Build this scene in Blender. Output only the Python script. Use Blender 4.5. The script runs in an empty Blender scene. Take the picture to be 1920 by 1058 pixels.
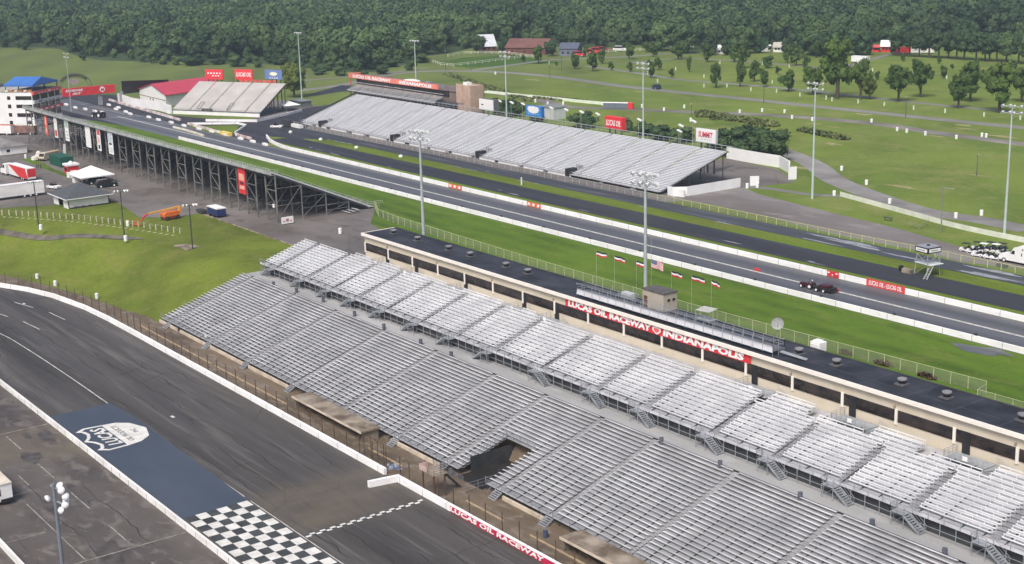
import bpy, bmesh, math, random
from mathutils import Vector, Matrix
R = math.radians
C = bpy.context.scene.collection
S = bpy.context.scene
# ------------------------------------------------------------------ camera, sky, sun
CAM = Vector((0, 0, 72))
FPX = 2613.5
AX = ((0.59611618, 0.80251786, -0.02471018), (-0.1841599, 0.16662148, 0.96867044), (-0.78149257, 0.57288949, -0.24711737))
cd = bpy.data.cameras.new('camera'); cam = bpy.data.objects.new('camera', cd); C.objects.link(cam)
cd.sensor_fit = 'HORIZONTAL'; cd.sensor_width = 36; cd.lens = 36 * FPX / 1920
cd.clip_start = 1; cd.clip_end = 20000
r_, u_, f_ = [Vector(a) for a in AX]
mw = Matrix(((r_.x, u_.x, -f_.x, 0), (r_.y, u_.y, -f_.y, 0), (r_.z, u_.z, -f_.z, 72), (0, 0, 0, 1)))
cam.matrix_world = mw
S.camera = cam
w = bpy.data.worlds.new('World'); S.world = w; w.use_nodes = True
wn = w.node_tree; bg = wn.nodes['Background']
sky = wn.nodes.new('ShaderNodeTexSky'); sky.sky_type = 'NISHITA'; sky.sun_disc = False
sky.sun_elevation = R(52); sky.sun_rotation = R(150); sky.air_density = 0.7; sky.dust_density = 4; sky.ozone_density = 0.6
wn.links.new(sky.outputs[0], bg.inputs[0]); bg.inputs[1].default_value = 0.12
sd = bpy.data.lights.new('sun', 'SUN'); sd.energy = 2.2; sd.angle = R(20); sd.color = (1, .965, .92)
sun = bpy.data.objects.new('sun', sd); C.objects.link(sun)
# direction to the sun matches the sky: rotation measured from +Y clockwise
sa = R(150); se = R(52)
to_sun = Vector((math.sin(sa) * math.cos(se), math.cos(sa) * math.cos(se), math.sin(se)))
sun.rotation_euler = to_sun.to_track_quat('Z', 'Y').to_euler()
S.view_settings.view_transform = 'Standard'; S.view_settings.look = 'None'
S.view_settings.exposure = 0.42; S.view_settings.gamma = 1
S.cycles.max_bounces = 5; S.cycles.diffuse_bounces = 3; S.cycles.glossy_bounces = 2
S.cycles.transparent_max_bounces = 12; S.cycles.volume_bounces = 0
# ------------------------------------------------------------------ pixel of the 1920 wide photo -> point in the place
def ray(u, v):
    return r_ * ((u - 960) / FPX) + u_ * (-(v - 529) / FPX) + f_
def G(u, v, z=0.0):
    d = ray(u, v); return CAM + d * ((z - 72) / d.z)
def PY(u, v, y):
    d = ray(u, v); return CAM + d * (y / d.y)
def PX(u, v, x):
    d = ray(u, v); return CAM + d * (x / d.x)
def proj(p):
    q = Vector(p) - CAM; z = q.dot(f_)
    if z <= 0: return (-9999, -9999)
    return (960 + FPX * q.dot(r_) / z, 529 - FPX * q.dot(u_) / z)
def topz(base, u, v):
    d = ray(u, v); s = math.hypot(base.x, base.y) / math.hypot(d.x, d.y); return 72 + s * d.z
# ------------------------------------------------------------------ materials
MATS = {}
def newmat(name):
    m = bpy.data.materials.new(name); m.use_nodes = True
    MATS[name] = m; return m, m.node_tree, m.node_tree.nodes['Principled BSDF']
class NT:
    def __init__(s, nt): s.nt = nt; s.pos = None
    def n(s, t, **k):
        o = s.nt.nodes.new(t)
        for a, b in k.items(): setattr(o, a, b)
        return o
    def l(s, a, b): s.nt.links.new(a, b)
    def P(s, sc=(1, 1, 1), rot=0):
        if s.pos is None: s.pos = s.n('ShaderNodeNewGeometry').outputs['Position']
        m = s.n('ShaderNodeMapping'); s.l(s.pos, m.inputs[0]); m.inputs['Scale'].default_value = sc
        m.inputs['Rotation'].default_value = (0, 0, rot); return m.outputs[0]
    def noise(s, scale=1, sc=(1, 1, 1), det=4, lo=.35, hi=.65, rough=.55, rot=0, dist=0):
        t = s.n('ShaderNodeTexNoise'); s.l(s.P(sc, rot), t.inputs['Vector'])
        t.inputs['Scale'].default_value = scale; t.inputs['Detail'].default_value = det
        t.inputs['Roughness'].default_value = rough; t.inputs['Distortion'].default_value = dist
        m = s.n('ShaderNodeMapRange'); s.l(t.outputs[0], m.inputs[0])
        m.inputs[1].default_value = lo; m.inputs[2].default_value = hi; return m.outputs[0]
    def mix(s, f, a, b, mode='MIX'):
        m = s.n('ShaderNodeMix', data_type='RGBA', blend_type=mode)
        for i, x in ((0, f), (6, a), (7, b)):
            if isinstance(x, (tuple, list)): m.inputs[i].default_value = (*x[:3], 1)
            elif isinstance(x, (int, float)): m.inputs[i].default_value = x
            else: s.l(x, m.inputs[i])
        return m.outputs[2]
    def math(s, op, a, b=0.0, c=0.0):
        m = s.n('ShaderNodeMath', operation=op)
        for i, x in enumerate((a, b, c)):
            if isinstance(x, (int, float)): m.inputs[i].default_value = x
            else: s.l(x, m.inputs[i])
        return m.outputs[0]
    def xyz(s):
        s.P(); o = s.n('ShaderNodeSeparateXYZ'); s.l(s.pos, o.inputs[0]); return o.outputs
    def bump(s, bsdf, h, st=.3, d=.05):
        b = s.n('ShaderNodeBump'); b.inputs['Strength'].default_value = st; b.inputs['Distance'].default_value = d
        s.l(h, b.inputs['Height']); s.l(b.outputs[0], bsdf.inputs['Normal'])
def M(name, col, rough=.7, var=.12, scale=.6, metal=0, sc=(1, 1, 1), col2=None, spec=.4):
    if name in MATS: return MATS[name]
    m, nt, b = newmat(name); n = NT(nt)
    a = tuple(c * (1 - var) for c in col); c2 = col2 or tuple(min(1, c * (1 + var)) for c in col)
    n.l(n.mix(n.noise(scale, sc), a, c2), b.inputs['Base Color'])
    b.inputs['Roughness'].default_value = rough; b.inputs['Metallic'].default_value = metal
    b.inputs['Specular IOR Level'].default_value = spec
    return m
alu = M('bright_aluminium', (.74, .75, .77), .45, .07, .25)
alul = M('grey_aluminium_plank', (.50, .505, .52), .5, .22, .18, col2=(.68, .685, .70))
alu2 = M('worn_aluminium', (.50, .50, .52), .5, .16, .35, col2=(.62, .62, .65))
deckm = M('dull_aluminium_deck', (.30, .30, .303), .6, .15, .4)
deckl = M('light_aluminium_deck', (.38, .38, .39), .6, .15, .5)
stairm = M('galvanised_steel', (.30, .32, .34), .5, .15, 1)
railm = M('rail_steel', (.23, .24, .26), .5, .1, 1)
darkst = M('dark_steel', (.045, .047, .05), .6, .2, .5)
scafm = M('scaffold_steel', (.17, .18, .18), .6, .3, .4, col2=(.24, .23, .21))
white = M('white_paint', (.78, .78, .77), .55, .05, .3)
whitew = M('weathered_white_paint', (.74, .73, .70), .7, .1, .15, sc=(1, 1, 3), col2=(.85, .84, .82))
black = M('black_plastic', (.02, .02, .022), .5, .2, 1)
cream = M('cream_siding', (.60, .53, .41), .7, .05, .3)
creamt = M('cream_trim', (.78, .73, .65), .6, .05, .4)
red = M('red_paint', (.62, .035, .04), .5, .1, .5)
redf = M('faded_red_vinyl', (.65, .10, .09), .6, .2, .4)
blue = M('blue_paint', (.03, .12, .42), .4, .1, .5)
bluel = M('light_blue_vinyl', (.05, .25, .62), .5, .12, .5)
bronze = M('tan_block', (.42, .30, .23), .8, .1, .5)
rust = M('rusty_steel', (.10, .055, .035), .8, .35, 2)
m, nt, b = newmat('white_barrier_concrete'); n = NT(nt); x = n.xyz()
col = n.mix(n.noise(.15, (1, 1, 4)), (.78, .77, .75), (.9, .9, .89)); col = n.mix(n.math('MULTIPLY', n.noise(.7, (.5, 1, 3), 6, .58, .8), .5), col, (.45, .43, .40))
j = n.math('LESS_THAN', n.math('FRACT', n.math('DIVIDE', x[0], 6.1)), .022)
n.l(n.mix(n.math('MULTIPLY', j, .7), col, (.2, .19, .18)), b.inputs['Base Color']); b.inputs['Roughness'].default_value = .7; concw = m
concg = M('grey_concrete', (.36, .345, .32), .85, .2, .3)
conct = M('tan_stained_concrete', (.17, .125, .085), .85, .35, .35, col2=(.33, .28, .22))
orange = M('orange_paint', (.75, .17, .03), .5, .12, 1)
yellow = M('yellow_paint', (.75, .5, .05), .5, .12, 1)
greenp = M('green_paint', (.01, .09, .06), .5, .1, 1)
tyre = M('tyre_rubber', (.018, .018, .018), .8, .2, 3)
glass = M('dark_glass', (.010, .010, .011), .15, .3, .35, spec=.5, sc=(1, 1, 2), col2=(.045, .032, .027))
bark = M('bark', (.07, .055, .04), .9, .3, 2)
skin = M('skin', (.45, .26, .18), .6, .05, 3)
shingle = M('grey_shingle', (.075, .08, .088), .85, .15, 1.2)
redroof = M('red_metal_roof', (.50, .05, .08), .4, .08, .2)
roofdark = M('membrane_roof', (.022, .023, .028), .55, .35, .22, col2=(.04, .041, .05))
signwhite = M('sign_white', (.82, .82, .8), .5, .03, 1)
postcr = M('weathered_yellow_grey_post', (.40, .38, .26), .8, .15, 1)
fencem = M('fence_pipe', (.33, .36, .27), .6, .15, 1)
# near-transparent chain link
def veil(name, col, a):
    m, nt, b = newmat(name); n = NT(nt); t = n.n('ShaderNodeBsdfTransparent'); mx = n.n('ShaderNodeMixShader')
    wv = n.noise(9, det=1, lo=.3, hi=.7); f = n.math('MULTIPLY_ADD', wv, a * .5, a * .75)
    n.l(f, mx.inputs[0]); n.l(t.outputs[0], mx.inputs[1]); n.l(b.outputs[0], mx.inputs[2])
    b.inputs['Base Color'].default_value = (*col, 1); b.inputs['Roughness'].default_value = .8
    n.l(mx.outputs[0], nt.nodes['Material Output'].inputs[0]); return m
chain = veil('chain_link', (.38, .40, .30), .22)
chaind = veil('dark_chain_link', (.16, .15, .13), .06)
# banded bleacher etc. corrugated siding for the suites
m, nt, b = newmat('cream_ribbed_siding'); n = NT(nt)
wv = n.math('FRACT', n.math('MULTIPLY', n.xyz()[0], 3.3)); f = n.math('LESS_THAN', wv, .25)
n.l(n.mix(n.math('MULTIPLY', f, .35), n.mix(n.noise(.3), (.58, .51, .39), (.64, .57, .45)), (.42, .37, .28)), b.inputs['Base Color']); b.inputs['Roughness'].default_value = .6
ribbed = m
def grass(name, a, b_, c, sc=.02, rough=.95, stretch=(1, 1, 1), stripes=None):
    m, nt, b = newmat(name); n = NT(nt)
    col = n.mix(n.noise(sc, stretch, 5, .38, .62), a, b_)
    col = n.mix(n.math('MULTIPLY', n.noise(sc * 2.3, stretch, 6, .46, .68, .6), .7), col, tuple(x * .66 for x in a))
    col = n.mix(n.math('MULTIPLY', n.noise(sc * 5, stretch, 6, .5, .72, .7, dist=.5), .8), col, c)
    col = n.mix(n.math('MULTIPLY', n.noise(.35, (1, 1, 1), 5, .5, .75, .75), .45), col, c)
    col = n.mix(n.math('MULTIPLY', n.noise(.9, (1, 1, 1), 4, .4, .7, .7), .35), col, tuple(x * .55 for x in a))
    if name.startswith('rough'):
        mr = n.n('ShaderNodeMapRange'); n.l(n.xyz()[0], mr.inputs[0]); mr.inputs[1].default_value = -480; mr.inputs[2].default_value = -640
        col = n.mix(n.math('MULTIPLY', mr.outputs[0], .75), col, n.mix(n.noise(.02, (1, .3, 1), 5), (.085, .11, .042), (.125, .15, .055)))
    if stripes:
        x = n.xyz(); ph = n.math('ADD', n.math('MULTIPLY', x[0], stripes[0]), n.math('MULTIPLY', x[1], stripes[1]))
        ph = n.math('ADD', ph, n.math('MULTIPLY', n.noise(.03), 1.5))
        s_ = n.math('SINE', ph); s_ = n.math('MULTIPLY', n.math('ADD', s_, 1), stripes[2])
        col = n.mix(s_, col, b_)
    n.l(col, b.inputs['Base Color']); b.inputs['Roughness'].default_value = rough; b.inputs['Specular IOR Level'].default_value = .15
    n.bump(b, n.noise(2.5, det=5), .5, .12)
    return m
g_lawn = grass('mown_lawn_grass', (.062, .118, .014), (.105, .180, .018), (.17, .20, .045), .045, stretch=(.4, 1, 1), stripes=(0.05, 1.1, .25))
g_hill = grass('hillside_grass', (.098, .130, .020), (.155, .205, .024), (.19, .18, .055), .03, stripes=(.42, .55, .10))
g_field = grass('rough_field_grass', (.115, .175, .030), (.175, .235, .042), (.26, .245, .10), .014, stripes=(.10, .16, .14))
g_verge = grass('verge_grass', (.11, .15, .022), (.13, .21, .02), (.19, .17, .05), .05, stretch=(.15, 1, 1))
def asphalt(name, a, b_, c, sc=.05, stretch=(1, 1, 1), rough=.75, seams=None, dust=None, crack=0):
    m, nt, b = newmat(name); n = NT(nt)
    col = n.mix(n.noise(sc, stretch, 6, .36, .64, .6), a, b_)
    col = n.mix(n.math('MULTIPLY', n.noise(sc * 5, stretch, 6, .52, .72, .6, dist=.6), .7), col, c)
    col = n.mix(n.math('MULTIPLY', n.noise(4, (1, 1, 1), 3, .3, .7), .22), col, tuple(x * .5 for x in a))
    x = n.xyz()
    if seams:
        sy, sx = seams
        wob = n.math('MULTIPLY', n.noise(.12, det=3), .9)
        f = n.math('FRACT', n.math('DIVIDE', n.math('ADD', x[1], wob), sy)); f = n.math('LESS_THAN', f, .05 / sy * 3.4)
        f2 = n.math('FRACT', n.math('DIVIDE', n.math('ADD', x[0], n.math('MULTIPLY', wob, 3)), sx)); f2 = n.math('LESS_THAN', f2, .14 / sx)
        msk = n.noise(.09, det=3, lo=.42, hi=.55)
        f = n.math('MULTIPLY', n.math('MAXIMUM', f, f2), n.math('MULTIPLY', msk, .8))
        col = n.mix(f, col, tuple(q * .35 for q in a))
    if crack:
        v = n.n('ShaderNodeTexVoronoi', feature='DISTANCE_TO_EDGE'); n.l(n.P((.6, 1, 1)), v.inputs['Vector']); v.inputs['Scale'].default_value = crack
        f = n.math('LESS_THAN', v.outputs['Distance'], .006); f = n.math('MULTIPLY', f, n.noise(.05, det=2, lo=.45, hi=.6))
        col = n.mix(n.math('MULTIPLY', f, .6), col, tuple(q * .4 for q in a))
    if dust:
        mx_ = n.math('SUBTRACT', 1, n.math('MINIMUM', n.math('DIVIDE', n.math('ABSOLUTE', n.math('SUBTRACT', x[0], dust[0])), dust[1]), 1))
        mx_ = n.math('MINIMUM', n.math('MULTIPLY', mx_, 2), 1)
        col = n.mix(n.math('MULTIPLY', n.math('MULTIPLY', mx_, n.noise(.12, (1, .5, 1), 5, .3, .6)), .75), col, (.13, .11, .08))
    n.l(col, b.inputs['Base Color'])
    rr = n.n('ShaderNodeMapRange'); n.l(n.noise(sc * 3, stretch, 4), rr.inputs[0]); rr.inputs[3].default_value = rough - .15; rr.inputs[4].default_value = rough + .12
    n.l(rr.outputs[0], b.inputs['Roughness']); b.inputs['Specular IOR Level'].default_value = .35
    return m
a_oval = asphalt('oval_asphalt', (.046, .042, .039), (.098, .090, .084), (.16, .148, .137), .10, (.07, 1.2, 1), .7, seams=(3.7, 23), crack=.07, dust=(-166, 11))
a_pit = asphalt('pit_asphalt', (.068, .058, .052), (.125, .110, .099), (.24, .22, .195), .085, (.6, 1, 1), .7, seams=(7, 31), dust=(-215, 14))
a_lot = asphalt('lot_asphalt', (.15, .13, .12), (.22, .20, .19), (.32, .30, .28), .03, (.5, 1, 1), .75, crack=.04)
a_lot2 = asphalt('stand_lot_asphalt', (.12, .106, .096), (.22, .20, .187), (.055, .047, .042), .035, (.7, 1, 1), .75, crack=.04)
a_ret = asphalt('return_road_asphalt', (.026, .027, .033), (.040, .041, .048), (.06, .06, .066), .04, (.1, 1, 1), .7)
a_ret2 = asphalt('worn_return_road_asphalt', (.035, .038, .045), (.06, .065, .075), (.15, .16, .18), .05, (.12, 1, 1), .7)
a_road = asphalt('park_road_asphalt', (.17, .165, .15), (.24, .235, .215), (.30, .29, .27), .03, (.5, .5, 1), .8)
conc_s = asphalt('concourse_concrete', (.30, .30, .295), (.40, .40, .395), (.46, .46, .455), .08, (.3, 1, 1), .8)
dirt = asphalt('wet_dirt_and_broken_concrete', (.095, .070, .045), (.19, .145, .10), (.32, .285, .24), .12, (.5, 1, 1), .8)
# the racing strip: rubbered grooves in each lane
m, nt, b = newmat('drag_strip_asphalt'); n = NT(nt); x = n.xyz()
col = n.mix(n.noise(.06, (.05, 1, 1), 5), (.085, .087, .096), (.13, .133, .142))
for cy, wd, st in ((205.9, 2.6, .75), (214.6, 2.6, .75)):
    d = n.math('DIVIDE', n.math('ABSOLUTE', n.math('SUBTRACT', x[1], cy)), wd)
    f = n.math('SUBTRACT', 1, d); f = n.math('MINIMUM', n.math('MAXIMUM', f, 0), 1)
    f = n.math('MULTIPLY', f, n.math('MULTIPLY_ADD', n.noise(.2, (.04, 2, 1), 5), .5, .5))
    col = n.mix(n.math('MULTIPLY', f, st), col, (.050, .051, .058))
n.l(col, b.inputs['Base Color']); b.inputs['Roughness'].default_value = .5; b.inputs['Specular IOR Level'].default_value = .4
a_strip = m
m, nt, b = newmat('blue_track_paint'); n = NT(nt)
col = n.mix(n.noise(.12, (.3, 1, 1), 6), (.042, .056, .080), (.060, .076, .102))
col = n.mix(n.math('MULTIPLY', n.noise(.5, (.4, 1, 1), 6, .55, .8), .5), col, (.06, .055, .055))
n.l(col, b.inputs['Base Color']); b.inputs['Roughness'].default_value = .6; bluepaint = m
linew = M('road_line_white', (.50, .49, .46), .7, .25, 1.2)
linef = M('faded_road_line', (.26, .24, .21), .8, .4, 1.2)
check = M('checker_white', (.62, .61, .57), .7, .12, .8)
checkd = M('checker_dark', (.05, .055, .055), .7, .35, .3)
puddle = M('bare_wet_patch', (.09, .095, .10), .35, .3, .3)
# leaves vary from tree to tree
def leaf(name, a, b_, c):
    m, nt, b = newmat(name); n = NT(nt); oi = n.n('ShaderNodeObjectInfo')
    col = n.mix(oi.outputs['Random'], a, b_)
    col = n.mix(n.math('MULTIPLY', n.noise(.35, det=3, lo=.4, hi=.68), .55), col, c)
    col = n.mix(n.math('MULTIPLY', n.noise(.018, det=3, lo=.42, hi=.6), .5), col, tuple(q * .62 for q in a))
    n.l(col, b.inputs['Base Color']); b.inputs['Roughness'].default_value = .8; b.inputs['Specular IOR Level'].default_value = .12
    return m
leafd = leaf('forest_foliage', (.020, .050, .030), (.090, .145, .052), (.13, .19, .07))
leafm = leaf('park_foliage', (.046, .088, .022), (.070, .120, .028), (.115, .165, .042))
leafy = leaf('yellow_green_foliage', (.09, .13, .03), (.11, .14, .03), (.15, .18, .05))
# ------------------------------------------------------------------ mesh helpers
class MB:
    def __init__(s): s.v = []; s.f = []; s.mi = []; s.cur = 0
    def add(s, vs, fs):
        o = len(s.v); s.v += [tuple(p) for p in vs]
        for f in fs: s.f.append([o + i for i in f]); s.mi.append(s.cur)
        return s
    def box(s, x0, x1, y0, y1, z0, z1):
        return s.add([(x0, y0, z0), (x1, y0, z0), (x1, y1, z0), (x0, y1, z0), (x0, y0, z1), (x1, y0, z1), (x1, y1, z1), (x0, y1, z1)],
                     [(3, 2, 1, 0), (4, 5, 6, 7), (0, 1, 5, 4), (1, 2, 6, 5), (2, 3, 7, 6), (3, 0, 4, 7)])
    def bar(s, p, q, w, h=None):
        p = Vector(p); q = Vector(q); h = h or w; d = q - p
        if d.length < 1e-6: return s
        d.normalize(); up = Vector((0, 0, 1)) if abs(d.z) < .95 else Vector((1, 0, 0))
        a = d.cross(up).normalized() * (w / 2); c = a.cross(d).normalized() * (h / 2)
        return s.add([p - a - c, p + a - c, p + a + c, p - a + c, q - a - c, q + a - c, q + a + c, q - a + c],
                     [(0, 1, 2, 3), (7, 6, 5, 4), (4, 5, 1, 0), (5, 6, 2, 1), (6, 7, 3, 2), (7, 4, 0, 3)])
    def tube(s, p, q, r0, r1=None, n=8, cap=True):
        p = Vector(p); q = Vector(q); r1 = r0 if r1 is None else r1; d = (q - p).normalized()
        up = Vector((0, 0, 1)) if abs(d.z) < .95 else Vector((1, 0, 0)); a = d.cross(up).normalized(); c = d.cross(a)
        vs = []
        for (o, r) in ((p, r0), (q, r1)):
            for i in range(n):
                t = 2 * math.pi * i / n; vs.append(o + a * (r * math.cos(t)) + c * (r * math.sin(t)))
        fs = [(i, (i + 1) % n, n + (i + 1) % n, n + i) for i in range(n)]
        if cap: fs += [tuple(range(n - 1, -1, -1)), tuple(range(n, 2 * n))]
        return s.add(vs, fs)
    def lathe(s, c, prof, n=12):
        c = Vector(c); vs = []; fs = []
        for (r, z) in prof:
            for i in range(n):
                t = 2 * math.pi * i / n; vs.append((c.x + r * math.cos(t), c.y + r * math.sin(t), c.z + z))
        for k in range(len(prof) - 1):
            for i in range(n): fs.append((k * n + i, k * n + (i + 1) % n, (k + 1) * n + (i + 1) % n, (k + 1) * n + i))
        fs.append(tuple(range(n - 1, -1, -1))); fs.append(tuple((len(prof) - 1) * n + i for i in range(n)))
        return s.add(vs, fs)
    def quad(s, *p): return s.add(p, [tuple(range(len(p)))])
    def prism(s, pts, z0, z1):
        n = len(pts); return s.add([(p[0], p[1], z0) for p in pts] + [(p[0], p[1], z1) for p in pts],
              [tuple(range(n - 1, -1, -1)), tuple(range(n, 2 * n))] + [(i, (i + 1) % n, n + (i + 1) % n, n + i) for i in range(n)])
    def build(s, name, mat, parent=None, origin=None, smooth=False):
        org = Vector(origin) if origin is not None else (WO.get(parent.name, Vector()) if parent else Vector())
        me = bpy.data.meshes.new(name); me.from_pydata([tuple(Vector(p) - org) for p in s.v], [], s.f)
        mats = mat if isinstance(mat, (list, tuple)) else [mat]
        for m_ in mats: me.materials.append(m_)
        if len(mats) > 1: me.polygons.foreach_set('material_index', s.mi)
        if smooth: me.polygons.foreach_set('use_smooth', [True] * len(s.f))
        me.update()
        o = bpy.data.objects.new(name, me); C.objects.link(o)
        if parent: o.parent = parent; WO[o.name] = org
        else: o.location = org; WO[o.name] = org
        return o
WO = {}
def tag(o, label=None, cat=None, group=None, kind=None):
    if label: o['label'] = label
    if cat: o['category'] = cat
    if group: o['group'] = group
    if kind: o['kind'] = kind
    return o
def thing(name, label, cat, loc=(0, 0, 0), group=None, rz=0):
    o = bpy.data.objects.new(name, None); C.objects.link(o); o.location = loc; o.rotation_euler = (0, 0, rz)
    o.empty_display_size = .5; WO[o.name] = Vector(loc); return tag(o, label, cat, group)
def at0(o): WO[o.name] = Vector((0, 0, 0)); return o      # parts written in the thing's own axes
def copy_tree(o, loc=None, rz=None, label=None, group=None, scale=None, parent=None):
    c = o.copy(); C.objects.link(c)
    if parent: c.parent = parent
    if loc is not None: c.location = loc
    if rz is not None: c.rotation_euler = (0, 0, rz)
    if scale is not None: c.scale = scale
    if label: c['label'] = label
    if group: c['group'] = group
    for ch in KIDS(o): copy_tree(ch, parent=c)
    return c
def KIDS(o): return [k for k in o.children]
def one(name, label, cat, mb, mat, group=None, origin=None):   # a thing that is one mesh
    if origin is None:
        xs = [p[0] for p in mb.v]; ys = [p[1] for p in mb.v]; origin = ((min(xs) + max(xs)) / 2, (min(ys) + max(ys)) / 2, min(p[2] for p in mb.v))
    return tag(mb.build(name, mat, None, origin), label, cat, group)
def struct(name, mb, mat): return tag(mb.build(name, mat), kind='structure')
def text(s, name, center, udir, vdir, wid, hei, mat, parent, bold=.02, shear=0, depth=.04, lift=.03, space=1.0):
    cu = bpy.data.curves.new('txt', 'FONT'); cu.body = s; cu.offset = bold; cu.shear = shear; cu.space_character = space
    cu.resolution_u = 2; cu.extrude = .01; o = bpy.data.objects.new('txt', cu); C.objects.link(o)
    dg = bpy.context.evaluated_depsgraph_get(); me = bpy.data.meshes.new_from_object(o.evaluated_get(dg))
    bpy.data.objects.remove(o); bpy.data.curves.remove(cu)
    xs = [v.co.x for v in me.vertices]; ys = [v.co.y for v in me.vertices]
    x0, x1, y0, y1 = min(xs), max(xs), min(ys), max(ys)
    ud = Vector(udir).normalized(); vd = Vector(vdir).normalized(); nd = ud.cross(vd); c = Vector(center)
    org = WO.get(parent.name, Vector()) if parent else c
    for v in me.vertices:
        a = (v.co.x - (x0 + x1) / 2) / (x1 - x0) * wid; b_ = (v.co.y - (y0 + y1) / 2) / (y1 - y0) * hei
        v.co = c + ud * a + vd * b_ + nd * (lift + (depth if v.co.z > 0 else 0)) - org
    me.materials.clear(); me.materials.append(mat); o = bpy.data.objects.new(name, me); C.objects.link(o)
    if parent: o.parent = parent
    else: o.location = org
    return o
def sheet(name, pts, z, mat, thick=None):
    mb = MB(); mb.quad(*[(p[0], p[1], z) for p in pts]); o = struct(name, mb, mat); return o
def fix_up(me):
    bm = bmesh.new(); bm.from_mesh(me)
    for f in bm.faces:
        if f.normal.z < 0: f.normal_flip()
    bm.to_mesh(me); bm.free()
def gsheet(name, px, z, mat, zb=0):       # a patch of ground outlined by photo pixels
    o = sheet(name, [G(u, v, zb) for u, v in px], z, mat); tri(o.data); return o
def tri(me):
    bm = bmesh.new(); bm.from_mesh(me); bmesh.ops.triangulate(bm, faces=bm.faces[:])
    for f in bm.faces:
        f.normal_update()
        if f.normal.z < 0: f.normal_flip()
    bm.to_mesh(me); bm.free()
def ribbon(name, pts, wid, z, mat, mb=None, obj=True):      # road along a centre line; pts Vectors, wid number or list
    mb = mb or MB(); L = []; Rr = []
    for i, p in enumerate(pts):
        a = pts[max(0, i - 1)]; b_ = pts[min(len(pts) - 1, i + 1)]; d = Vector((b_.x - a.x, b_.y - a.y, 0)).normalized()
        nn = Vector((-d.y, d.x, 0)); ww = (wid[i] if isinstance(wid, (list, tuple)) else wid) / 2
        zz = z
        L.append((p.x + nn.x * ww, p.y + nn.y * ww, zz)); Rr.append((p.x - nn.x * ww, p.y - nn.y * ww, zz))
    for i in range(len(pts) - 1): mb.quad(Rr[i], Rr[i + 1], L[i + 1], L[i])
    return struct(name, mb, mat) if obj else mb
def smoothline(pts, k=6):
    out = []; n_ = len(pts)
    for i in range(n_ - 1):
        p0 = pts[max(0, i - 1)]; p1 = pts[i]; p2 = pts[i + 1]; p3 = pts[min(n_ - 1, i + 2)]
        for j in range(k):
            t = j / k; out.append(.5 * ((2 * p1) + (p2 - p0) * t + (2 * p0 - 5 * p1 + 4 * p2 - p3) * t * t + (3 * p1 - p0 - 3 * p2 + p3) * t ** 3))
    out.append(pts[-1]); return out
def wallmb(pts, t, h, mb=None, z0=None):
    mb = mb or MB(); L = []
    for i, p in enumerate(pts):
        a = pts[max(0, i - 1)]; b_ = pts[min(len(pts) - 1, i + 1)]; d = Vector((b_.x - a.x, b_.y - a.y, 0)).normalized()
        nn = Vector((-d.y, d.x, 0)) * (t / 2); L.append((p - nn, p + nn))
    o = len(mb.v)
    for p, (a, b_) in zip(pts, L):
        zb = p.z if z0 is None else z0
        mb.v += [(a.x, a.y, zb), (b_.x, b_.y, zb), (b_.x, b_.y, zb + h), (a.x, a.y, zb + h)]
    nf = []
    for i in range(len(pts) - 1):
        k = o + i * 4
        for (e, f) in ((0, 1), (1, 2), (2, 3), (3, 0)): nf.append([k + e, k + 4 + e, k + 4 + f, k + f])
    nf.append([o, o + 1, o + 2, o + 3]); k = o + (len(pts) - 1) * 4; nf.append([k + 3, k + 2, k + 1, k])
    mb.f += nf; mb.mi += [mb.cur] * len(nf); return mb
def part_copies(name, me, parent, places):      # one mesh shared by many parts of a thing; places are points in the world
    org = WO[parent.name]
    for p in places:
        o = bpy.data.objects.new(name, me); C.objects.link(o); o.parent = parent; o.location = Vector(p) - org
def fence(name, label, pts, h, step, pm, vm, group=None, r=.05, rails=1, cat='fence', solo=True):
    t = thing(name, label, cat, pts[0], group)
    rl = MB(); pn = MB(); places = []
    for a, b_ in zip(pts[:-1], pts[1:]):
        d = b_ - a; k = max(1, round(d.length / step))
        places += [a + d * (i / k) for i in range(k)]
        for q in range(rails):
            zz = h - q * h / max(1, rails); rl.bar(a + Vector((0, 0, zz)), b_ + Vector((0, 0, zz)), r * 1.4)
        pn.quad(a + Vector((0, 0, .05)), b_ + Vector((0, 0, .05)), b_ + Vector((0, 0, h)), a + Vector((0, 0, h)))
    places.append(pts[-1])
    if solo:
        po = MB().bar((0, 0, 0), (0, 0, h + .06), r * 2); me = po.build('post', pm); md = me.data; bpy.data.objects.remove(me)
        part_copies('post', md, t, places[:100])
    else:
        po = MB()
        for p in places: po.bar(p, p + Vector((0, 0, h + .06)), r * 2)
        o = po.build('post_row', pm, t)
    if rails: rl.build('rail', pm, t)
    if vm: pn.build('chain_link', vm, t)
    return t
rnd = random.Random(7)
# ------------------------------------------------------------------ ground: one sheet with the bank down to the oval
BANK = [(-460, -120), (-448, -40), (-430, 10), (-402, 55), (-372, 80), (-341, 95.5), (-316, 102), (-303, 104.5), (-287, 106.5), (-272, 108.5), (60, 108.5), (400, 108.5)]
def gz(x, y):
    best = 1e9; sgn = 1; w_ = 24
    for (ax, ay), (bx, by) in zip(BANK[:-1], BANK[1:]):
        dx, dy = bx - ax, by - ay; t = max(0, min(1, ((x - ax) * dx + (y - ay) * dy) / (dx * dx + dy * dy)))
        d = math.hypot(x - ax - t * dx, y - ay - t * dy)
        if d < best:
            best = d; sgn = 1 if dx * (y - ay) - dy * (x - ax) > 0 else -1
    if sgn < 0: return -7.0
    k = max(0, min(1, (x + 300) / 30)); w_ = 25 * (1 - k) + 18.2 * k
    if -164 < x < -152 and y < 119: return -7.0
    t = min(1, best / w_); s_ = t * t * (3 - 2 * t); return -7 + 7 * ((1 - k) * s_ + k * t)
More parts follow.
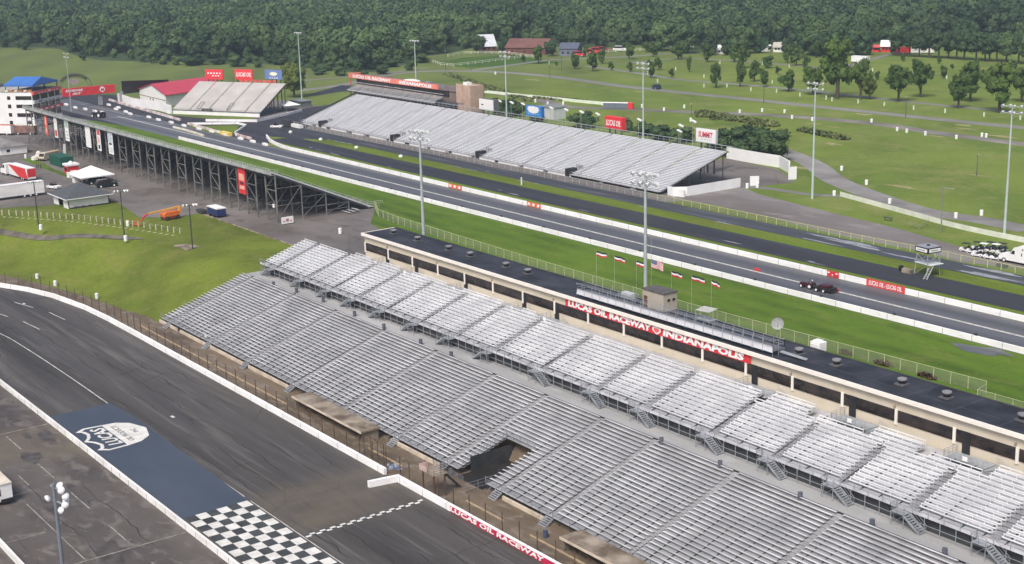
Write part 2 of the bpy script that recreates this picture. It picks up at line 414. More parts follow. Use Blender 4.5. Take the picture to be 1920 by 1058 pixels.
xs = [-9000, -4000, -2200, -1200, -800, -600] + [-500 + 4 * i for i in range(25)] + [-400 + 2.5 * i for i in range(150)] + [-25, 0, 40, 150, 400, 1500, 6000]
ys = [-3000, -800, -200, -60, -20] + [0 + 8 * i for i in range(9)] + [72 + 2.5 * i for i in range(32)] + [155, 200, 400, 800, 1500, 3000, 9000]
mb = MB(); mb.v = [(x, y, gz(x, y) if y < 150 else 0) for y in ys for x in xs]; nx = len(xs)
mb.f = [(j * nx + i, j * nx + i + 1, (j + 1) * nx + i + 1, (j + 1) * nx + i) for j in range(len(ys) - 1) for i in range(nx - 1)]; mb.mi = [0] * len(mb.f)
# which grass grows where
for k, f in enumerate(mb.f):
    x = sum(mb.v[i][0] for i in f) / 4; y = sum(mb.v[i][1] for i in f) / 4
    mb.mi[k] = 1 if (y < 200 and x > -420) else 0
    if x > -272 and y < 129: mb.mi[k] = 2
ground = struct('ground', mb, [g_field, g_hill, dirt]); ground.data.polygons.foreach_set('use_smooth', [True] * len(mb.f))
def rect(name, x0, x1, y0, y1, z, mat): return sheet(name, [(x0, y0), (x1, y0), (x1, y1), (x0, y1)], z, mat)
Z0 = -7
# oval side
oc = [Vector(p) for p in ((-470, -120, 0), (-456, -40, 0), (-436, 5, 0), (-405, 48, 0), (-372, 71, 0), (-340, 86.5, 0), (-327, 90.8, 0), (-318.5, 94.3, 0), (-308.3, 97, 0), (-293.2, 98.9, 0), (-281, 99.4, 0), (-267, 99.5, 0), (-234, 99.5, 0), (-169, 99.5, 0))]
mb = MB(); pol = [(p.x, p.y, Z0 + .02) for p in oc] + [(100, 99.5, Z0 + .02), (100, 68.5, Z0 + .02), (-262, 68.5, Z0 + .02), (-300, 50, Z0 + .02), (-340, 0, Z0 + .02), (-350, -120, Z0 + .02)]
mb.quad(*pol); o = struct('oval_track', mb, a_oval); tri(o.data)
rect('pit_road', -330, 100, -60, 68.3, Z0 + .012, a_pit)
rect('trackside_ground', -273, 100, 99.6, 109.5, Z0 + .012, dirt)
mb = MB(); inner = [p for p in oc[5:12]]; outer = [Vector(p) for p in ((-341, 94, 0), (-330, 97.5, 0), (-318, 100.5, 0), (-303, 103.4, 0), (-287, 105.4, 0), (-280, 107, 0), (-267, 109, 0))]
for i in range(6): mb.quad(*[(q.x, q.y, Z0 + .016) for q in (inner[i], inner[i + 1], outer[i + 1], outer[i])])
struct('trackside_path', mb, dirt)
mb = MB(); rp = random.Random(21)
def blob(mb, x, y, a, b_, z):
    n_ = 12; ph = rp.random() * 6
    mb.quad(*[(x + a * math.cos(t) * (1 + .35 * math.sin(3 * t + ph)), y + b_ * math.sin(t) * (1 + .3 * math.cos(2 * t + ph)), z) for t in [2 * math.pi * i / n_ for i in range(n_)]])
for k, (u, v_) in enumerate(((1808, 235), (1815, 242), (1880, 256), (1560, 238), (1440, 205), (1470, 290), (1505, 315), (1690, 395), (1750, 255), (1525, 232), (1350, 218), (1690, 350), (1840, 330), (1560, 270), (1100, 190), (1000, 150), (1200, 172), (1620, 215), (1300, 240))):
    q = G(u, v_); blob(mb, q.x, q.y, rp.uniform(2.5, 7), rp.uniform(.8, 2.2), .012 + k * .0004)
struct('dry_grass_patch', mb, M('dry_grass', (.26, .25, .09), .95, .3, .3, col2=(.34, .31, .15)))
# road paint on the oval
mb = MB(); mb.box(-229.8, -196.5, 79.25, 79.42, Z0, Z0 + .035); mb.box(-195, -175, 79.25, 79.4, Z0, Z0 + .035); mb.box(-173, 60, 79.25, 79.38, Z0, Z0 + .035)
cl = smoothline([Vector(p) for p in ((-229.8, 79.33, 0), (-248, 79.4, 0), (-269, 79.2, 0), (-287, 78.4, 0), (-310, 74.5, 0), (-335, 66, 0), (-360, 48, 0), (-390, 10, 0))], 5)
ribbon('x', cl, .2, Z0 + .035, linew, mb, False)
struct('lane_line', mb, linew)
mb = MB()
for (a, b_) in (((27, 567), (62, 577)), ((92, 586), (122, 600)), ((-20, 583), (15, 594)), ((43, 603), (74, 618))):
    p = G(*a, Z0); q = G(*b_, Z0); p.z = q.z = Z0 + .03; mb.bar(p, q, .18, .02)
struct('lane_dashes', mb, linew)
mb = MB(); mb.box(-228.3, -173.4, 69.1, 79.0, Z0 + .02, Z0 + .045)
mb.prism([(-228.3, 79), (-173.4, 79), (-173.4, 79.2), (-221, 80.2), (-229, 79.6)], Z0 + .02, Z0 + .04)
struct('blue_paint', mb, bluepaint)
# checkers: 1.65 m squares, first column staggered
mb = MB(); mbd = MB(); nc = 30
for i in range(nc):
    for j in range(6):
        x = -173.4 + 2.0 * i; y = 69.35 + 1.6 * j
        if y + 1.6 > 79.2: continue
        (mb if (i + j) % 2 == 1 else mbd).box(x, x + 2.0, y, y + 1.6, Z0 + .02, Z0 + (.05 if (i + j) % 2 else .045))
struct('checker_white', mb, check); struct('checker_dark', mbd, checkd)
mb = MB(); mbd = MB()
for k in range(2):
    for j in range(24):
        (mb if (k + j) % 2 else mbd).box(-157.6 + .45 * k, -157.15 + .45 * k, 79.6 + .79 * j, 80.39 + .79 * j, Z0 + .02, Z0 + (.045 if (k + j) % 2 else .04))
struct('start_line', mb, check); struct('start_line_dark', mbd, checkd)
mb = MB()
mb.box(-169.0, -168.8, 44, 67.6, Z0, Z0 + .03); mb.box(-225.1, -224.9, 56, 67.6, Z0, Z0 + .03); mb.box(-197.5, -197.35, 44, 55, Z0, Z0 + .03)
mb.box(-181.5, -181.35, 44, 52.5, Z0, Z0 + .03)
for a in (-223.5, -208.0, -193.0, -178.0, -163, -148): mb.box(a, a + 7.6, 60.1, 60.28, Z0, Z0 + .03)
mb.box(-205, -200, 56.2, 56.35, Z0, Z0 + .03); mb.box(-193, -169, 53.6, 53.75, Z0, Z0 + .028)
struct('pit_line', mb, linef)
mb = MB(); rp2 = random.Random(8)
for k in range(11):
    x = rp2.uniform(-235, -165); y = rp2.uniform(48, 66); n_ = 10; ph = rp2.random() * 6; a = rp2.uniform(.5, 2.6)
    mb.quad(*[(x + a * 1.7 * math.cos(t) * (1 + .3 * math.sin(3 * t + ph)), y + a * .7 * math.sin(t) * (1 + .3 * math.cos(2 * t + ph)), Z0 + .016 + k * .0006) for t in [2 * math.pi * i / n_ for i in range(n_)]])
struct('oil_stain', mb, M('oil_stain_dark', (.075, .064, .057), .55, .3, .6))
mb = MB()
for u, v_ in ((324, 782), (236, 790), (45, 570)):
    q = G(u, v_, Z0); mb.box(q.x - .6, q.x + .5, q.y - .25, q.y + .25, Z0 + .02, Z0 + .04)
struct('pale_patch_mark', mb, linew)
# shield emblem painted on the blue patch (its top faces the pits)
def shp(pts, z, nm, mat):
    mb = MB(); mb.quad(*[(p[0], p[1], z) for p in pts]); o = struct(nm, mb, mat); tri(o.data)
cx_ = -212.3
outl = [(-5.2, 69.6), (-6.3, 71.2), (-5.9, 74.6), (-5.6, 76.6), (-3.9, 78.4), (0, 79.7), (3.9, 78.6), (5.6, 76.6), (6.1, 74.4), (6.3, 71.0), (5.0, 69.5), (4.4, 70.3), (3.0, 70.7), (1.4, 70.2), (0, 69.15), (-1.4, 70.2), (-3.0, 70.7), (-4.5, 70.4)]
shp([(cx_ + a, b_) for a, b_ in outl], Z0 + .055, 'shield_paint', check)
innr = [(-5.0, 70.6), (-5.75, 71.4), (-5.4, 74.2), (5.55, 74.2), (5.75, 71.2), (5.0, 70.5), (4.4, 70.9), (3.0, 71.25), (1.2, 70.7), (0, 69.85), (-1.2, 70.7), (-3.0, 71.25), (-4.6, 71)]
shp([(cx_ + a, b_) for a, b_ in innr], Z0 + .062, 'shield_blue', bluepaint)
def ground_text(s, x, y, wd, hh, mat, nm, sh=.15, z=Z0 + .05, bold=.03):
    o = text(s, nm, (x, y, z), (-1, 0, 0), (0, -1, 0), wd, hh, mat, None, bold, sh, depth=.005, lift=.02); tag(o, kind='structure'); return o
ground_text('LUCAS', cx_ - .2, 72.9, 9.4, 2.3, check, 'painted_word')
ground_text('OIL PRODUCTS', cx_, 75.6, 8.6, .95, bluepaint, 'painted_word', .1, bold=.0)
ground_text('INC.', cx_, 77.6, 2.1, .85, bluepaint, 'painted_word', .1, bold=0)
# strip side
rect('drag_strip', -640, 160, 201.5, 218.6, .03, a_strip)
rect('lawn', -560, 160, 154, 201.5, .008, g_lawn)
mb = MB(); mb.quad((-316, 187, .012), (-560, 187, .012), (-560, 110, .012), (-420, 110, .012), (-390, 110, .012), (-384, 122, .012), (-376, 138.6, .012), (-349.3, 134.8, .012), (-342.5, 142, .012), (-343.3, 149.2, .012), (-272, 149.2, .012), (-272, 144, .012), (-251, 144, .012), (-251, 160, .012), (-262, 168, .012), (-285, 172, .012), (-300, 176, .012))
o = struct('parking_lot', mb, a_lot2); tri(o.data)
rect('far_parking_lot', -900, -555, 100, 200, .012, a_lot2)
rect('concourse', -272.8, 100, 126.4, 146, .03, conc_s)
mb = MB(); mb.box(-343.3, -272, 148.9, 149.25, -.1, .18); struct('kerb', mb, conct)
rect('far_verge', -440, 160, 219, 224.6, .01, g_verge)
rect('return_road', -452, 160, 224.5, 234.6, .024, a_ret)
rect('median_grass', -437, 160, 234.6, 241, .012, g_verge)
rect('second_return_road', -470, 160, 241, 248.3, .02, a_ret2)
rect('fence_verge', -280, 160, 248.3, 253.5, .009, g_verge)
rect('stand_lot', -560, -268, 248.2, 286, .014, a_lot)
gsheet('side_lot', [(1247, 372), (1262, 362), (1388, 352), (1395, 352), (1425, 365), (1563, 400), (1680, 428), (1803, 464), (1925, 494), (1925, 505), (1800, 492), (1720, 470), (1560, 438), (1440, 408), (1340, 385)], .018, a_lot)
gsheet('enclosure_lot', [(1345, 300), (1365, 297), (1460, 318), (1485, 337), (1490, 342), (1420, 350), (1390, 352), (1262, 362), (1230, 350)], .02, a_lot2)
# start area
gsheet('staging_asphalt', [(-40, 150), (130, 178), (215, 178), (250, 197), (322, 216), (380, 222), (470, 224), (540, 214), (572, 203), (700, 185), (720, 190), (585, 235), (560, 245), (620, 263), (515, 257), (500, 255), (505, 270), (440, 290), (330, 255), (230, 236), (-40, 190)], .022, a_ret)
gsheet('start_island_grass', [(352, 237), (448, 235), (441, 252), (400, 251)], .034, g_verge)
# starting-line burnout box with faint lines
mb = MB()
for (a, b_) in (((202, 222), (270, 217)), ((150, 195), (235, 215)), ((260, 228), (330, 235)), ((340, 200), (480, 212))):
    p = G(*a); q = G(*b_); p.z = q.z = .045; mb.bar(p, q, .25, .02)
mb.box(-560, 160, 210.3, 210.85, .03, .05)
struct('strip_centre_line', mb, linew)
mb = MB()
for y0 in (210.05, 211.0): mb.box(-440, 160, y0, y0 + .07, .03, .04)
for (a, b_, w_) in ((-300, -100, .2),): mb.box(a, b_, 202.4, 202.45, .03, .036)
struct('strip_edge_line', mb, linef)
# puddles and pale scrapes on the return roads
mb = MB(); rp = random.Random(3)
def blob(mb, x, y, a, b_, z):
    n_ = 12; ph = rp.random() * 6
    mb.quad(*[(x + a * math.cos(t) * (1 + .35 * math.sin(3 * t + ph)), y + b_ * math.sin(t) * (1 + .3 * math.cos(2 * t + ph)), z) for t in [2 * math.pi * i / n_ for i in range(n_)]])
for i in range(14): blob(mb, -190 + rp.uniform(-25, 45), rp.uniform(242, 247.5), rp.uniform(2, 7), rp.uniform(.25, .8), .03 + i * .001)
for i in range(22): blob(mb, rp.uniform(-440, -150), rp.choice((rp.uniform(225, 227), rp.uniform(240, 242.5))), rp.uniform(.8, 3.5), rp.uniform(.12, .35), .032 + i * .001)
o = struct('water_and_scuffs', mb, M('pale_scuff', (.26, .27, .29), .5, .2, .5))
# park roads and tracks
def road(name, px, wd, mat=None, z=.02):
    pts = smoothline([G(u, v) for u, v in px], 5); return ribbon(name, pts, wd, z, mat or a_road)
road('park_road', [(560, 170), (640, 160), (720, 142), (800, 134), (880, 134), (960, 137), (1060, 147), (1160, 161), (1280, 174), (1400, 186), (1560, 203), (1740, 222), (1930, 241)], 6.5)
road('park_road', [(880, 133), (960, 122), (1040, 112), (1150, 108), (1250, 101), (1340, 98)], 5, z=.022)
road('park_road', [(1100, 124), (1200, 138), (1280, 150), (1440, 163), (1600, 180), (1760, 197), (1930, 213)], 4.2, z=.024)
road('park_road', [(1180, 118), (1280, 110), (1400, 116), (1500, 124), (1560, 130)], 4, z=.026)
road('park_road', [(1560, 133), (1640, 110), (1680, 100), (1760, 96)], 4, z=.026)
road('park_road', [(560, 152), (700, 140), (800, 128)], 4, z=.021)
road('dirt_road', [(860, 165), (1000, 185), (1060, 200), (1180, 205), (1290, 210), (1400, 214), (1500, 220), (1640, 232), (1760, 250), (1930, 272)], 7, M('dirt_road_gravel', (.17, .15, .135), .85, .35, .05, col2=(.26, .24, .21)))
road('curving_gravel_road', [(1400, 262), (1450, 278), (1500, 296), (1535, 315), (1560, 335), (1610, 357), (1690, 385), (1760, 402), (1840, 413), (1930, 432)], 7.5, M('gravel_road', (.23, .215, .20), .85, .3, .06, col2=(.29, .28, .27)), .022)
road('side_path', [(1400, 350), (1450, 355), (1520, 365), (1580, 368)], 3, z=.021)
gsheet('horse_track_grass', [(812, 118), (870, 108), (960, 103), (1000, 110), (1060, 118), (960, 122), (880, 128)], .018, grass('paddock_grass', (.05, .115, .02), (.07, .14, .022), (.1, .14, .03), .03))
gsheet('pond_of_tarmac', [(575, 178), (640, 160), (700, 163), (690, 172), (640, 172), (590, 180)], .026, a_ret)
hp_ = smoothline([G(u, v, -.6) for u, v in ((-60, 420), (0, 428), (73, 437), (150, 441), (225, 449), (268, 453))], 8)
mb = MB(); L_ = []
for i, p in enumerate(hp_):
    a = hp_[max(0, i - 1)]; b_ = hp_[min(len(hp_) - 1, i + 1)]; d = (b_ - a).normalized(); nn = Vector((-d.y, d.x, 0)) * (1.1 if i < len(hp_) - 4 else .5); l = p + nn; q = p - nn
    L_.append(((q.x, q.y, gz(q.x, q.y) + .12), (l.x, l.y, gz(l.x, l.y) + .12)))
for i in range(len(L_) - 1): mb.quad(L_[i][0], L_[i + 1][0], L_[i + 1][1], L_[i][1])
struct('hill_path', mb, M('hill_path_gravel', (.10, .088, .07), .9, .35, .3, col2=(.17, .15, .12)))
gsheet('lot_grass_strip', [(40, 299), (62, 296), (103, 318), (140, 330), (128, 338), (122, 331), (80, 316)], .03, g_lawn)
# bare patches of paving on the lawn and the hill
mb = MB()
for (u, v, a, b_) in ((1838, 657, 4.5, 2.2), (1868, 659, 3, 1.2)):
    p = G(u, v); blob(mb, p.x, p.y, a, b_, .03 + a * .001)
struct('bare_paving_patch', mb, puddle)
mb = MB(); p = G(352, 465, -2.5)
# ------------------------------------------------------------------ barriers
def tvec(x, y, z): return Vector((x, y, z))
mb = wallmb([p.copy() for p in oc[1:]], .5, 1.0, None, Z0)
one('outer_track_wall', 'long white concrete wall curving round the outside of the oval track', 'track wall', mb, concw)
mb = MB(); mb.add([(-166.6, 95, Z0), (-166.1, 95, Z0), (-165.2, 99.8, Z0), (-165.8, 99.8, Z0), (-166.6, 95, Z0 + 1), (-166.1, 95, Z0 + 1), (-165.2, 99.8, Z0 + 1), (-165.8, 99.8, Z0 + 1)], [(3, 2, 1, 0), (4, 5, 6, 7), (0, 1, 5, 4), (1, 2, 6, 5), (2, 3, 7, 6), (3, 0, 4, 7)])
mb.box(-165.2, 60, 99.3, 99.8, Z0, Z0 + 1)
wl = one('front_straight_wall', 'white wall with red lettering band beside the start line', 'track wall', mb, concw)
mb = MB(); mb.box(-151.4, -127.4, 99.26, 99.297, Z0 + .04, Z0 + .93); bn = mb.build('red_banner', M('maroon_banner', (.50, .02, .07), .6, .1, 1), wl)
text('LUCAS OIL RACEWAY', 'lettering', (-140.6, 99.26, Z0 + .56), (1, 0, 0), (0, 0, 1), 21.4, .7, signwhite, bn, .03, .1)
mb = MB(); mb.cur = 0
mb = wallmb([tvec(60, 68, Z0), tvec(-258, 68, Z0), tvec(-282, 62, Z0), tvec(-310, 44, Z0)], .35, .95)
pw = one('pit_wall', 'long low pit wall with stained panels beside the blue painted track', 'pit wall', mb, whitew)
jm = MB().box(-.05, .05, -.19, .19, 0, .93).build('panel_joint', conct); md = jm.data; bpy.data.objects.remove(jm)
part_copies('panel_joint', md, pw, [(-258 + 3.4 * i, 68, Z0 + .005) for i in range(46)])
mb = wallmb([tvec(60, 46.3, Z0), tvec(-215, 46.3, Z0)], .35, .95)
one('infield_wall', 'low concrete wall cutting the bottom left corner of the pit area', 'pit wall', mb, whitew)
# strip walls
mb = wallmb([tvec(160, 202, 0), tvec(-478, 202, 0)], .45, 1.05)
nw = one('near_strip_wall', 'long white concrete wall between the green lawn and the drag strip', 'track wall', mb, concw)
fw = [G(500, 258), G(506, 266), G(516, 272), G(528, 277), tvec(-425, 219, 0), tvec(160, 219, 0)]
mb = wallmb(fw, .45, 1.1)
fwl = one('far_strip_wall', 'long white concrete wall on the far side of the drag strip with red signs', 'track wall', mb, concw)
for k in range(26):                                   # little junction boxes on the near wall
    x = -455 + 17.5 * k
    b_ = MB().box(x, x + .5, 202.05, 202.4, 1.05, 1.42).build('junction_box', darkst, nw)
def wsign(u0, u1, txt, mat, h=1.15, z=.1, col=signwhite):
    a = PY(u0, 450, 218.7); b_ = PY(u1, 450, 218.7); x0, x1 = a.x, b_.x
    s_ = MB().box(x0, x1, 218.62, 218.77, z, z + h).build('wall_sign', mat, fwl)
    if txt: text(txt, 'lettering', ((x0 + x1) / 2, 218.62, z + h * .52), (1, 0, 0), (0, 0, 1), (x1 - x0) * .86, h * .62, col, s_, .015, .1)
    return s_
wsign(845, 869, '- - -', M('orange_red_vinyl', (.75, .16, .06), .6, .15, 1)); wsign(990, 1015, '- - -', M('orange_red_vinyl', (.75, .16, .06)))
wsign(1553, 1575, '- . -', red)
ws = wsign(1628, 1701, 'LUCAS OIL - LUCAS OIL', M('sign_red', (.66, .07, .07), .5, .1, 1), 1.5, 0)
# ------------------------------------------------------------------ lower stand
X_L = [-272.3, -267.5, -248.2, -231.5, -213.5, -196.2, -178.8, -165.0, -151.3, -139.5, -123.5, -105.6, -87.8, -70, -52]
NL = 25; TR = .762; RS = .2485; YL = 108.6; ZL = -5.5          # first seat: y 108.6, z -5.5
t = thing('grandstand', 'long lower grandstand of bright metal benches stepping down to the oval track', 'grandstand', (-200, 108, Z0))
LS = t
fr = MB(); aw = 1.1
for i in range(len(X_L) - 1):
    x0, x1 = X_L[i], X_L[i + 1]
    if x0 < -272: xa, xb = x0, x1 - aw / 2
    else: xa, xb = x0 + aw / 2, x1 - aw / 2
    cuts = []
    sec = MB()
    for r in range(NL):
        y = YL + r * TR; z = ZL + r * RS
        pieces = [(xa, xb)]
        if r < 11 and xa < -161.6 and xb > -154.8: pieces = [(xa, -161.6), (-154.8, xb)]      # the gap of the entrance tunnel
        for a, b_ in pieces:
            cuts.append((a, b_, y, z))
            sec.box(a, b_, y - .36, y + .40 - .05, z - .47, z - .43)                 # foot deck
            sec.box(a, b_, y + .33, y + .35, z - .43, z - .24)                   # riser
    so = sec.build('seating_section', [deckm], t)
    for (a, b_, y, z) in cuts:
        if a < b_: MB().box(a, b_, y - .02, y + .23, z - .05, z).build('bench', alul, so)
ast = MB()
for x in X_L[1:-1]:
    for r in range(NL):
        y = YL + r * TR; z = ZL + r * RS
        if r < 11 and -162 < x < -154.4: continue
        ast.box(x - aw / 2, x + aw / 2, y - .36, y + .40, z - .47, z - .43); ast.box(x - aw / 2 + .1, x + aw / 2 - .1, y - .02, y + .38, z - .43, z - .25)
    ao = ast.build('aisle', M('aisle_aluminium', (.31, .31, .315), .6, .15, .5), t); ast = MB()
# front walkway and rail
def rail(mb, a, b_, h=1.07, step=1.9, r=.05, n=3):
    d = b_ - a; k = max(1, round(d.length / step))
    for i in range(k + 1): p = a + d * (i / k); mb.bar(p, p + Vector((0, 0, h)), r)
    for q in range(n): zz = h * (1 - q / n); mb.bar(a + Vector((0, 0, zz)), b_ + Vector((0, 0, zz)), r * .8)
    return mb
wk = MB(); zf = ZL - .47
segs = [(X_L[0], -161.8), (-154.6, X_L[-1])]
rl = MB()
for a, b_ in segs: wk.box(a, b_, YL - .95, YL - .38, zf - .04, zf)
wk.build('front_walkway', deckl, t)
openings = [x for x in X_L[1:-1]]
for a, b_ in segs:
    xsn = [a] + [x for x in openings if a < x < b_] + [b_]
    for p, q in zip(xsn[:-1], xsn[1:]):
        rail(rl, tvec(p + (.6 if p != a else 0), YL - .95, zf), tvec(q - (.6 if q != b_ else 0), YL - .95, zf)); rl.build('front_rail', railm, t); rl = MB()
for x, f0, f1 in ((-161.8, 0, 11), (-154.7, 0, 11)):                      # along the tunnel sides
    for r in range(0, 11, 2):
        y = YL + r * TR; z = ZL + r * RS - .47
        if x < -160: rl.bar((x, y, z), (x, y, z + 1.1), .05)
    if x < -160: rl.bar((x, YL, ZL + .6), (x, YL + 11 * TR, ZL + 11 * RS + .6), .05); rl.bar((x, YL, ZL + .2), (x, YL + 11 * TR, ZL + 11 * RS + .2), .04)
rail(rl, tvec(-161.8, YL + 10.8 * TR, ZL + 11 * RS - .47), tvec(-154.7, YL + 10.8 * TR, ZL + 11 * RS - .47))
rl.build('tunnel_edge_rail', railm, t)
# frames below
us = MB()
for i in range(int((X_L[-1] - X_L[0]) / 2.4)):
    x = X_L[0] + .2 + 2.4 * i
    if -161.5 < x < -155: continue
    us.bar((x, YL - .9, zf - .12), (x, YL + NL * TR - .5, ZL + NL * RS - .75), .08, .15)
    for yy in (YL - .8, YL + 2.4):
        zt = ZL + (yy - YL) / TR * RS - .6; zb = max(-7, gz(x, yy)); us.bar((x, yy, zb), (x, yy, zt), .08)
us.bar((X_L[0], YL - .92, zf - .4), (-161.8, YL - .92, zf - .4), .06); us.bar((-154.6, YL - .92, zf - .4), (X_L[-1], YL - .92, zf - .4), .06)
us.build('support_frame', darkst, t)
sheet('tunnel_floor', [(-161.6, 107.2), (-154.9, 107.2), (-154.9, 127), (-161.6, 127)], Z0 + .05, M('wet_floor_painted_shade', (.018, .016, .014), .7, .3, .5))  # shade under the stand painted near black into the wet floor
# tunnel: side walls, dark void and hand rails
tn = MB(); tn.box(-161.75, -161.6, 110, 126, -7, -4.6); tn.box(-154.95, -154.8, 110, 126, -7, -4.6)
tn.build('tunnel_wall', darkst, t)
tr_ = MB(); rail(tr_, tvec(-155.3, 104.5, -7), tvec(-155.3, 118.5, -7), 1.5, 2.4); rail(tr_, tvec(-162.2, 106.8, -7), tvec(-154.6 - 4.5, 106.8, -7), .9, 1.5)
tr_.build('tunnel_rail', railm, t)
mb = MB(); mb.box(X_L[0], X_L[-1], YL + NL * TR - .42, YL + NL * TR - .36, ZL + NL * RS - 1.6, ZL + NL * RS - .26); mb.build('back_board', black, t)
# flights of steps at the foot of the aisles
def steps(mb, x0, x1, ytop, ztop, n, run=.3, rise=.19, dirn=-1):
    for i in range(n):
        y = ytop + dirn * (i + 1) * run; z = ztop - (i + 1) * rise
        mb.box(x0, x1, min(y, y - dirn * run), max(y, y - dirn * run) - .03, z - .04, z)
    e = Vector((0, dirn * n * run, -n * rise))
    for x in (x0, x1): mb.bar((x, ytop, ztop - .15), Vector((x, ytop, ztop - .15)) + e, .05, .2)
    return mb
for x in X_L[1:-1]:
    st = steps(MB(), x - .75, x + .75, YL - .95, zf, 5); so = st.build('entry_steps', stairm, t)
    hr = MB()
    for xx in (x - .75, x + .75):
        hr.bar((xx, YL - .95, zf + 1), (xx, YL - 2.4, zf + .05), .045); hr.bar((xx, YL - 2.4, -7), (xx, YL - 2.4, zf + .05), .045)
    hr.build('hand_rail', railm, so)
# kerb-like tan beam along the foot of the stand, and the roofed dugouts
mb = MB()
for a, b_ in ((-272.3, -263.3), (-261.7, -249), (-247.4, -232.2), (-230.6, -214.5), (-180, -165.8), (-150, -140)): mb.box(a, b_, YL - 1.35, YL - 1.1, -7, -6.35)
mb.build('toe_beam', M('tan_beam', (.55, .47, .37), .8, .2, .4), t)
def dugout(x0, x1, lab):
    d = thing('dugout', lab, 'shelter', ((x0 + x1) / 2, 105, Z0), 'flat roofed shelters at the foot of the lower stand')
    MB().box(x0, x1, 103.3, 106.9, -5.25, -5.0).build('roof', conct, d)
    MB().box(x0, x1, 103.2, 103.3, -5.3, -4.97).build('roof_edge', M('tan_beam', (.55, .47, .37)), d)
    MB().box(x0 + .3, x1 - .3, 106.3, 106.6, -7, -5.25).build('back_wall', conct, d)
    MB().box(x0 + .3, x0 + .5, 103.6, 106.3, -7, -5.25).build('end_wall', conct, d)
    MB().box(x1 - .5, x1 - .3, 103.6, 106.3, -7, -5.25).build('end_wall', conct, d)
    rr = MB(); rail(rr, tvec(x0 + 4, 103.4, -7.0), tvec(x0 + 12, 102, -7.0), 1.4, 2, .04, 2); rr.build('rail', rust, d)
dugout(-205.5, -182.3, 'tan flat roof shelter at the foot of the lower stand left of the start line')
dugout(-131.8, -113, 'tan flat roof shelter below the lower stand at the bottom edge')
# ------------------------------------------------------------------ upper stand
X_U = [-272.6 + 1, -266.3, -253, -241.8, -232.0, -221.1, -209.4, -197.8, -186.3, -172.9, -159.1, -147.9, -133.8, -122, -110.7, -99.7, -88.2, -76.5, -65]
X_U = [x + (1.0 if i else 0) for i, x in enumerate(X_U)]
NU = 12; TU = .86; RU = .28; YU = 132.4; ZU = 2.45
t = thing('grandstand', 'upper grandstand of white backed benches in front of the cream suite building', 'grandstand', (-200, 132, 0)); US_ = t
aluu = M('upper_bench_aluminium', (.68, .69, .71), .45, .12, .2, col2=(.80, .81, .82))
def ubench(a, b_, y, z, so):
    bm_ = MB(); bm_.box(a, b_, y, y + .25, z - .08, z); bo = bm_.build('bench', aluu, so)
    bk = MB(); bk.box(a, b_, y + .34, y + .40, z + .24, z + .38)
    k = max(2, round((b_ - a) / 1.55))
    for i in range(k + 1):
        x = a + .04 + (b_ - a - .08) * i / k; bk.box(x - .035, x + .035, y + .0, y + .38, z - .035 + .05, z + .06); bk.box(x - .03, x + .03, y + .34, y + .39, z - .4, z + .2)
    return bo, bk.build('backrest', aluu, so)
for i in range(len(X_U) - 1):
    a = X_U[i] + (.72 if i else 0); b_ = X_U[i + 1] - .72
    sec = MB(); rows = []
    for r in range(NU if b_ < -132 else 9):
        y = YU + r * TU; z = ZU + r * RU; rows.append((y, z))
        sec.box(a, b_, y - .46, y + .38, z - .47, z - .42); sec.box(a, b_, y + .36, y + .385, z - .42, z - .16)
    so = sec.build('seating_section', deckl, t)
    for (y, z) in rows: ubench(a, b_, y, z, so)
for x in X_U[1:-1]:
    ao = MB()
    for r in range(NU if x < -134 else 9):
        y = YU + r * TU; z = ZU + r * RU
        ao.box(x - .72, x + .72, y - .46, y + .40, z - .47, z - .42); ao.box(x - .5, x + .5, y - .02, y + .38, z - .42, z - .26)
    ao.build('aisle', M('stand_aisle', (.27, .27, .28), .6, .15, .5), t)
# rows against the building between the door landings
doors = [-242.0, -230.9, -213.5, -195.0, -185.5, -138.1, -119.6, -101.1, -82.6]
ex = [(a, b_, (12,)) for a, b_ in ((-250.6, -244.2), (-239.5, -233.4), (-228.4, -216.5), (-210.5, -198), (-192, -188.3))]
for k in range(4):
    o_ = 18.5 * k; k and ex.append((-140.4 + o_, -132.6 + o_, (10,))); ex.append((-131.4 + o_, -123.9 + o_, (10, 11, 12)))
ex += [(-133.0, -121.9, (9,)), (-121.6, -110.2, (9,)), (-109.9, -98.9, (9,)), (-98.6, -87.4, (9,)), (-87, -65, (9,))]
for (a, b_, rr3) in ex:
    sec = MB(); rows = []
    for r in rr3:
        y = YU + r * TU; z = ZU + r * RU; rows.append((y, z)); sec.box(a, b_, y - .46, y + .38, z - .47, z - .42)
    so = sec.build('seating_section', deckl, t)
    for (y, z) in rows: ubench(a, b_, y, z, so)
mb = MB(); mb.box(-251, -132.9, YU + NU * TU - .42, 145.5, 4.86, 4.9); mb.build('top_walkway', deckl, t)
mb = MB(); mb.box(-132.9, X_U[-1], YU + 9 * TU + .4, 145.5, 4.42, 4.46); mb.build('top_walkway', deckl, t)
yb = YU - 1.35; zb_ = ZU - .47
wk = MB(); wk.box(X_U[0], X_U[-1], yb, YU - .46, zb_ - .05, zb_); wk.build('front_walkway', deckl, t)
sk = MB(); sk.box(X_U[0], X_U[-1], yb - .02, yb + .02, zb_ - .05, zb_ + .38); sk.build('fascia_panel', alu2, t)
rl = MB(); rail(rl, tvec(X_U[0], yb - .06, zb_), tvec(X_U[-1], yb - .06, zb_), 1.15, 2.25, .075, 2)
for i in range(int((X_U[-1] - X_U[0]) / 2.25)):
    x = X_U[0] + 2.25 * i; rl.bar((x, yb - .06, 0), (x, yb - .06, zb_), .07)
for zz in (.25, 1.05): rl.bar((X_U[0], yb - .1, zz), (X_U[-1], yb - .1, zz), .05)
rl.build('front_rail', stairm, t)
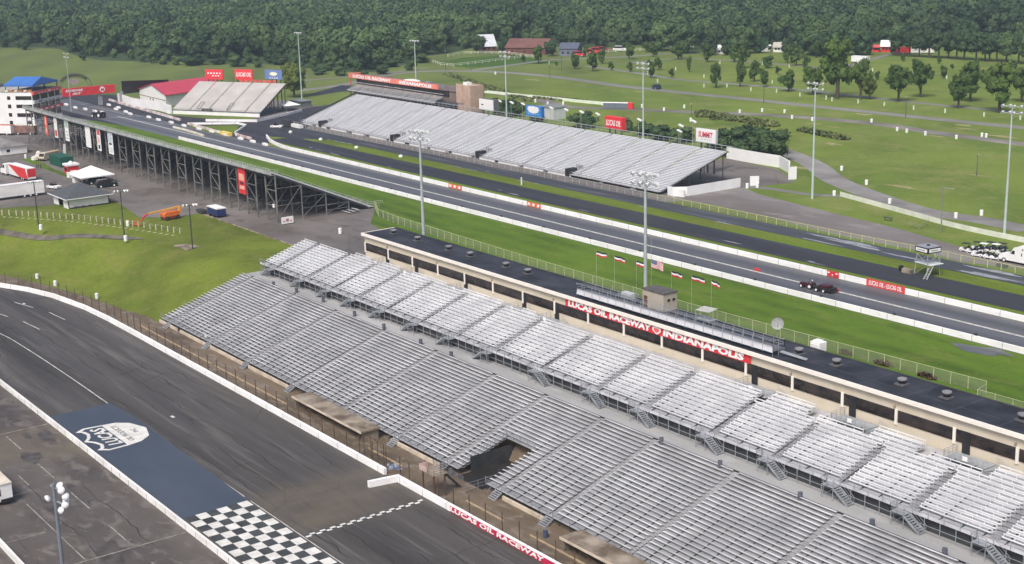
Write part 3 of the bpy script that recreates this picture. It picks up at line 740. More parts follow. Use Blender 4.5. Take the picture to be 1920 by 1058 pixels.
us = MB()
for i in range(int((X_U[-1] - X_U[0]) / 3)):
    x = X_U[0] + .1 + 3 * i
    us.bar((x, yb, zb_ - .1), (x, YU + NU * TU, ZU + NU * RU - .65), .08, .16)
    for k in range(1, 5): yy = yb + 2.6 * k; us.bar((x, yy, 0), (x, yy, ZU + (yy - YU) / TU * RU - .6), .08)
us.box(X_U[0] + .5, X_U[-1], yb + .7, yb + .75, .05, 1.9)  # dark sheet added to paint the shade under the deck, not framing
us.build('support_frame', darkst, t)
er = MB()
for r in range(0, NU + 1, 2):
    y = YU + r * TU; z = ZU + r * RU - .4; er.bar((X_U[0] - .05, y, z), (X_U[0] - .05, y, z + .9), .045)
er.build('end_rail', railm, t)
# landings with stairs at the foot of each aisle; to the left the flights fall left, to the right they fall right
for i, x in enumerate(X_U[1:-1]):
    lt = x < -178; st = MB(); x0, x1 = x - 1.55, x + .45; y0, y1 = yb - 1.25, yb - .02; zt = zb_ - .12
    st.box(x0, x1, y0, y1, zt - .06, zt)
    for px_ in (x0 + .06, x1 - .06): st.bar((px_, y0 + .06, 0), (px_, y0 + .06, zt), .07)
    st.bar((x0, y0 + .06, .1), (x1, y0 + .06, zt - .1), .04)
    so = st.build('stair_landing', stairm, t)
    f = MB(); n_ = 8; e = -1 if lt else 1; xs_ = x0 if lt else x1
    for k in range(n_):
        xx = xs_ + e * k * .3; z = zt - (k + 1) * zt / (n_ + 1); f.box(min(xx, xx + e * .27), max(xx, xx + e * .27), y0 + .05, y1 - .05, z - .04, z)
    for yy in (y0, y1): f.bar((xs_, yy, zt - .1), (xs_ + e * n_ * .3, yy, .12), .06, .28)
    f.build('stair_flight', M('stair_tread_blue_grey', (.27, .29, .31), .5, .2, 1), so)
    hr = MB()
    for yy in (y0, y1): hr.bar((xs_, yy, zt + 1), (xs_ + e * n_ * .3, yy, 1.1), .05); hr.bar((xs_ + e * n_ * .3, yy, 0), (xs_ + e * n_ * .3, yy, 1.1), .05); hr.bar((xs_, yy, zt + .5), (xs_ + e * n_ * .3, yy, .6), .035)
    xo = x1 if lt else x0
    rail(hr, tvec(xo, y0, zt), tvec(xo, y1, zt), 1.05, 1.2, .05, 4); rail(hr, tvec(x0, y0, zt), tvec(x1, y0, zt), 1.05, 1, .05, 3)
    hr.build('hand_rail', railm, so)
# door landings
for x in doors:
    lz = 5.0; wd_ = 1.5 if x < -150 else 2.9; xc = x + (0 if x < -150 else 1.8); g = MB(); g.box(xc - wd_, xc + wd_, 142.6, 145.4, lz - .08, lz); so = g.build('door_landing', stairm, t)
    f = MB(); n_ = 9
    for k in range(4):
        rr4 = (.5 + .38 * k) * (1.6 if x > -150 else 1); z = lz - .14 * (k + 1)
        f.prism([(xc + wd_ + rr4 * math.sin(math.pi * j / n_), 144.0 - 1.35 * math.cos(math.pi * j / n_)) for j in range(n_ + 1)], z - .05 - .01 * k, z)
    f.build('stair_flight', M('stair_tread_blue_grey', (.27, .29, .31)), so)
    h_ = MB(); rail(h_, tvec(xc - wd_, 142.6, lz), tvec(xc + wd_, 142.6, lz), 1.05, .8, .05, 3); rail(h_, tvec(xc - wd_, 142.6, lz), tvec(xc - wd_, 145.3, lz), 1.05, 1, .05, 3)
    h_.bar((xc + wd_, 145.3, lz + 1.05), (xc + wd_ + 2.2, 145.1, lz + .2), .05); h_.bar((xc + wd_ + 2.2, 145.1, lz + .2), (xc + wd_ + 2.2, 145.1, lz - .8), .05); h_.bar((xc + wd_, 145.3, lz + .5), (xc + wd_ + 2.2, 145.1, lz - .3), .04); h_.build('hand_rail', stairm, so)
    MB().box(xc - .1, xc + .65, 142.53, 142.56, lz + .35, lz + .95).build('notice_board', signwhite, so)
# ------------------------------------------------------------------ suite building
t = thing('suite_building', 'long cream suite building with black flat roof and dark windows above the upper stand', 'building', (-180, 149, 0)); SB = t
XE = 60
mb = MB(); mb.box(-250.9, XE, 145.6, 153.0, 0, 9.75); wallo = mb.build('wall', ribbed, t)
posts = [-250.7 + 9.24 * i for i in range(34)]
fr = MB(); gl = MB(); dr = MB()
for i, x in enumerate(posts[:-1]):
    if x > XE - 10: break
    wo = MB(); wo.box(x + .25, x + 9.0, 145.5, 145.59, 6.3, 7.95)
    o = wo.build('window', glass, t)
for i, x in enumerate(posts):
    if x > XE: break
    pm = MB(); pm.box(x - .22, x + .22, 145.42, 145.6, 5.9, 8.05); pm.build('window_post', creamt, t)
    if i % 2: MB().bar((x - .3, 145.3, 8.45), (x - .3, 145.6, 8.55), .28, .2).build('wall_lamp', M('brass_lamp', (.35, .28, .2), .5), t)
for x in doors: MB().box(x - .5, x + .7, 145.46, 145.495, 5.0, 8.0).build('door', black, t)
mb = MB(); mb.box(-251.35, XE, 145.05, 153.45, 9.78, 9.95); rf = mb.build('roof', roofdark, t)
mb = MB(); mb.box(-251.4, XE, 144.98, 145.3, 9.45, 10.02); mb.box(-251.42, -251.1, 145.3, 153.4, 9.5, 10.0); mb.build('fascia', creamt, t)
mb = MB(); mb.box(-251.3, XE, 153.2, 153.5, 9.5, 10.06); mb.build('gutter', darkst, rf)
sm = MB()
for k in range(42): x = -250 + 7.3 * k; sm.box(x, x + .07, 145.4, 153.1, 9.95, 9.958)
sm.box(-250, XE, 148.1, 148.16, 9.95, 9.962); sm.build('roof_seam', M('roof_seam', (.09, .09, .1), .6, .4, .8), rf)
for x in (-246, -236.7, -225.3, -217.8, -206.1, -199.3, -133.3, -126.2, -114.7, -107.4, -96, -85):
    v = MB(); v.box(x - .75, x + .75, 149.05, 150.5, 9.95, 10.12); v.build('vent_curb', M('vent_curb_grey', (.10, .10, .105)), rf)
    v = MB(); v.lathe((x, 149.8, 10.1), [(.42, 0), (.42, .35), (.62, .38), (.62, .72)], 14); v.build('roof_vent', black, rf)
    v = MB(); v.lathe((x, 149.8, 10.82), [(.66, -.16), (.66, .03), (.5, .06), (.48, .02)], 14); v.build('roof_vent_cap', M('dull_metal', (.22, .22, .22), .5), rf)
mb = MB(); mb.box(-182.8, -138.8, 145.36, 145.46, 7.98, 9.42); sg = mb.build('banner', red, t)
text('LUCAS OIL RACEWAY', 'lettering', (-171.3, 145.36, 8.72), (1, 0, 0), (0, 0, 1), 21.4, 1.16, signwhite, sg, .05, .1)
text('INDIANAPOLIS', 'lettering', (-149.0, 145.36, 8.72), (1, 0, 0), (0, 0, 1), 17.8, 1.16, signwhite, sg, .05, .1)
mb = MB(); p = [(-159.4, 9.25), (-158.4, 9.15), (-158.4, 8.6), (-159.15, 8.1), (-159.4, 8.05), (-159.65, 8.1), (-160.4, 8.6), (-160.4, 9.15)]
mb.quad(*[(a, 145.32, b_) for a, b_ in p]); mb.build('round_emblem', signwhite, sg)
mb = MB(); mb.quad(*[(-159.4 + (a + 159.4) * .62, 145.30, 8.65 + (b_ - 8.65) * .62) for a, b_ in p]); mb.build('emblem_centre', redf, sg)
# camera deck on the roof
dk = MB(); dk.box(-180.2, -134.8, 145.9, 148.2, 10.85, 10.95); dko = dk.build('roof_deck', M('deck_boards', (.13, .135, .15), .6, .2, .5), t)
fpn = MB(); fpn.box(-180.2, -134.8, 145.84, 145.88, 10.55, 11.5); fpn.build('deck_panel', M('pale_panel', (.62, .63, .66), .5, .1, .4, sc=(1, 1, 3)), dko)
rr = MB(); rail(rr, tvec(-180.2, 145.8, 10.4), tvec(-134.8, 145.8, 10.4), 2.1, 2.1, .06, 2); rail(rr, tvec(-180.2, 148.2, 10.95), tvec(-134.8, 148.2, 10.95), 1.2, 2.1, .06, 3)
rail(rr, tvec(-180.2, 145.8, 10.95), tvec(-180.2, 148.2, 10.95), 1.2, 1.2, .06, 3); rail(rr, tvec(-134.8, 145.8, 10.0), tvec(-134.8, 148.2, 10.0), 2.4, 1.2, .06, 3); rr.build('deck_rail', stairm, dko)
lg = MB()
for i in range(20): lg.bar((-180 + 2.37 * i, 147.9, 9.95), (-180 + 2.37 * i, 147.9, 10.85), .06)
lg.build('deck_leg', darkst, dko)
rm = MB(); rm.bar((-134.4, 147, 10.7), (-130.5, 148.4, 10.05), .9, .06); rm.build('ramp', stairm, dko)
# roof house with two small windows
mb = MB(); mb.box(-168.3, -163.2, 150.3, 153.3, 9.96, 13.0); rh = mb.build('roof_house', M('beige_block', (.40, .36, .29), .8, .08, .3), t)
mb = MB(); mb.box(-168.45, -163.05, 150.15, 153.45, 13.0, 13.15); mb.build('roof_house_roof', M('brown_flat_roof', (.09, .085, .085), .8, .2, .6), rh)
for yy in (151.2, 152.3): MB().box(-163.2, -163.14, yy, yy + .55, 11.6, 12.0).build('small_window', black, rh)
MB().box(-167.9, -167.1, 150.22, 150.3, 9.97, 12).build('roof_house_door', rust, rh)
mb = MB(); mb.bar((-172.2, 149.5, 11.5), (-169.8, 149.5, 11.5), 1.1, .9); mb.build('tank', M('pale_tank', (.5, .5, .52), .4, .15, 1), t)
mb = MB()
for k in range(5): mb.bar((-172.5 + k * .8, 148.9, 10), (-172.2 + k * .8, 150, 11.9), .05); mb.bar((-171.9 + k * .8, 148.9, 10), (-172.3 + k * .8, 148.8, 11.7), .05)
mb.bar((-172.8, 148.8, 11.6), (-168.9, 148.8, 11.6), .06); mb.bar((-172.8, 150.1, 11.9), (-168.9, 150.1, 11.9), .06); mb.build('tank_frame', stairm, t)
MB().box(-173.9, -173.2, 148.6, 149.6, 9.96, 11).build('equipment_box', M('slate_blue_box', (.06, .08, .11), .5), t)
# small camera stand with a tilted pale roof on the deck
d = thing('camera_stand', 'small metal camera stand with pale tilted roof on the black roof', 'stand', (-155.5, 150, 9.95)); at_ = G(1362, 612, 10)
bx, by = -153.5, 150.6; d.location = (bx, by, 9.95); WO[d.name] = Vector((bx, by, 9.95))
MB().add([(bx - 1.6, by - 1, 12.2), (bx + 1.6, by - 1, 12.4), (bx + 1.6, by + 1, 12.7), (bx - 1.6, by + 1, 12.5)], [(0, 1, 2, 3), (3, 2, 1, 0)]).build('canopy', whitew, d)
m_ = MB()
for a in (-1.5, 1.5):
    for b_ in (-.9, .9): m_.bar((bx + a, by + b_, 9.96), (bx + a, by + b_, 12.4), .06)
rail(m_, tvec(bx - 1.5, by - .9, 10.9), tvec(bx + 1.5, by - .9, 10.9), .8, 1, .05, 2); m_.box(bx - 1.5, bx + 1.5, by - .9, by + .9, 10.85, 10.92); m_.build('frame', stairm, d)
# things on the roof and behind
d = thing('satellite_dish', 'round grey mesh satellite dish beside the fence behind the suites', 'dish', (-142.3, 154.4, 0)); x, y = -138.5, 155.0
q = PY(1458, 607, 155.0); x, z = q.x, q.z; d.location = (x, 155, 0); WO[d.name] = Vector((x, 155, 0))
v = MB(); n_ = 20; nd = Vector((.55, -.75, .35)).normalized(); a_ = nd.cross(Vector((0, 0, 1))).normalized(); b__ = a_.cross(nd)
rings = [(0, -.25), (.35, -.2), (.7, -.08), (1.0, .1)]; vs = []; fs = []
for (r, o_) in rings:
    for k in range(n_): th = 2 * math.pi * k / n_; vs.append(Vector((x, 155, z)) + (a_ * math.cos(th) + b__ * math.sin(th)) * (r * .95 + .01) + nd * o_)
for k in range(3):
    for i in range(n_): fs.append((k * n_ + i, k * n_ + (i + 1) % n_, (k + 1) * n_ + (i + 1) % n_, (k + 1) * n_ + i))
v.add(vs, fs); v.build('reflector', M('dish_mesh_grey', (.3, .31, .29), .6, .15, 4), d)
MB().tube((x, 155, 0), (x, 155, z), .08).build('mast', stairm, d)
v = MB(); v.bar(Vector((x, 155, z)) + a_ * .8, Vector((x, 155, z)) + nd * .9, .04); v.bar(Vector((x, 155, z)) - a_ * .8, Vector((x, 155, z)) + nd * .9, .04); v.build('feed_arm', stairm, d)
q = PY(1529, 653, 153.8)
mb = MB(); mb.box(q.x - .9, q.x + .9, 153.62, 155.2, 9.0, 10.9); mb.box(q.x - .5, q.x + .5, 153.8, 154.8, 10.9, 11.15)
for k in range(5): mb.box(q.x - .8, q.x + .8, 153.55, 153.62, 9.2 + .32 * k, 9.3 + .32 * k)
one('white_tank', 'white louvred unit at the back edge of the black roof', 'air unit', mb, whitew)
# ------------------------------------------------------------------ fence behind the suites
fence('chain_link_fence', 'long chain link fence with yellow green posts between suites and lawn', [tvec(-316, 187, 0), tvec(-306, 182, 0), tvec(-294, 180.5, 0), tvec(-240, 178.3, 0), tvec(-186, 177.6, 0), tvec(-160, 178.5, 0), tvec(-122, 180, 0)], 2.0, 3.1, M('yellow_green_pipe', (.42, .46, .25), .6, .1, 1), chain, r=.055)
fence('chain_link_fence', 'lower fence with plain rail leading from the corner post to the right edge', [tvec(-122, 180, 0), tvec(-121.4, 177, 0), tvec(-60, 178, 0)], 1.5, 3.1, M('yellow_green_pipe', (.42, .46, .25)), chain, r=.05)
for u, v_, s_ in ((1586, 664, .5), (1655, 684, .6), (1738, 708, .6)):
    q = G(u, v_); mb = MB(); rb = random.Random(u)
    for k in range(160):
        a = rb.uniform(0, 6.28); e = rb.uniform(-.3, 1.4); r = 1.2 * s_ * rb.uniform(.75, 1.05); c_ = Vector((q.x + r * math.cos(a) * math.cos(e) * 2.6, q.y + r * math.sin(a) * math.cos(e), max(.1, .15 + r * .8 * math.sin(e))))
        d1 = Vector((rb.uniform(-1, 1), rb.uniform(-1, 1), rb.uniform(-1, 1))).normalized() * .35; d2 = d1.cross(Vector((rb.random(), rb.random(), rb.random()))).normalized() * .3
        mb.quad(c_ - d1, c_ + d2, c_ + d1, c_ - d2)
    one('shrub', 'small reddish shrub against the fence behind the black roof', 'shrub', mb, M('reddish_shrub', (.09, .06, .03), .9, .4, 1), 'shrubs along the fence')
# ------------------------------------------------------------------ tall floodlight poles
def light_pole(name, label, base, H, group, lamps=8, double=True, mat=None, rz=0, s=1.0, dark=False):
    t = at0(thing(name, label, 'light pole', base, group, rz))
    pm = mat or M('galvanised_pole', (.36, .40, .40), .5, .12, .4)
    MB().tube((0, 0, 0), (0, 0, H), (.42 if lamps > 9 else .34) * s, (.2 if lamps > 9 else .15) * s, 10).build('pole', pm, t)
    ca = MB(); rows = 2 if double else 1; per = lamps // rows
    for k in range(rows): ca.bar((-2.3 * s, 0, H - .3 - 1.5 * k), (2.3 * s, 0, H - .3 - 1.5 * k), .14)
    ca.build('cross_arm', pm, t)
    lm = MB(); lm.tube((0, -.1, .15), (0, .55, -.25), .12, .42, 10); me = lm.build('lamp', M('lamp_housing', (.62, .63, .62), .35, .1, 1), t)
    md = me.data; bpy.data.objects.remove(me)
    for k in range(rows):
        for i in range(per):
            o = bpy.data.objects.new('lamp', md); C.objects.link(o); o.parent = t
            o.location = ((-2.2 + 4.4 * i / max(1, per - 1)) * s, (.1 if i % 2 else -.5), H - .1 - 1.5 * k); o.scale = (s, s, s)
            o.rotation_euler = (0, 0, (0 if i % 2 else math.pi) if lamps > 9 else 0)
    return t
light_pole('floodlight_pole', 'tall grey floodlight pole behind the left part of the suite roof', (-242.5, 155.0, 0), 31.6, 'tall floodlight poles', 12)
light_pole('floodlight_pole', 'tall grey floodlight pole rising behind the roof house and flags', (-172.8, 155.0, 0), 31.4, 'tall floodlight poles', 12)
fr_m = M('pale_green_pole', (.42, .50, .47), .5, .1, .4)
light_pole('floodlight_pole', 'tall pale floodlight pole above the white semi truck at the right', (-186.5, 278.5, 0), 30, 'tall floodlight poles', 8, mat=fr_m, rz=math.pi)
light_pole('floodlight_pole', 'tall pale floodlight pole on the grass beside the paved lot', (-245.7, 279.6, 0), 30.7, 'tall floodlight poles', 8, mat=fr_m, rz=math.pi)
q = PY(1206, 258, 292); light_pole('floodlight_pole', 'tall pale floodlight pole behind the far stand right of the red billboard', (q.x, 292, 0), PY(1204, 118, 292).z, 'tall floodlight poles', 8, mat=fr_m, rz=math.pi)
q = PY(950, 220, 292); light_pole('floodlight_pole', 'tall pale floodlight pole behind the far stand near the blue billboard', (q.x, 292, 0), PY(948, 97, 292).z, 'tall floodlight poles', 8, mat=fr_m, rz=math.pi)
q = PY(780, 150, 300); light_pole('floodlight_pole', 'tall floodlight pole behind the tan press building', (q.x, 300, 0), PY(777, 76, 300).z, 'tall floodlight poles', 6, False, mat=fr_m, rz=math.pi)
light_pole('floodlight_pole', 'tall floodlight pole beside the round tree at the end stand', (-550.9, 291.5, 0), 29.5, 'tall floodlight poles', 6, False, mat=fr_m, rz=math.pi)
q = G(134, 209); light_pole('floodlight_pole', 'thin floodlight pole beside the red bridge sign', (q.x, q.y, 0), topz(q, 125, 100), 'tall floodlight poles', 4, s=.7)
# foreground pole seen from behind its lamps
fg = at0(thing('floodlight_pole', 'near grey floodlight pole with round white lamps at bottom left', 'light pole', (-137.0, 41.0, -7), 'tall floodlight poles'))
MB().tube((0, 0, 0), (0, 0, 24.4), .3, .17, 12).build('pole', M('galvanised_pole_near', (.16, .18, .21), .45, .12, .4), fg)
MB().bar((-1.0, 0, 23.9), (1.3, .3, 23.9), .12).bar((-.6, 0, 22.4), (1.2, .4, 22.4), .12).build('cross_arm', stairm, fg)
for (a, b_, c_, rz_) in ((-.75, -.55, 22.6, 2.6), (.55, .5, 24.2, .2), (1.15, .4, 23.9, .5), (1.35, .7, 23.2, .7), (.8, .9, 22.5, .4), (.75, .3, 21.6, .2), (1.25, .6, 22.3, .7)):
    l = MB(); l.lathe((0, 0, 0), [(.1, .3), (.26, .26), (.38, .1), (.42, 0)], 14); o = l.build('lamp', M('lamp_shade_white', (.72, .74, .76), .35, .06, 2), fg)
    o.location = (a, b_, c_); o.rotation_euler = (R(55), 0, rz_)
# black poles on the hill
for (u, v_, tt, lab) in ((73, 430, 340, 'black wooden light pole in front of the long white trailer'), (234, 450, 358, 'black wooden light pole in front of the grey roofed pavilion'), (363, 487, 384, 'black wooden light pole in front of the orange boom lift')):
    b_ = G(u, v_, -1 if u < 300 else -2.6); b_.z = gz(b_.x, b_.y); H = topz(b_, u - (8 if u > 300 else 10), tt) - b_.z
    t = at0(thing('light_pole', lab, 'light pole', b_, 'black light poles on the hill'))
    MB().tube((0, 0, -.3), (0, 0, H), .17, .12, 8).build('pole', darkst, t)
    MB().bar((-.4, -1.3, H - .3), (.4, 1.3, H - .3), .1).build('cross_arm', darkst, t)
    for k, (dx, dy) in enumerate(((-.45, -1.2), (-.2, -.6), (.3, .7), (.5, 1.2))):
        o = MB().tube((0, 0, .1), (.35, -.35, -.2), .12, .33, 10).build('lamp', signwhite, t); o.location = (dx, dy, H); o.rotation_euler.z = k * .8
# ------------------------------------------------------------------ flags
def flag(u0, v0, u1, v1, kind, label):
    yb_ = 172.0; p = PY(u0, v0, yb_); q = PY(u1, v1, yb_); hh = .95 if kind == 'tri' else 1.6
    t = thing('flag_pole', label, 'flag', (p.x, yb_, 0), 'flags on thin poles behind the suites'); H = p.z + .1
    if kind != 'tri': H = PY(u0, 445, yb_).z
    MB().tube((p.x, yb_, 0), (p.x, yb_, H), .035, .025, 6).build('pole', M('flag_pole_grey', (.4, .42, .38), .5), t)
    n_ = 16; wdt = q.x - p.x; mb = MB()
    stripes = [(.0, .34, 2), (.34, .67, 1), (.67, 1, 0)] if kind == 'tri' else [(k / 13, (k + 1) / 13, 2 if k % 2 == 0 else 1) for k in range(13)]
    for (s0, s1, ci) in stripes:
        for i in range(n_):
            a0, a1 = i / n_, (i + 1) / n_
            def pt(a, s_): return (p.x + wdt * a, yb_ - .18 * math.sin(a * 7 + u0) * a, p.z - hh + hh * s_ + (q.z - p.z) * a * .6 + .06 * math.sin(a * 9 + u0))
            mb.cur = ci if not (kind != 'tri' and a1 < .45 and s0 > .44) else 3
            mb.quad(pt(a0, s0), pt(a1, s0), pt(a1, s1), pt(a0, s1))
    fo = mb.build('flag', [M('flag_black', (.02, .025, .04)), M('flag_white', (.8, .8, .8)), M('flag_red', (.55, .03, .04)), M('flag_blue', (.04, .06, .2))], t)
    if kind != 'tri':
        st = MB()
        for i in range(6):
            for j in range(4):
                a = .04 + .068 * i; s_ = .52 + .12 * j; cx = p.x + wdt * a; cz = p.z - hh + hh * s_ + (q.z - p.z) * a * .6 + .06 * math.sin(a * 9 + u0); cy = yb_ - .18 * math.sin(a * 7 + u0) * a - .02
                st.quad((cx - .04, cy, cz - .04), (cx + .04, cy, cz - .04), (cx + .04, cy, cz + .04), (cx - .04, cy, cz + .04))
        st.build('stars', M('flag_white', (.8, .8, .8)), fo)
fl = [(1118, 471, 1138, 476), (1152, 479, 1172, 485), (1193, 489, 1212, 494), (1259, 508, 1279, 514), (1297, 516, 1321, 523), (1334, 525, 1350, 533)]
for k, f4 in enumerate(fl):
    flag(*f4, 'tri', ('leftmost', 'second from left', 'third, half hidden,', 'first right of the striped national', 'second right of the striped national', 'rightmost')[k].capitalize() + ' black, white and red flag on a thin pole over the lawn' if k < 3 or k == 5 else ('first', '', '', 'First', 'Second')[k] + ' black white red flag right of the stars and stripes')
flag(1221, 486, 1244, 494, 'us', 'flag with stars and red and white stripes on the tallest thin pole')
# ------------------------------------------------------------------ trash barrels on the concourse
def barrel(u, v_, z, lab, mat, grp, h=.95, r=.32, name='trash_barrel', cat='barrel', p=None):
    q = p or G(u, v_, z); t = at0(thing(name, lab, cat, q, grp))
    MB().lathe((0, 0, 0), [(r, 0), (r * 1.04, h * .33), (r, h * .36), (r * 1.04, h * .66), (r, h * .69), (r, h)], 12).build('drum', mat, t)
    MB().lathe((0, 0, h), [(r * 1.08, 0), (r * 1.08, .05), (r * .6, .09)], 12).build('rim', mat, t); return t
bm_ = M('grey_blue_barrel', (.09, .10, .12), .5, .2, 2); bg_ = 'trash barrels along the concourse'
for u, v_, lab in ((513, 537, 'first trash barrel on the concourse at the far left end'), (556, 549, 'second trash barrel from the left on the concourse'), (606, 567, 'third trash barrel from the left on the concourse'), (665, 593, 'fourth trash barrel from the left on the concourse'), (720, 617, 'fifth trash barrel from the left on the concourse'), (789, 646, 'sixth trash barrel from the left on the concourse'), (846, 670, 'seventh trash barrel from the left on the concourse'), (1240, 833, 'trash barrel on the concourse below the word on the right end of the sign'), (1350, 877, 'trash barrel beside a stair flight right of the concourse middle'), (1500, 937, 'third trash barrel from the right on the concourse'), (1635, 988, 'second trash barrel from the right on the concourse'), (1771, 1043, 'rightmost trash barrel on the concourse at the bottom edge')):
    barrel(u, v_, .03, lab, bm_, bg_)
barrel(1023, 1008, Z0, 'dark blue barrel on the dirt below the lower stand', M('navy_barrel', (.05, .06, .11), .5, .2, 2), 'trash barrels on the dirt')
barrel(853, 900, Z0, 'dark barrel in the shade of the tunnel mouth', bm_, 'trash barrels on the dirt', p=Vector((-162.6, 107, -7)))
# ------------------------------------------------------------------ catch fence
def catch(name, label, pts, step=3.95, h=3.1):
    return fence(name, label, pts, h, step, rust, chaind, r=.055, rails=0, cat='catch fence')
bo = [Vector((p.x, p.y, Z0)) for p in oc[5:12]]; off = []
for i, p in enumerate(bo):
    a = bo[max(0, i - 1)]; b_ = bo[min(len(bo) - 1, i + 1)]; d = (b_ - a).normalized(); off.append(p + Vector((-d.y, d.x, 0)) * 1.6)
catch('catch_fence', 'rusty catch fence following the curved wall below the grass hill', off + [tvec(-262, 100.9, Z0)])
catch('catch_fence', 'rusty catch fence along the straight wall in front of the lower stand', [tvec(-262, 100.9, Z0), tvec(-167, 100.9, Z0)])
catch('catch_fence', 'rusty catch fence behind the red lettered wall at the bottom edge', [tvec(-164, 100.6, Z0), tvec(-110, 100.6, Z0)])
mb = MB()
for a, b_ in ((-272, -238), (-236, -207), (-180, -170), (-153, -144), (-138, -120)): mb.bar((a, 103.1, Z0 + .12), (b_, 103.1, Z0 + .12), .16)
for k, (a, b_) in enumerate(((-272, -238), (-236, -207), (-180, -170), (-153, -144), (-138, -120))):
    one('ground_rail', ('tan pipe rail', 'tan pipe rail second from the left', 'short tan pipe rail left of the starter stand', 'tan pipe rail right of the starter stand', 'tan pipe rail at the bottom edge')[k] + ' on the dirt before the lower stand', 'rail', MB().bar((a, 103.1, Z0 + .1), (b_, 103.1, Z0 + .1), .18), M('tan_pipe', (.42, .32, .2), .7, .2, 1), 'tan rails on the dirt')
# starter stand
t = thing('starter_stand', 'tall starter stand on dark legs above the wall by the start line', 'stand', (-158, 101, Z0))
m_ = MB()
for a in (-159.6, -156.6):
    for b_ in (100.2, 102): m_.bar((a, b_, Z0), (a, b_, Z0 + 3.5), .16)
m_.bar((-159.6, 100.2, Z0 + 1.2), (-156.6, 100.2, Z0 + 2.8), .06); m_.bar((-156.6, 100.2, Z0 + 1), (-156.6, 102, Z0 + 2.6), .06); m_.build('leg_frame', rust, t)
MB().box(-160, -156.2, 99.9, 102.3, Z0 + 3.5, Z0 + 3.62).build('platform', conct, t)
MB().box(-160, -158, 99.86, 99.92, Z0 + 3.62, Z0 + 4.4).box(-160.04, -159.98, 99.9, 101.4, Z0 + 3.62, Z0 + 4.4).build('front_panel', M('pinkish_panel', (.5, .36, .32), .7, .2, 1), t)
m_ = MB(); rail(m_, tvec(-160, 102.3, Z0 + 3.6), tvec(-156.2, 102.3, Z0 + 3.6), 1, 1, .05, 3); rail(m_, tvec(-156.2, 99.9, Z0 + 3.6), tvec(-156.2, 102.3, Z0 + 3.6), 1, 1, .05, 3); m_.build('rail', darkst, t)
st = steps(MB(), -158.6, -157.6, 102.3, Z0 + 3.6, 12, .26, .28, 1); st.build('stair', darkst, t)
# gate frames, blue tarp, concrete block at the wall end
t = thing('fence_gate', 'rusty gate frame of tall pipes at the end of the straight wall', 'gate', (-176.5, 101, Z0)); m_ = MB()
for a in (-178.3, -176.2, -174.2, -172.4): m_.bar((a, 101.4, Z0), (a, 101.4, Z0 + 3.4), .1)
m_.bar((-178.3, 101.4, Z0 + 3.4), (-172.4, 101.4, Z0 + 3.4), .08); m_.bar((-178.3, 101.4, Z0 + 1.8), (-172.4, 101.4, Z0 + 1.8), .06); m_.build('frame', rust, t)
mb = MB(); rb = random.Random(5)
for k in range(9):
    a = -171.6 + rb.uniform(0, 2.2); b_ = 101.6 + rb.uniform(-.5, 1); s_ = rb.uniform(.3, .7)
    mb.add([(a - s_, b_ - s_ * .6, Z0 + .05), (a + s_, b_ - s_ * .5, Z0 + .08), (a + s_ * .8, b_ + s_ * .6, Z0 + .04), (a - s_ * .7, b_ + s_ * .6, Z0 + .06), (a, b_, Z0 + s_ * .9)], [(0, 1, 4), (1, 2, 4), (2, 3, 4), (3, 0, 4), (3, 2, 1, 0)])
one('tarpaulin', 'crumpled blue tarpaulin on the dirt at the end of the wall', 'tarp', mb, M('blue_tarp', (.08, .14, .30), .5, .5, 2, col2=(.35, .38, .42)))
# ------------------------------------------------------------------ scaffold grandstand seen from behind (left)
t = thing('scaffold_grandstand', 'tall scaffold grandstand at the left seen from behind with hanging banners', 'grandstand', (-420, 160, 0))
SX0, SX1 = -512.0, -316.8; YB, YF = 158.6, 185.0; ZT, ZF = 12.6, .9; ns = 32
dm = MB(); sl = (ZT - ZF) / (YB - YF)
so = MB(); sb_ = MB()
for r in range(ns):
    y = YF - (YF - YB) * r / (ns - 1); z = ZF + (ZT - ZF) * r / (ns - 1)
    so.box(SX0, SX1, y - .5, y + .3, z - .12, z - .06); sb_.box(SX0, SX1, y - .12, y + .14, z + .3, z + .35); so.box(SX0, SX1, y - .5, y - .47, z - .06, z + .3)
sd_ = so.build('seating_deck', M('shade_darkened_deck_boards', (.07, .072, .075), .7, .25, .4), t); o = sb_.build('bench_rows', alu2, sd_)  # boards coloured near black: shade below the seating painted into the deck
us = MB()
for i in range(9):
    x = SX0 + (SX1 - SX0) * i / 8
    us.bar((x, YF, ZF - .35), (x, YB, ZT - .35), .12, .35)
us.build('raker_beam', darkst, t)
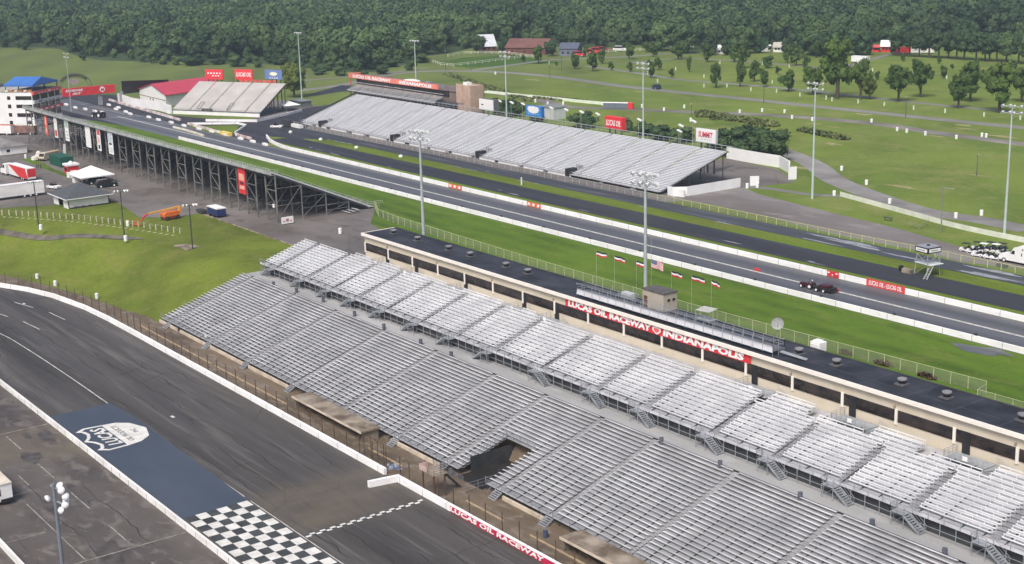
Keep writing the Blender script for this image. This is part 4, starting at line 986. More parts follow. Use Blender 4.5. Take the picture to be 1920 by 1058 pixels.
# back towers
nb = 35; xs_ = [SX0 + (SX1 - SX0) * i / nb for i in range(nb + 1)]
md1 = None
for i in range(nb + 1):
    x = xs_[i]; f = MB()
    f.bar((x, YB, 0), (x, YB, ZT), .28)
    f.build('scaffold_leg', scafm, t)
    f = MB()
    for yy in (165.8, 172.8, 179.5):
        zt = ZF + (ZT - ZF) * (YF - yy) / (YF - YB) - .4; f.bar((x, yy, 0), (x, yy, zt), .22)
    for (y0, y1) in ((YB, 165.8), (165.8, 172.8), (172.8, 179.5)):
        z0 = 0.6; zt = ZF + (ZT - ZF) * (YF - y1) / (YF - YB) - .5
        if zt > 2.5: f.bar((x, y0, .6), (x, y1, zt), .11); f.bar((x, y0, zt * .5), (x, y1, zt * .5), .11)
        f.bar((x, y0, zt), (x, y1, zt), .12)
    f.build('inner_frame', scafm if i >= nb - 1 else M('shaded_scaffold_steel', (.055, .058, .058), .6, .3, .4), t)  # inner frames get a darker steel, with the deck's shade put into its colour
    if i < nb and i % 2 == 0:
        x2 = xs_[i + 1]; f = MB()
        for k in range(3):
            z0 = .3 + k * 4.0; z1 = z0 + 4.0
            f.bar((x, YB - .02, z0 if k % 2 == 0 else z1), (x2, YB - .02, z1 if k % 2 == 0 else z0), .13); f.bar((x, YB, z1 if k < 2 else ZT - .5), (x2, YB, z1 if k < 2 else ZT - .5), .16)
        f.build('cross_brace', scafm, t)
f = MB(); f.box(SX0, SX1, YB - .16, YB + .16, ZT - 1.0, ZT - .55); f.box(SX0, SX1, YB + 1.8, YB + 2.0, ZT - 2.2, ZT - 1.9); f.build('top_beam', darkst, t)
f = MB(); f.box(SX0, SX1, YB - 1.1, YB + .1, ZT - .16, ZT - .06); f.build('top_walkway', deckl, t)
f = MB(); rail(f, tvec(SX0, YB - 1.05, ZT - .1), tvec(SX1, YB - 1.05, ZT - .1), 1.5, 1.45, .1, 4); rail(f, tvec(SX1, YB - 1.05, ZT - .1), tvec(SX1, YB + .8, ZT - .1), 1.35, 1, .08, 3)
f.build('back_rail', M('pale_rail', (.42, .44, .43), .5, .1, 1), t)
f = MB(); f.box(SX0, SX1, YB - 1.12, YB - 1.08, ZT - .05, ZT + .8); f.build('kick_panel', M('kick_panel_grey', (.34, .36, .35), .6, .2, .5), t)
f = MB()
f.bar((SX1 + .1, YB, ZT + .9), (SX1 + .1, YF, ZF + 1.0), .1); f.bar((SX1 + .1, YB, ZT + .4), (SX1 + .1, YF, ZF + .5), .07)
f.bar((SX1 + .1, YF, ZF + 1), (SX1 + .1, YF + 5, ZF + .9), .08); f.bar((SX1 + .1, YF, ZF + .5), (SX1 + .1, YF + 5, ZF + .4), .07)
for k in range(14): y = YB + (YF - YB) * k / 13; z = ZT + (ZF - ZT) * k / 13; f.bar((SX1 + .1, y, z), (SX1 + .1, y, z + .95), .07)
f.build('end_rail', M('pale_rail', (.42, .44, .43)), t)
f = MB(); f.box(SX0, SX1, YF + .5, YF + 2, .4, .5); rail(f, tvec(SX0, YF + 2, .5), tvec(SX1 + 3, YF + 2, .5), 1.1, 3, .06, 2); f.build('front_walkway', deckl, t)
for k in range(3):
    f = MB(); f.box(SX1 - 1.6 + .5 * k, SX1 + 3, YF - 7 + 1.2 * k, YF - 6.4 + 1.2 * k, .3 + .25 * k, .38 + .25 * k); f.build('end_step', deckl, t)
bans = ((80, 210, 91, 252, 'faded orange banner', redf), (98, 215, 109, 254, 'white and red banner', None), (118, 221, 131, 265, 'pale green banner', None), (157, 233, 172, 276, 'plain white banner', None), (178, 237, 191, 283, 'red and white banner', None), (199, 241, 214, 288, 'pale blue white banner', None), (443, 309, 463, 364, 'bright red banner', red))
rb = random.Random(11)
for k, (u0, v0, u1, v1, lab, mt) in enumerate(bans):
    a = PY(u0, v0, 158); b_ = PY(u1, v1, 158); xa, xb = a.x, b_.x - .8; z1 = 12.0; z0 = 5.1
    bm2 = MB().box(xa, xb, 158.2, 158.28, z0, z1).build('banner', mt or signwhite, t); bm2['label'] = lab
    yy = 158.19
    def pch(nm, x0, x1, za, zb__, mm): MB().box(x0, x1, yy - .03, yy, za, zb__).build(nm, mm, bm2)
    wd = xb - xa
    if k == 0:
        pch('pale_picture', xa + .8, xb - .8, z0 + 3.3, z1 - .8, M('pale_orange', (.75, .4, .3))); pch('pale_picture', xa + .8, xb - .8, z0 + .8, z0 + 2.6, M('pale_orange', (.75, .4, .3)))
    if k == 1: pch('red_panel', xa + .4, xb - .4, z0 + .5, z0 + 2.6, redf); pch('red_mark', xa + 1, xb - 1, z0 + 5, z0 + 6, M('pale_orange', (.75, .4, .3)))
    if k == 2:
        pch('green_panel', xa + .3, xb - .3, z0 + 4.6, z1 - .3, M('pale_green_print', (.38, .5, .45), .6, .2, 1))
        for q in range(3): pch('dark_mark', xa + .9, xb - .9, z0 + .8 + 1.1 * q, z0 + 1.1 + 1.1 * q, M('grey_green_print', (.25, .33, .3)))
    if k == 4:
        pch('red_panel', xa + .5, xb - .3, z0 + 5.1, z1 - .3, redf); pch('dark_mark', xa + 1, xb - .8, z0 + .6, z0 + 1.9, darkst); pch('pink_panel', xa + .6, xb - .6, z0 + 2.4, z0 + 4.6, M('pink_print', (.75, .45, .42), .6, .2, 1))
    if k == 5:
        pch('blue_panel', xa + .4, xb - .4, z0 + 3.8, z1 - .6, M('pale_blue_print', (.5, .55, .62), .6, .3, 1)); pch('dark_mark', xa + .8, xb - 1, z0 + 3, z0 + 3.6, darkst); pch('pink_panel', xa + .8, xb - .8, z0 + .6, z0 + 2.2, M('grey_print', (.6, .6, .6), .6, .2, 1))
    if k == 6:
        pch('pale_picture', xa + .7, xb - .7, z0 + 3.6, z0 + 5.4, M('pale_orange', (.75, .4, .3)))
        MB().quad(*[(xa + wd / 2 + 1.1 * math.cos(q * .52), yy - .04, z0 + 2.9 + .38 * math.sin(q * .52)) for q in range(12)]).build('dark_oval', M('dark_oval', (.03, .04, .06)), bm2)
        pch('pale_picture', xa + .8, xb - .8, z0 + 1.3, z0 + 2.2, M('pale_orange', (.75, .4, .3)))
MB().box(-318.2, -317.4, 158.1, 158.3, 4.0, 4.9).build('meter_box', signwhite, t)
# ------------------------------------------------------------------ far grandstand
t = thing('grandstand', 'far grandstand of bright metal benches on the other side of the drag strip', 'grandstand', (-380, 255, 0))
FX0, FX1 = -482.2, -277.6; NF = 31; YF0 = 255.1; TF = .8; RF = .26; ZF0 = 1.35
ail = [-470.9 + 13.1 * i for i in range(15)]; bx_ = [FX0] + ail + [FX1]
for i in range(len(bx_) - 1):
    a = bx_[i] + (.5 if i else 0); b_ = bx_[i + 1] - .5 * (i < len(bx_) - 2)
    s1 = MB(); s2 = MB()
    for r in range(NF):
        y = YF0 + r * TF; z = ZF0 + r * RF; s1.box(a, b_, y - .33, y + .42, z - .45, z - .41)
        s2.box(a, b_, y - .14, y + .32, z - .09, z); s2.box(a, b_, y + .40, y + .43, z - .41, z - .16)
    so = s1.build('seating_section', M('far_deck', (.56, .56, .565), .6, .1, .5), t); s2.build('bench_rows', M('far_bench_white', (.80, .81, .82), .45, .05, .3), so)
for x in ail:
    s1 = MB()
    for r in range(NF): y = YF0 + r * TF; z = ZF0 + r * RF; s1.box(x - .5, x + .5, y - .33, y + .47, z - .44, z - .4)
    s1.build('aisle', M('far_aisle', (.42, .42, .43), .6, .1, .5), t)
s1 = MB(); s1.box(FX0, FX1, YF0 - 1.4, YF0 - .3, .82, .88); s1.build('front_walkway', deckl, t)
s1 = MB(); rail(s1, tvec(FX0, YF0 - 1.4, .88), tvec(FX1, YF0 - 1.4, .88), 1, 2.2, .05, 2); s1.build('front_rail', stairm, t)
for i, x in enumerate(ail):
    if i in (1, 5, 9, 12) : continue
    e = 1 if i % 2 == 0 else -1
    s1 = MB()
    for k in range(4): s1.box(x + e * (.4 * k) - .2, x + e * .4 * k + .2, YF0 - 2.7, YF0 - 1.4, .8 - .2 * k - .05, .8 - .2 * k)
    s1.bar((x, YF0 - 2.7, 1.8), (x + e * 1.6, YF0 - 2.7, .9), .06); s1.bar((x, YF0 - 2.7, .9), (x + e * 1.6, YF0 - 2.7, .1), .12); s1.build('entry_steps', stairm, t)
wb = [(-480, -473), (-470, -462), (-459, -447), (-443, -434), (-430.5, -419), (-417, -407), (-404, -393), (-391, -380), (-378, -367), (-365, -354), (-352, -341), (-339, -329), (-327, -316)]
for a, b_ in wb: MB().box(a, b_, YF0 - 1.2, YF0 - 1.0, .05, .8).build('skirt_panel', white, t)
for x in (-466.5, -415, -363.2, -317.2):
    MB().box(x - .9, x + .9, YF0 - 1.5, YF0 + 1.6, .02, 2.5).build('tunnel_mouth', black, t); s1 = MB(); rail(s1, tvec(x - 1.2, YF0 + 3.2, 2), tvec(x + 1.8, YF0 + 3.2, 2), 1.2, 1, .06, 3); rail(s1, tvec(x + 1.3, YF0 - .5, 1.4), tvec(x + 1.3, YF0 + 3.2, 2), 1.2, 1, .06, 3); s1.build('tunnel_rail', darkst, t)
zt = ZF0 + NF * RF; yt = YF0 + NF * TF
s1 = MB(); rail(s1, tvec(FX0, yt + .2, zt - .4), tvec(FX1, yt + .2, zt - .4), 1.5, 2.4, .08, 2); s1.bar((FX0, yt + 1.4, zt + .9), (FX1 + .6, yt + 1.4, zt + .9), .16); s1.build('back_rail', stairm, t)
s1 = MB(); s1.box(FX0, FX1, yt - .3, yt + .8, zt - .7, zt - .5); s1.build('top_beam', darkst, t)
s1 = MB(); s1.box(FX0 - .3, FX0 - .1, YF0, yt, 0, .1)
s1.bar((FX0 - .2, YF0, ZF0 + .4), (FX0 - .2, yt, zt + .5), .1, .6); s1.build('end_panel', darkst, t)
s1 = MB(); i = 0
x = FX1 - .2
while x > FX0:
    for yy in (YF0 + 4, YF0 + 10.5, YF0 + 16, yt - 1.5): s1.bar((x, yy, 0), (x, yy, ZF0 + (yy - YF0) / TF * RF - .6), .2)
    s1.bar((x, YF0 - .5, ZF0 - .7), (x, yt, zt - .75), .15, .35); x -= 9
s1.build('support_frame', darkst, t)
# press building behind it
t = thing('press_building', 'dark press building with red lettered sign and tan stair tower behind the far stand', 'building', (-460, 288, 0))
MB().box(-494, -418, 286.6, 296, 0, 14.0).build('wall', M('tan_brown_wall', (.20, .15, .125), .8, .1, .3), t)
MB().box(-494.5, -417, 286.2, 296.5, 14.0, 14.3).build('roof', M('tan_grey_roof', (.17, .135, .12), .7, .2, .3), t)
MB().box(-493.4, -435, 286.4, 286.6, 12.1, 14.0).box(-435, -427, 286.3, 286.7, 11.8, 14.0).build('window', glass, t)
sg = MB().box(-498.5, -433, 285.6, 286.1, 14.1, 15.9).box(-498.5, -498, 286, 291, 14.1, 15.9).build('sign', M('orange_red_sign', (.68, .20, .15), .6, .15, .5), t)
text('LUCAS OIL RACEWAY', 'lettering', (-480.3, 285.6, 15.0), (1, 0, 0), (0, 0, 1), 29.5, 1.25, signwhite, sg, .04, .1)
text('INDIANAPOLIS', 'lettering', (-448.5, 285.6, 15.0), (1, 0, 0), (0, 0, 1), 22.8, 1.25, signwhite, sg, .04, .1)
s1 = MB(); s1.bar((-498, 286, 11), (-498, 286, 14), .3); s1.bar((-498, 290.6, 8), (-498, 290.6, 14), .3); s1.build('sign_post', redf, t)
for i in range(9):
    a = -492.6 + 7.0 * i; b_ = a + 6.6; s1 = MB(); s2 = MB()
    for r in range(6): y = 281.9 + r * .72; z = 10.4 + r * .27; s1.box(a, b_, y - .3, y + .36, z - .42, z - .38); s2.box(a, b_, y, y + .3, z - .04, z)
    s2.bar((a, 286.0, 12.5), (b_, 286.0, 12.5), .1)
    so = s1.build('upper_seating', deckl, t); s2.build('bench_rows', alu, so)
s1 = MB(); s1.box(-493, -429, 281.3, 281.7, 9.75, 10.0); s1.build('balcony_edge', M('pale_edge', (.5, .5, .48)), t)
s1 = MB()
for i in range(14): x = -491 + 4.7 * i; s1.bar((x, 282, 0), (x, 282, 9.8), .3); s1.bar((x, 282, 7), (x + 2, 285.5, 10.5), .15)
s1.box(-492, -428, 284.0, 284.2, 6.4, 10.3); s1.build('balcony_frame', darkst, t)
tw = MB(); tw.box(-418, -410, 284.2, 290, 0, 17.2); tw.box(-418.6, -414.5, 284, 284.2, 10.6, 17.6); tw.build('stair_tower', bronze, t)
MB().box(-415.5, -413, 285, 287, 17.2, 18.2).build('roof_vent', signwhite, t)
s1 = MB(); s1.box(-430, -418, 283.6, 287, 9.3, 9.5); rail(s1, tvec(-430, 283.6, 9.5), tvec(-418, 283.6, 9.5), 1.2, 1.2, .12, 4)
for k in range(10): s1.box(-428 + .9 * k, -427 + .9 * k, 284, 286, 9.3 - .28 * k, 9.5 - .28 * k)
for k in range(6): s1.bar((-429 + 2 * k, 284, 4), (-428 + 2 * k, 286, 11), .15)
s1.build('landing', M('dark_blue_steel', (.05, .07, .085), .6, .2, .5), t)
for u, v_, w2 in ((690, 138, 1.5), (710, 143, .8), (730, 145, .8), (748, 146, 1.2), (771, 150, .9), (790, 153, .9), (812, 155, 1), (833, 157, 1.1), (805, 147, 2)):
    q = PY(u, v_, 290); MB().box(q.x - w2 * .8, q.x + w2 * .8, 289, 290.5, 13.9, 13.9 + w2).build('roof_unit', M('roof_unit_grey', (.22, .24, .25), .6, .3, 1), t)
q = PY(768, 144, 292); MB().lathe((q.x, 292, 13.9), [(4.5, 0), (4.2, .8), (2, 1.4)], 10).build('pale_canopy', whitew, t)
# ------------------------------------------------------------------ billboards
def board(name, label, u0, v0, u1, v1, y, mat, depth=2.2, back=None, group='billboards behind the far stand', zadd=0):
    a = PY(u0, v0, y); b_ = PY(u1, v1, y); t = thing(name, label, 'billboard', ((a.x + b_.x) / 2, y, 0), group)
    x0, x1, z0, z1 = a.x, b_.x, b_.z, a.z
    p = MB().box(x0, x1, y, y + .3, z0, z1).build('panel', mat, t)
    MB().box(x0, x1, y + .3, y + depth, z0, z1).build('cabinet', back or mat, t)
    s_ = MB(); n_ = 3
    for k in range(n_): x = x0 + (x1 - x0) * (k + .5) / n_; s_.bar((x, y + 1, 0), (x, y + 1, z0), .4)
    s_.build('post', darkst, t); return p, x0, x1, z0, z1
p, x0, x1, z0, z1 = board('billboard', 'blank white billboard with a small dark mark behind the far stand', 898, 185, 924.5, 209, 287, signwhite, 2.6, M('billboard_side_grey', (.12, .13, .13)))
MB().box(x0 + 1.3, x0 + 2.6, 286.94, 287, (z0 + z1) / 2 - .2, (z0 + z1) / 2 + .15).build('dark_mark', darkst, p)
p, x0, x1, z0, z1 = board('billboard', 'blue billboard with a large white shape behind the far stand', 986, 197.5, 1014, 221.5, 287, bluel, 1.6, M('deep_blue', (.03, .16, .45)))
xc, zc = (x0 + x1) / 2, (z0 + z1) / 2 + .5; sw = (x1 - x0) * .40
MB().quad(*[(xc + a * sw, 286.93, zc + b_) for a, b_ in ((-1, .2), (-.85, 1.1), (0, 1.35), (.85, 1.1), (1, .2), (.7, -.8), (0, -1.15), (-.7, -.8))][::-1]).build('white_shape', signwhite, p)
text('- - - - -', 'pale_line', (xc, 286.95, z0 + 1), (1, 0, 0), (0, 0, 1), (x1 - x0) * .7, .4, M('pale_blue_line', (.3, .55, .8)), p)
p, x0, x1, z0, z1 = board('billboard', 'red billboard with slanted white oil company lettering behind the far stand', 1134, 217.5, 1166, 245, 287, M('bright_red_board', (.75, .04, .05), .5, .05, 1), 1.8)
text('LUCAS OIL', 'lettering', ((x0 + x1) / 2, 287, (z0 + z1) / 2), (1, .0, .0), (0, 0, 1), (x1 - x0) * .86, 1.9, signwhite, p, .02, .25)
p, x0, x1, z0, z1 = board('billboard', 'white billboard with red lettering at the right end of the far stand', 1305, 240, 1341, 271, 287, signwhite, 1.0, M('billboard_side_pale', (.5, .5, .5)))
text('SUMMIT', 'lettering', ((x0 + x1) / 2, 287, (z0 + z1) / 2 + .4), (1, 0, 0), (0, 0, 1), (x1 - x0) * .74, 1.7, M('crimson', (.62, .03, .08)), p, .02, .15)
text('- - - - - - -', 'small_line', ((x0 + x1) / 2 + .3, 287, (z0 + z1) / 2 - 1.0), (1, 0, 0), (0, 0, 1), (x1 - x0) * .55, .2, M('grey_line', (.4, .4, .4)), p)
# small lamps behind the stand
hs = ((873, 187), (935, 189), (958, 192), (979, 194.5), (1032, 202), (1060, 205.5), (1089, 209.5), (1119, 213.5), (1197, 224), (1275, 235), (1272, 245), (1299, 227))
for k, (u, v_) in enumerate(hs):
    q = PY(u, v_, 293); t = at0(thing('area_lamp', 'slim lamp post with angled white head behind the far stand', 'lamp post', (q.x, 293, 0), 'slim lamp posts behind the far stand'))
    MB().tube((0, 0, 0), (0, 0, q.z), .09, .06, 6).build('post', M('lamp_post_grey', (.34, .38, .34), .5), t); MB().bar((-.4, 0, q.z + .2), (1.5, 0, q.z - .35), .6, .4).build('lamp_head', signwhite, t)
# ------------------------------------------------------------------ white enclosure walls right of the far stand
one('white_board_wall', 'long low white board wall below the right end of the far stand', 'wall', wallmb([G(1252, 366), G(1262, 368.5), G(1288, 368), G(1388, 351)], .15, 2.6), white)
q = G(1283, 368.5); mb = MB(); mb.box(q.x - 1.2, q.x + .9, q.y - 1.2, q.y - .5, 0, 1.9); one('meter_cabinet', 'small white cabinet with grey grille against the board wall', 'cabinet', mb, whitew)
q0 = G(1406, 348.5); q1 = G(1423, 348); one('white_gate', 'single white gate panel standing right of the board wall', 'gate', wallmb([q0, q1], .2, 2.7), white)
one('curved_white_wall', 'tall white wall curving behind the dark trees to a square end', 'wall', wallmb([G(1363, 297), G(1400, 304), G(1462, 314.5), G(1480, 325), G(1479, 337), G(1493, 336)], .35, 3.6), white)
# ------------------------------------------------------------------ end grandstand with three billboards
Fa = Vector((-552.3, 231.2, 0)); Fb = Vector((-513.2, 252.5, 0)); ed = (Fb - Fa).normalized(); en = Vector((-ed.y, ed.x, 0)); EL = (Fb - Fa).length
def E3(a, b_, z): p = Fa + ed * a + en * b_; return Vector((p.x, p.y, z))
d_ = ray(536.5, 156.2)    # top right corner of the seating seen along the end plane
A_ = CAM - Fb; import_n = ed
s_t = -(A_.dot(ed)) / d_.dot(ed); cor = CAM + d_ * s_t; dep = (cor - Fb).dot(en); zto = cor.z
t = thing('grandstand', 'pale grandstand at the track end with three billboards above it', 'grandstand', Fa)
NE = 26; s_sec = [0, 9.0, 18.2, 27.5, 36.8, EL]
dep = max(14, min(30, dep)); zto = max(6, min(14, zto))
def ebox(mb, a0, a1, b0, b1, z0, z1):
    ps = [E3(a0, b0, z0), E3(a1, b0, z0), E3(a1, b1, z0), E3(a0, b1, z0), E3(a0, b0, z1), E3(a1, b0, z1), E3(a1, b1, z1), E3(a0, b1, z1)]
    mb.add(ps, [(3, 2, 1, 0), (4, 5, 6, 7), (0, 1, 5, 4), (1, 2, 6, 5), (2, 3, 7, 6), (3, 0, 4, 7)])
for i in range(5):
    s1 = MB(); s2 = MB(); a0 = s_sec[i] + .3; a1 = s_sec[i + 1] - .3
    for r in range(NE):
        b0 = r * dep / NE; z = 1.9 + (zto - 1.9) * r / NE
        ebox(s1, a0, a1, b0, b0 + dep / NE - .03, z - .3, z - .24); ebox(s1, a0, a1, b0 + dep / NE - .03, b0 + dep / NE, z - .3, z + .2); ebox(s2, a0, a1, b0 + .1, b0 + .5, z - .02, z + .05)
    so = s1.build('seating_section', M('beige_grey_deck', (.52, .50, .48), .6, .08, .2), t); s2.build('bench_rows', M('beige_grey_bench', (.74, .72, .70), .5, .06, .2), so)
for a in s_sec[1:-1]:
    s1 = MB()
    for r in range(NE): ebox(s1, a - .35, a + .35, r * dep / NE, (r + 1) * dep / NE - .02, 1.5 + (zto - 1.9) * r / NE, 1.55 + (zto - 1.9) * r / NE)
    s1.build('aisle', deckm, t)
s1 = MB(); ebox(s1, -1, EL + .5, -1.6, -1.3, 0, 1.3); s1.build('front_wall', white, t)
s1 = MB(); rail(s1, E3(0, -.9, 1.3), E3(EL, -.9, 1.3), 1.0, 1.8, .08, 3); ebox(s1, 0, EL, -1.2, 0, 1.2, 1.3); s1.build('front_rail', M('grey_rail', (.3, .3, .3)), t)
s1 = MB(); ebox(s1, 15.5, 21, -.5, -.2, 1.3, 2.5); s1.build('dark_banner', black, t)
s1 = MB(); ebox(s1, -1, EL + .5, -1.2, dep, 0.02, .04)
for b0 in (4, 8.5, 13, dep - 1):
    for a in (0.3, 10, 20, 30, EL - .3): s1.bar(E3(a, b0, 0), E3(a, b0, 1.5 + (zto - 2) * b0 / dep), .25)
s1.bar(E3(EL, 0, 1.2), E3(EL, dep, zto - .5), .2, .5); s1.build('support_frame', darkst, t)
for a in (12.5, 27.5):
    s1 = MB(); ebox(s1, a, a + 1.6, .2, 3, 1.7, 1.8); s1.bar(E3(a, .2, 2), E3(a, 4, 4.6), .12); s1.bar(E3(a + 1.6, .2, 2), E3(a + 1.6, 4, 4.6), .12); s1.bar(E3(a, 4, 4.6), E3(a + 1.6, 4, 4.6), .12); ebox(s1, a + .3, a + 1.3, .6, 3.6, 2.2, 2.3); s1.build('tunnel_rail', darkst, t)
def eboard(label, u0, v0, u1, v1, mat):
    o_ = Fa + en * (dep + 2.5); d0 = ray(u0, v0); s0 = (o_ - CAM).dot(en) / d0.dot(en); a = CAM + d0 * s0; d1 = ray(u1, v1); s1_ = (o_ - CAM).dot(en) / d1.dot(en); b_ = CAM + d1 * s1_
    t = thing('billboard', label, 'billboard', (a.x, a.y, 0), 'billboards above the end stand'); A0 = (a - Fa).dot(ed); A1 = (b_ - Fa).dot(ed)
    mb = MB(); ebox(mb, A0, A1, dep + 2.5, dep + 2.9, b_.z, a.z); p = mb.build('panel', mat, t)
    mb = MB()
    for k in range(4): mb.bar(E3(A0 + (A1 - A0) * (k + .5) / 4, dep + 3, 0), E3(A0 + (A1 - A0) * (k + .5) / 4, dep + 3, b_.z + 1), .3)
    mb.build('post', darkst, t); return p, A0, A1, b_.z, a.z
p, A0, A1, z0, z1 = eboard('left red billboard with a white stripe above the end stand', 384.5, 130, 418.5, 149.5, M('billboard_red', (.72, .05, .06), .5, .06, .5))
text('- - - - -', 'white_line', E3((A0 + A1) / 2, dep + 2.5, z0 + (z1 - z0) * .62), ed, (0, 0, 1), (A1 - A0) * .75, .6, signwhite, p, .03)
text('- - -', 'white_line', E3((A0 + A1) / 2 + .8, dep + 2.5, z0 + (z1 - z0) * .36), ed, (0, 0, 1), (A1 - A0) * .4, .5, signwhite, p, .03)
p, A0, A1, z0, z1 = eboard('middle red billboard with slanted white lettering above the end stand', 439.5, 130, 474, 150, M('billboard_red', (.72, .05, .06)))
text('LUCAS OIL', 'lettering', E3((A0 + A1) / 2, dep + 2.5, z0 + (z1 - z0) * .5), ed, (0, 0, 1), (A1 - A0) * .86, 1.8, signwhite, p, .02, .25)
p, A0, A1, z0, z1 = eboard('slate blue billboard with a pale diamond above the end stand', 496, 131, 529, 149.5, M('slate_blue_board', (.13, .20, .42), .5, .06, .5))
mb = MB(); mb.quad(*[E3((A0 + A1) / 2 + a, dep + 2.44, z0 + (z1 - z0) * .58 + b_) for a, b_ in ((-2.2, 0), (-1, .8), (1, .8), (2.2, 0), (1, -.8), (-1, -.8))]); mb.build('pale_diamond', M('pale_yellow', (.7, .65, .4)), p)
mb = MB(); mb.quad(*[E3((A0 + A1) / 2 + a, dep + 2.40, z0 + (z1 - z0) * .58 + b_) for a, b_ in ((-1.1, 0), (-.5, .4), (.5, .4), (1.1, 0), (.5, -.4), (-.5, -.4))]); mb.build('white_centre', signwhite, p)
text('- - - -', 'white_line', E3((A0 + A1) / 2, dep + 2.5, z0 + .55), ed, (0, 0, 1), (A1 - A0) * .5, .4, signwhite, p, .03)
s1 = MB()
for k in range(8): ebox(s1, 20 + 2.4 * k, 21.8 + 2.4 * k, dep + 1.4, dep + 1.5, zto - .2, zto + .8)
one('banner_row', 'low row of red banners behind the top of the end stand', 'banner', s1, redf)
# barriers around the end stand
one('white_barrier', 'white barrier in front of the end stand', 'barrier', wallmb([G(386, 228), G(482, 229), G(500, 225), G(540, 216), G(566, 209)], .35, 1.0), concw)
one('white_barrier', 'white barrier edging the grass island near the starting line', 'barrier', wallmb([G(352, 234), G(446, 233), G(462, 237), G(441, 251), G(443, 256)], .35, .8), concw)
one('corrugated_wall', 'tall white wall sweeping down from the bridge to the end stand', 'wall', wallmb([G(222, 190), G(248, 199), G(300, 208), G(322, 214)], .4, 3.6), white)
# red roofed hall
t = thing('red_roofed_hall', 'white hall with red metal roof beside the end stand', 'building', G(312, 200)); WO[t.name] = G(312, 200)
A = G(263, 188); B = G(312, 200); lx = B - A; lx.z = 0; ln = (G(372, 173.5, 4.9) - G(312, 182, 4.9)); ln.z = 0; ln.normalize()
Lh = 34.0
while (B + ln * Lh - Fa).dot(ed) > -1.0 and Lh > 8: Lh -= .5
def H3(a, b_, z): p = A + lx * a + ln * b_; return (p.x, p.y, z)
mb = MB(); mb.add([H3(0, 0, 0), H3(1, 0, 0), H3(1, Lh, 0), H3(0, Lh, 0), H3(0, 0, 5), H3(1, 0, 5), H3(1, Lh, 5), H3(0, Lh, 5), H3(.5, 0, 8.2), H3(.5, Lh, 8.2)], [(0, 1, 5, 8, 4), (1, 2, 6, 5), (2, 3, 7, 9, 6), (3, 0, 4, 7)])
hw = mb.build('wall', white, t)
mb = MB(); mb.add([H3(-.04, -.6, 4.8), H3(.5, -.6, 8.35), H3(1.04, -.6, 4.8), H3(-.04, Lh, 4.8), H3(.5, Lh, 8.35), H3(1.04, Lh, 4.8), H3(-.04, -.6, 5.05), H3(.5, -.6, 8.6), H3(1.04, -.6, 5.05), H3(-.04, Lh, 5.05), H3(.5, Lh, 8.6), H3(1.04, Lh, 5.05)],
   [(0, 3, 4, 1), (1, 4, 5, 2), (6, 7, 10, 9), (7, 8, 11, 10), (0, 1, 7, 6), (1, 2, 8, 7), (0, 6, 9, 3), (2, 5, 11, 8), (3, 9, 10, 4), (4, 10, 11, 5)]); mb.build('roof', redroof, t)
mb = MB(); mb.bar(H3(0, -.08, 2.6), H3(1, -.08, 2.6), .05, .2); mb.bar(H3(-.005, 0, 2.6), H3(-.005, Lh, 2.6), .05, .2); mb.build('wall_stripe', M('maroon_stripe', (.2, .05, .06)), hw)
for a in (.42, .53): MB().bar(H3(a, -.08, 1.4), H3(a, -.08, 2.2), .6, .1).build('window', glass, t)
# black board behind hall, red bridge sign
a = G(214, 176, 0); 
def wallz(name, label, cat, pts, z0, z1, mat, th=.5, **k):
    mb = wallmb([Vector((p.x, p.y, z0)) for p in pts], th, z1 - z0); return one(name, label, cat, mb, mat)
base1 = Vector((-606, 231, 0)); dirb = (G(315, 185) - G(225, 200)); 
p0 = PX(216, 172, -607); 
t = thing('black_wall', 'long black screen wall behind the red roofed hall', 'wall', (-607, 232, 0)); WO[t.name] = Vector((-607, 232, 0))
q1 = Vector((-607, 231.5, 0)); zq = topz(q1, 216, 160); q2 = G(318, 180); 
MB().add([(q1.x, q1.y, 3.6), (q2.x, q2.y, 3.2), (q2.x, q2.y, 7.5), (q1.x, q1.y, 9.4), (q1.x - .4, q1.y + .3, 3.6), (q2.x - .4, q2.y + .3, 3.2), (q2.x - .4, q2.y + .3, 7.5), (q1.x - .4, q1.y + .3, 9.4)], [(0, 1, 2, 3), (7, 6, 5, 4), (3, 2, 6, 7), (1, 5, 6, 2), (4, 0, 3, 7), (0, 4, 5, 1)]).build('screen', black, t)
MB().bar((q2.x, q2.y, 0), (q2.x, q2.y, 3.3), .5).bar((q1.x, q1.y, 0), (q1.x, q1.y, 3.7), .5).build('post', darkst, t)
# bridge: plane facing the camera side
bl = PX(117, 176, -600.0); t = thing('sign_bridge', 'red sign bridge with white lettering spanning the start of the strip', 'bridge', (-602, 205, 0)); WO[t.name] = Vector((-602, 205, 0))
XB = -604.0; c0 = PX(117, 167, XB); c1 = PX(215.5, 162, XB); c0b = PX(117, 180.5, XB); c1b = PX(215.5, 173.5, XB)
sg = MB().box(XB - 1.2, XB, c0.y, c1.y, min(c0b.z, c1b.z), max(c0.z, c1.z)).build('sign_beam', red, t)
zc = (min(c0b.z, c1b.z) + max(c0.z, c1.z)) / 2; hb = max(c0.z, c1.z) - min(c0b.z, c1b.z); wy = c1.y - c0.y
text('DODGE', 'lettering', (XB, c0.y + wy * .22, zc + hb * .18), (0, 1, 0), (0, 0, 1), wy * .33, hb * .28, signwhite, sg, .04, .1)
text('SRT', 'lettering', (XB, c0.y + wy * .26, zc - hb * .22), (0, 1, 0), (0, 0, 1), wy * .17, hb * .24, signwhite, sg, .04, .2)
mb = MB(); yc = c0.y + wy * .75; rr_ = hb * .34
mb.quad(*[(XB + .04, yc + rr_ * math.cos(k * .393) * 1.0, zc + .1 + rr_ * math.sin(k * .393)) for k in range(16)]); em = mb.build('round_emblem', signwhite, sg)
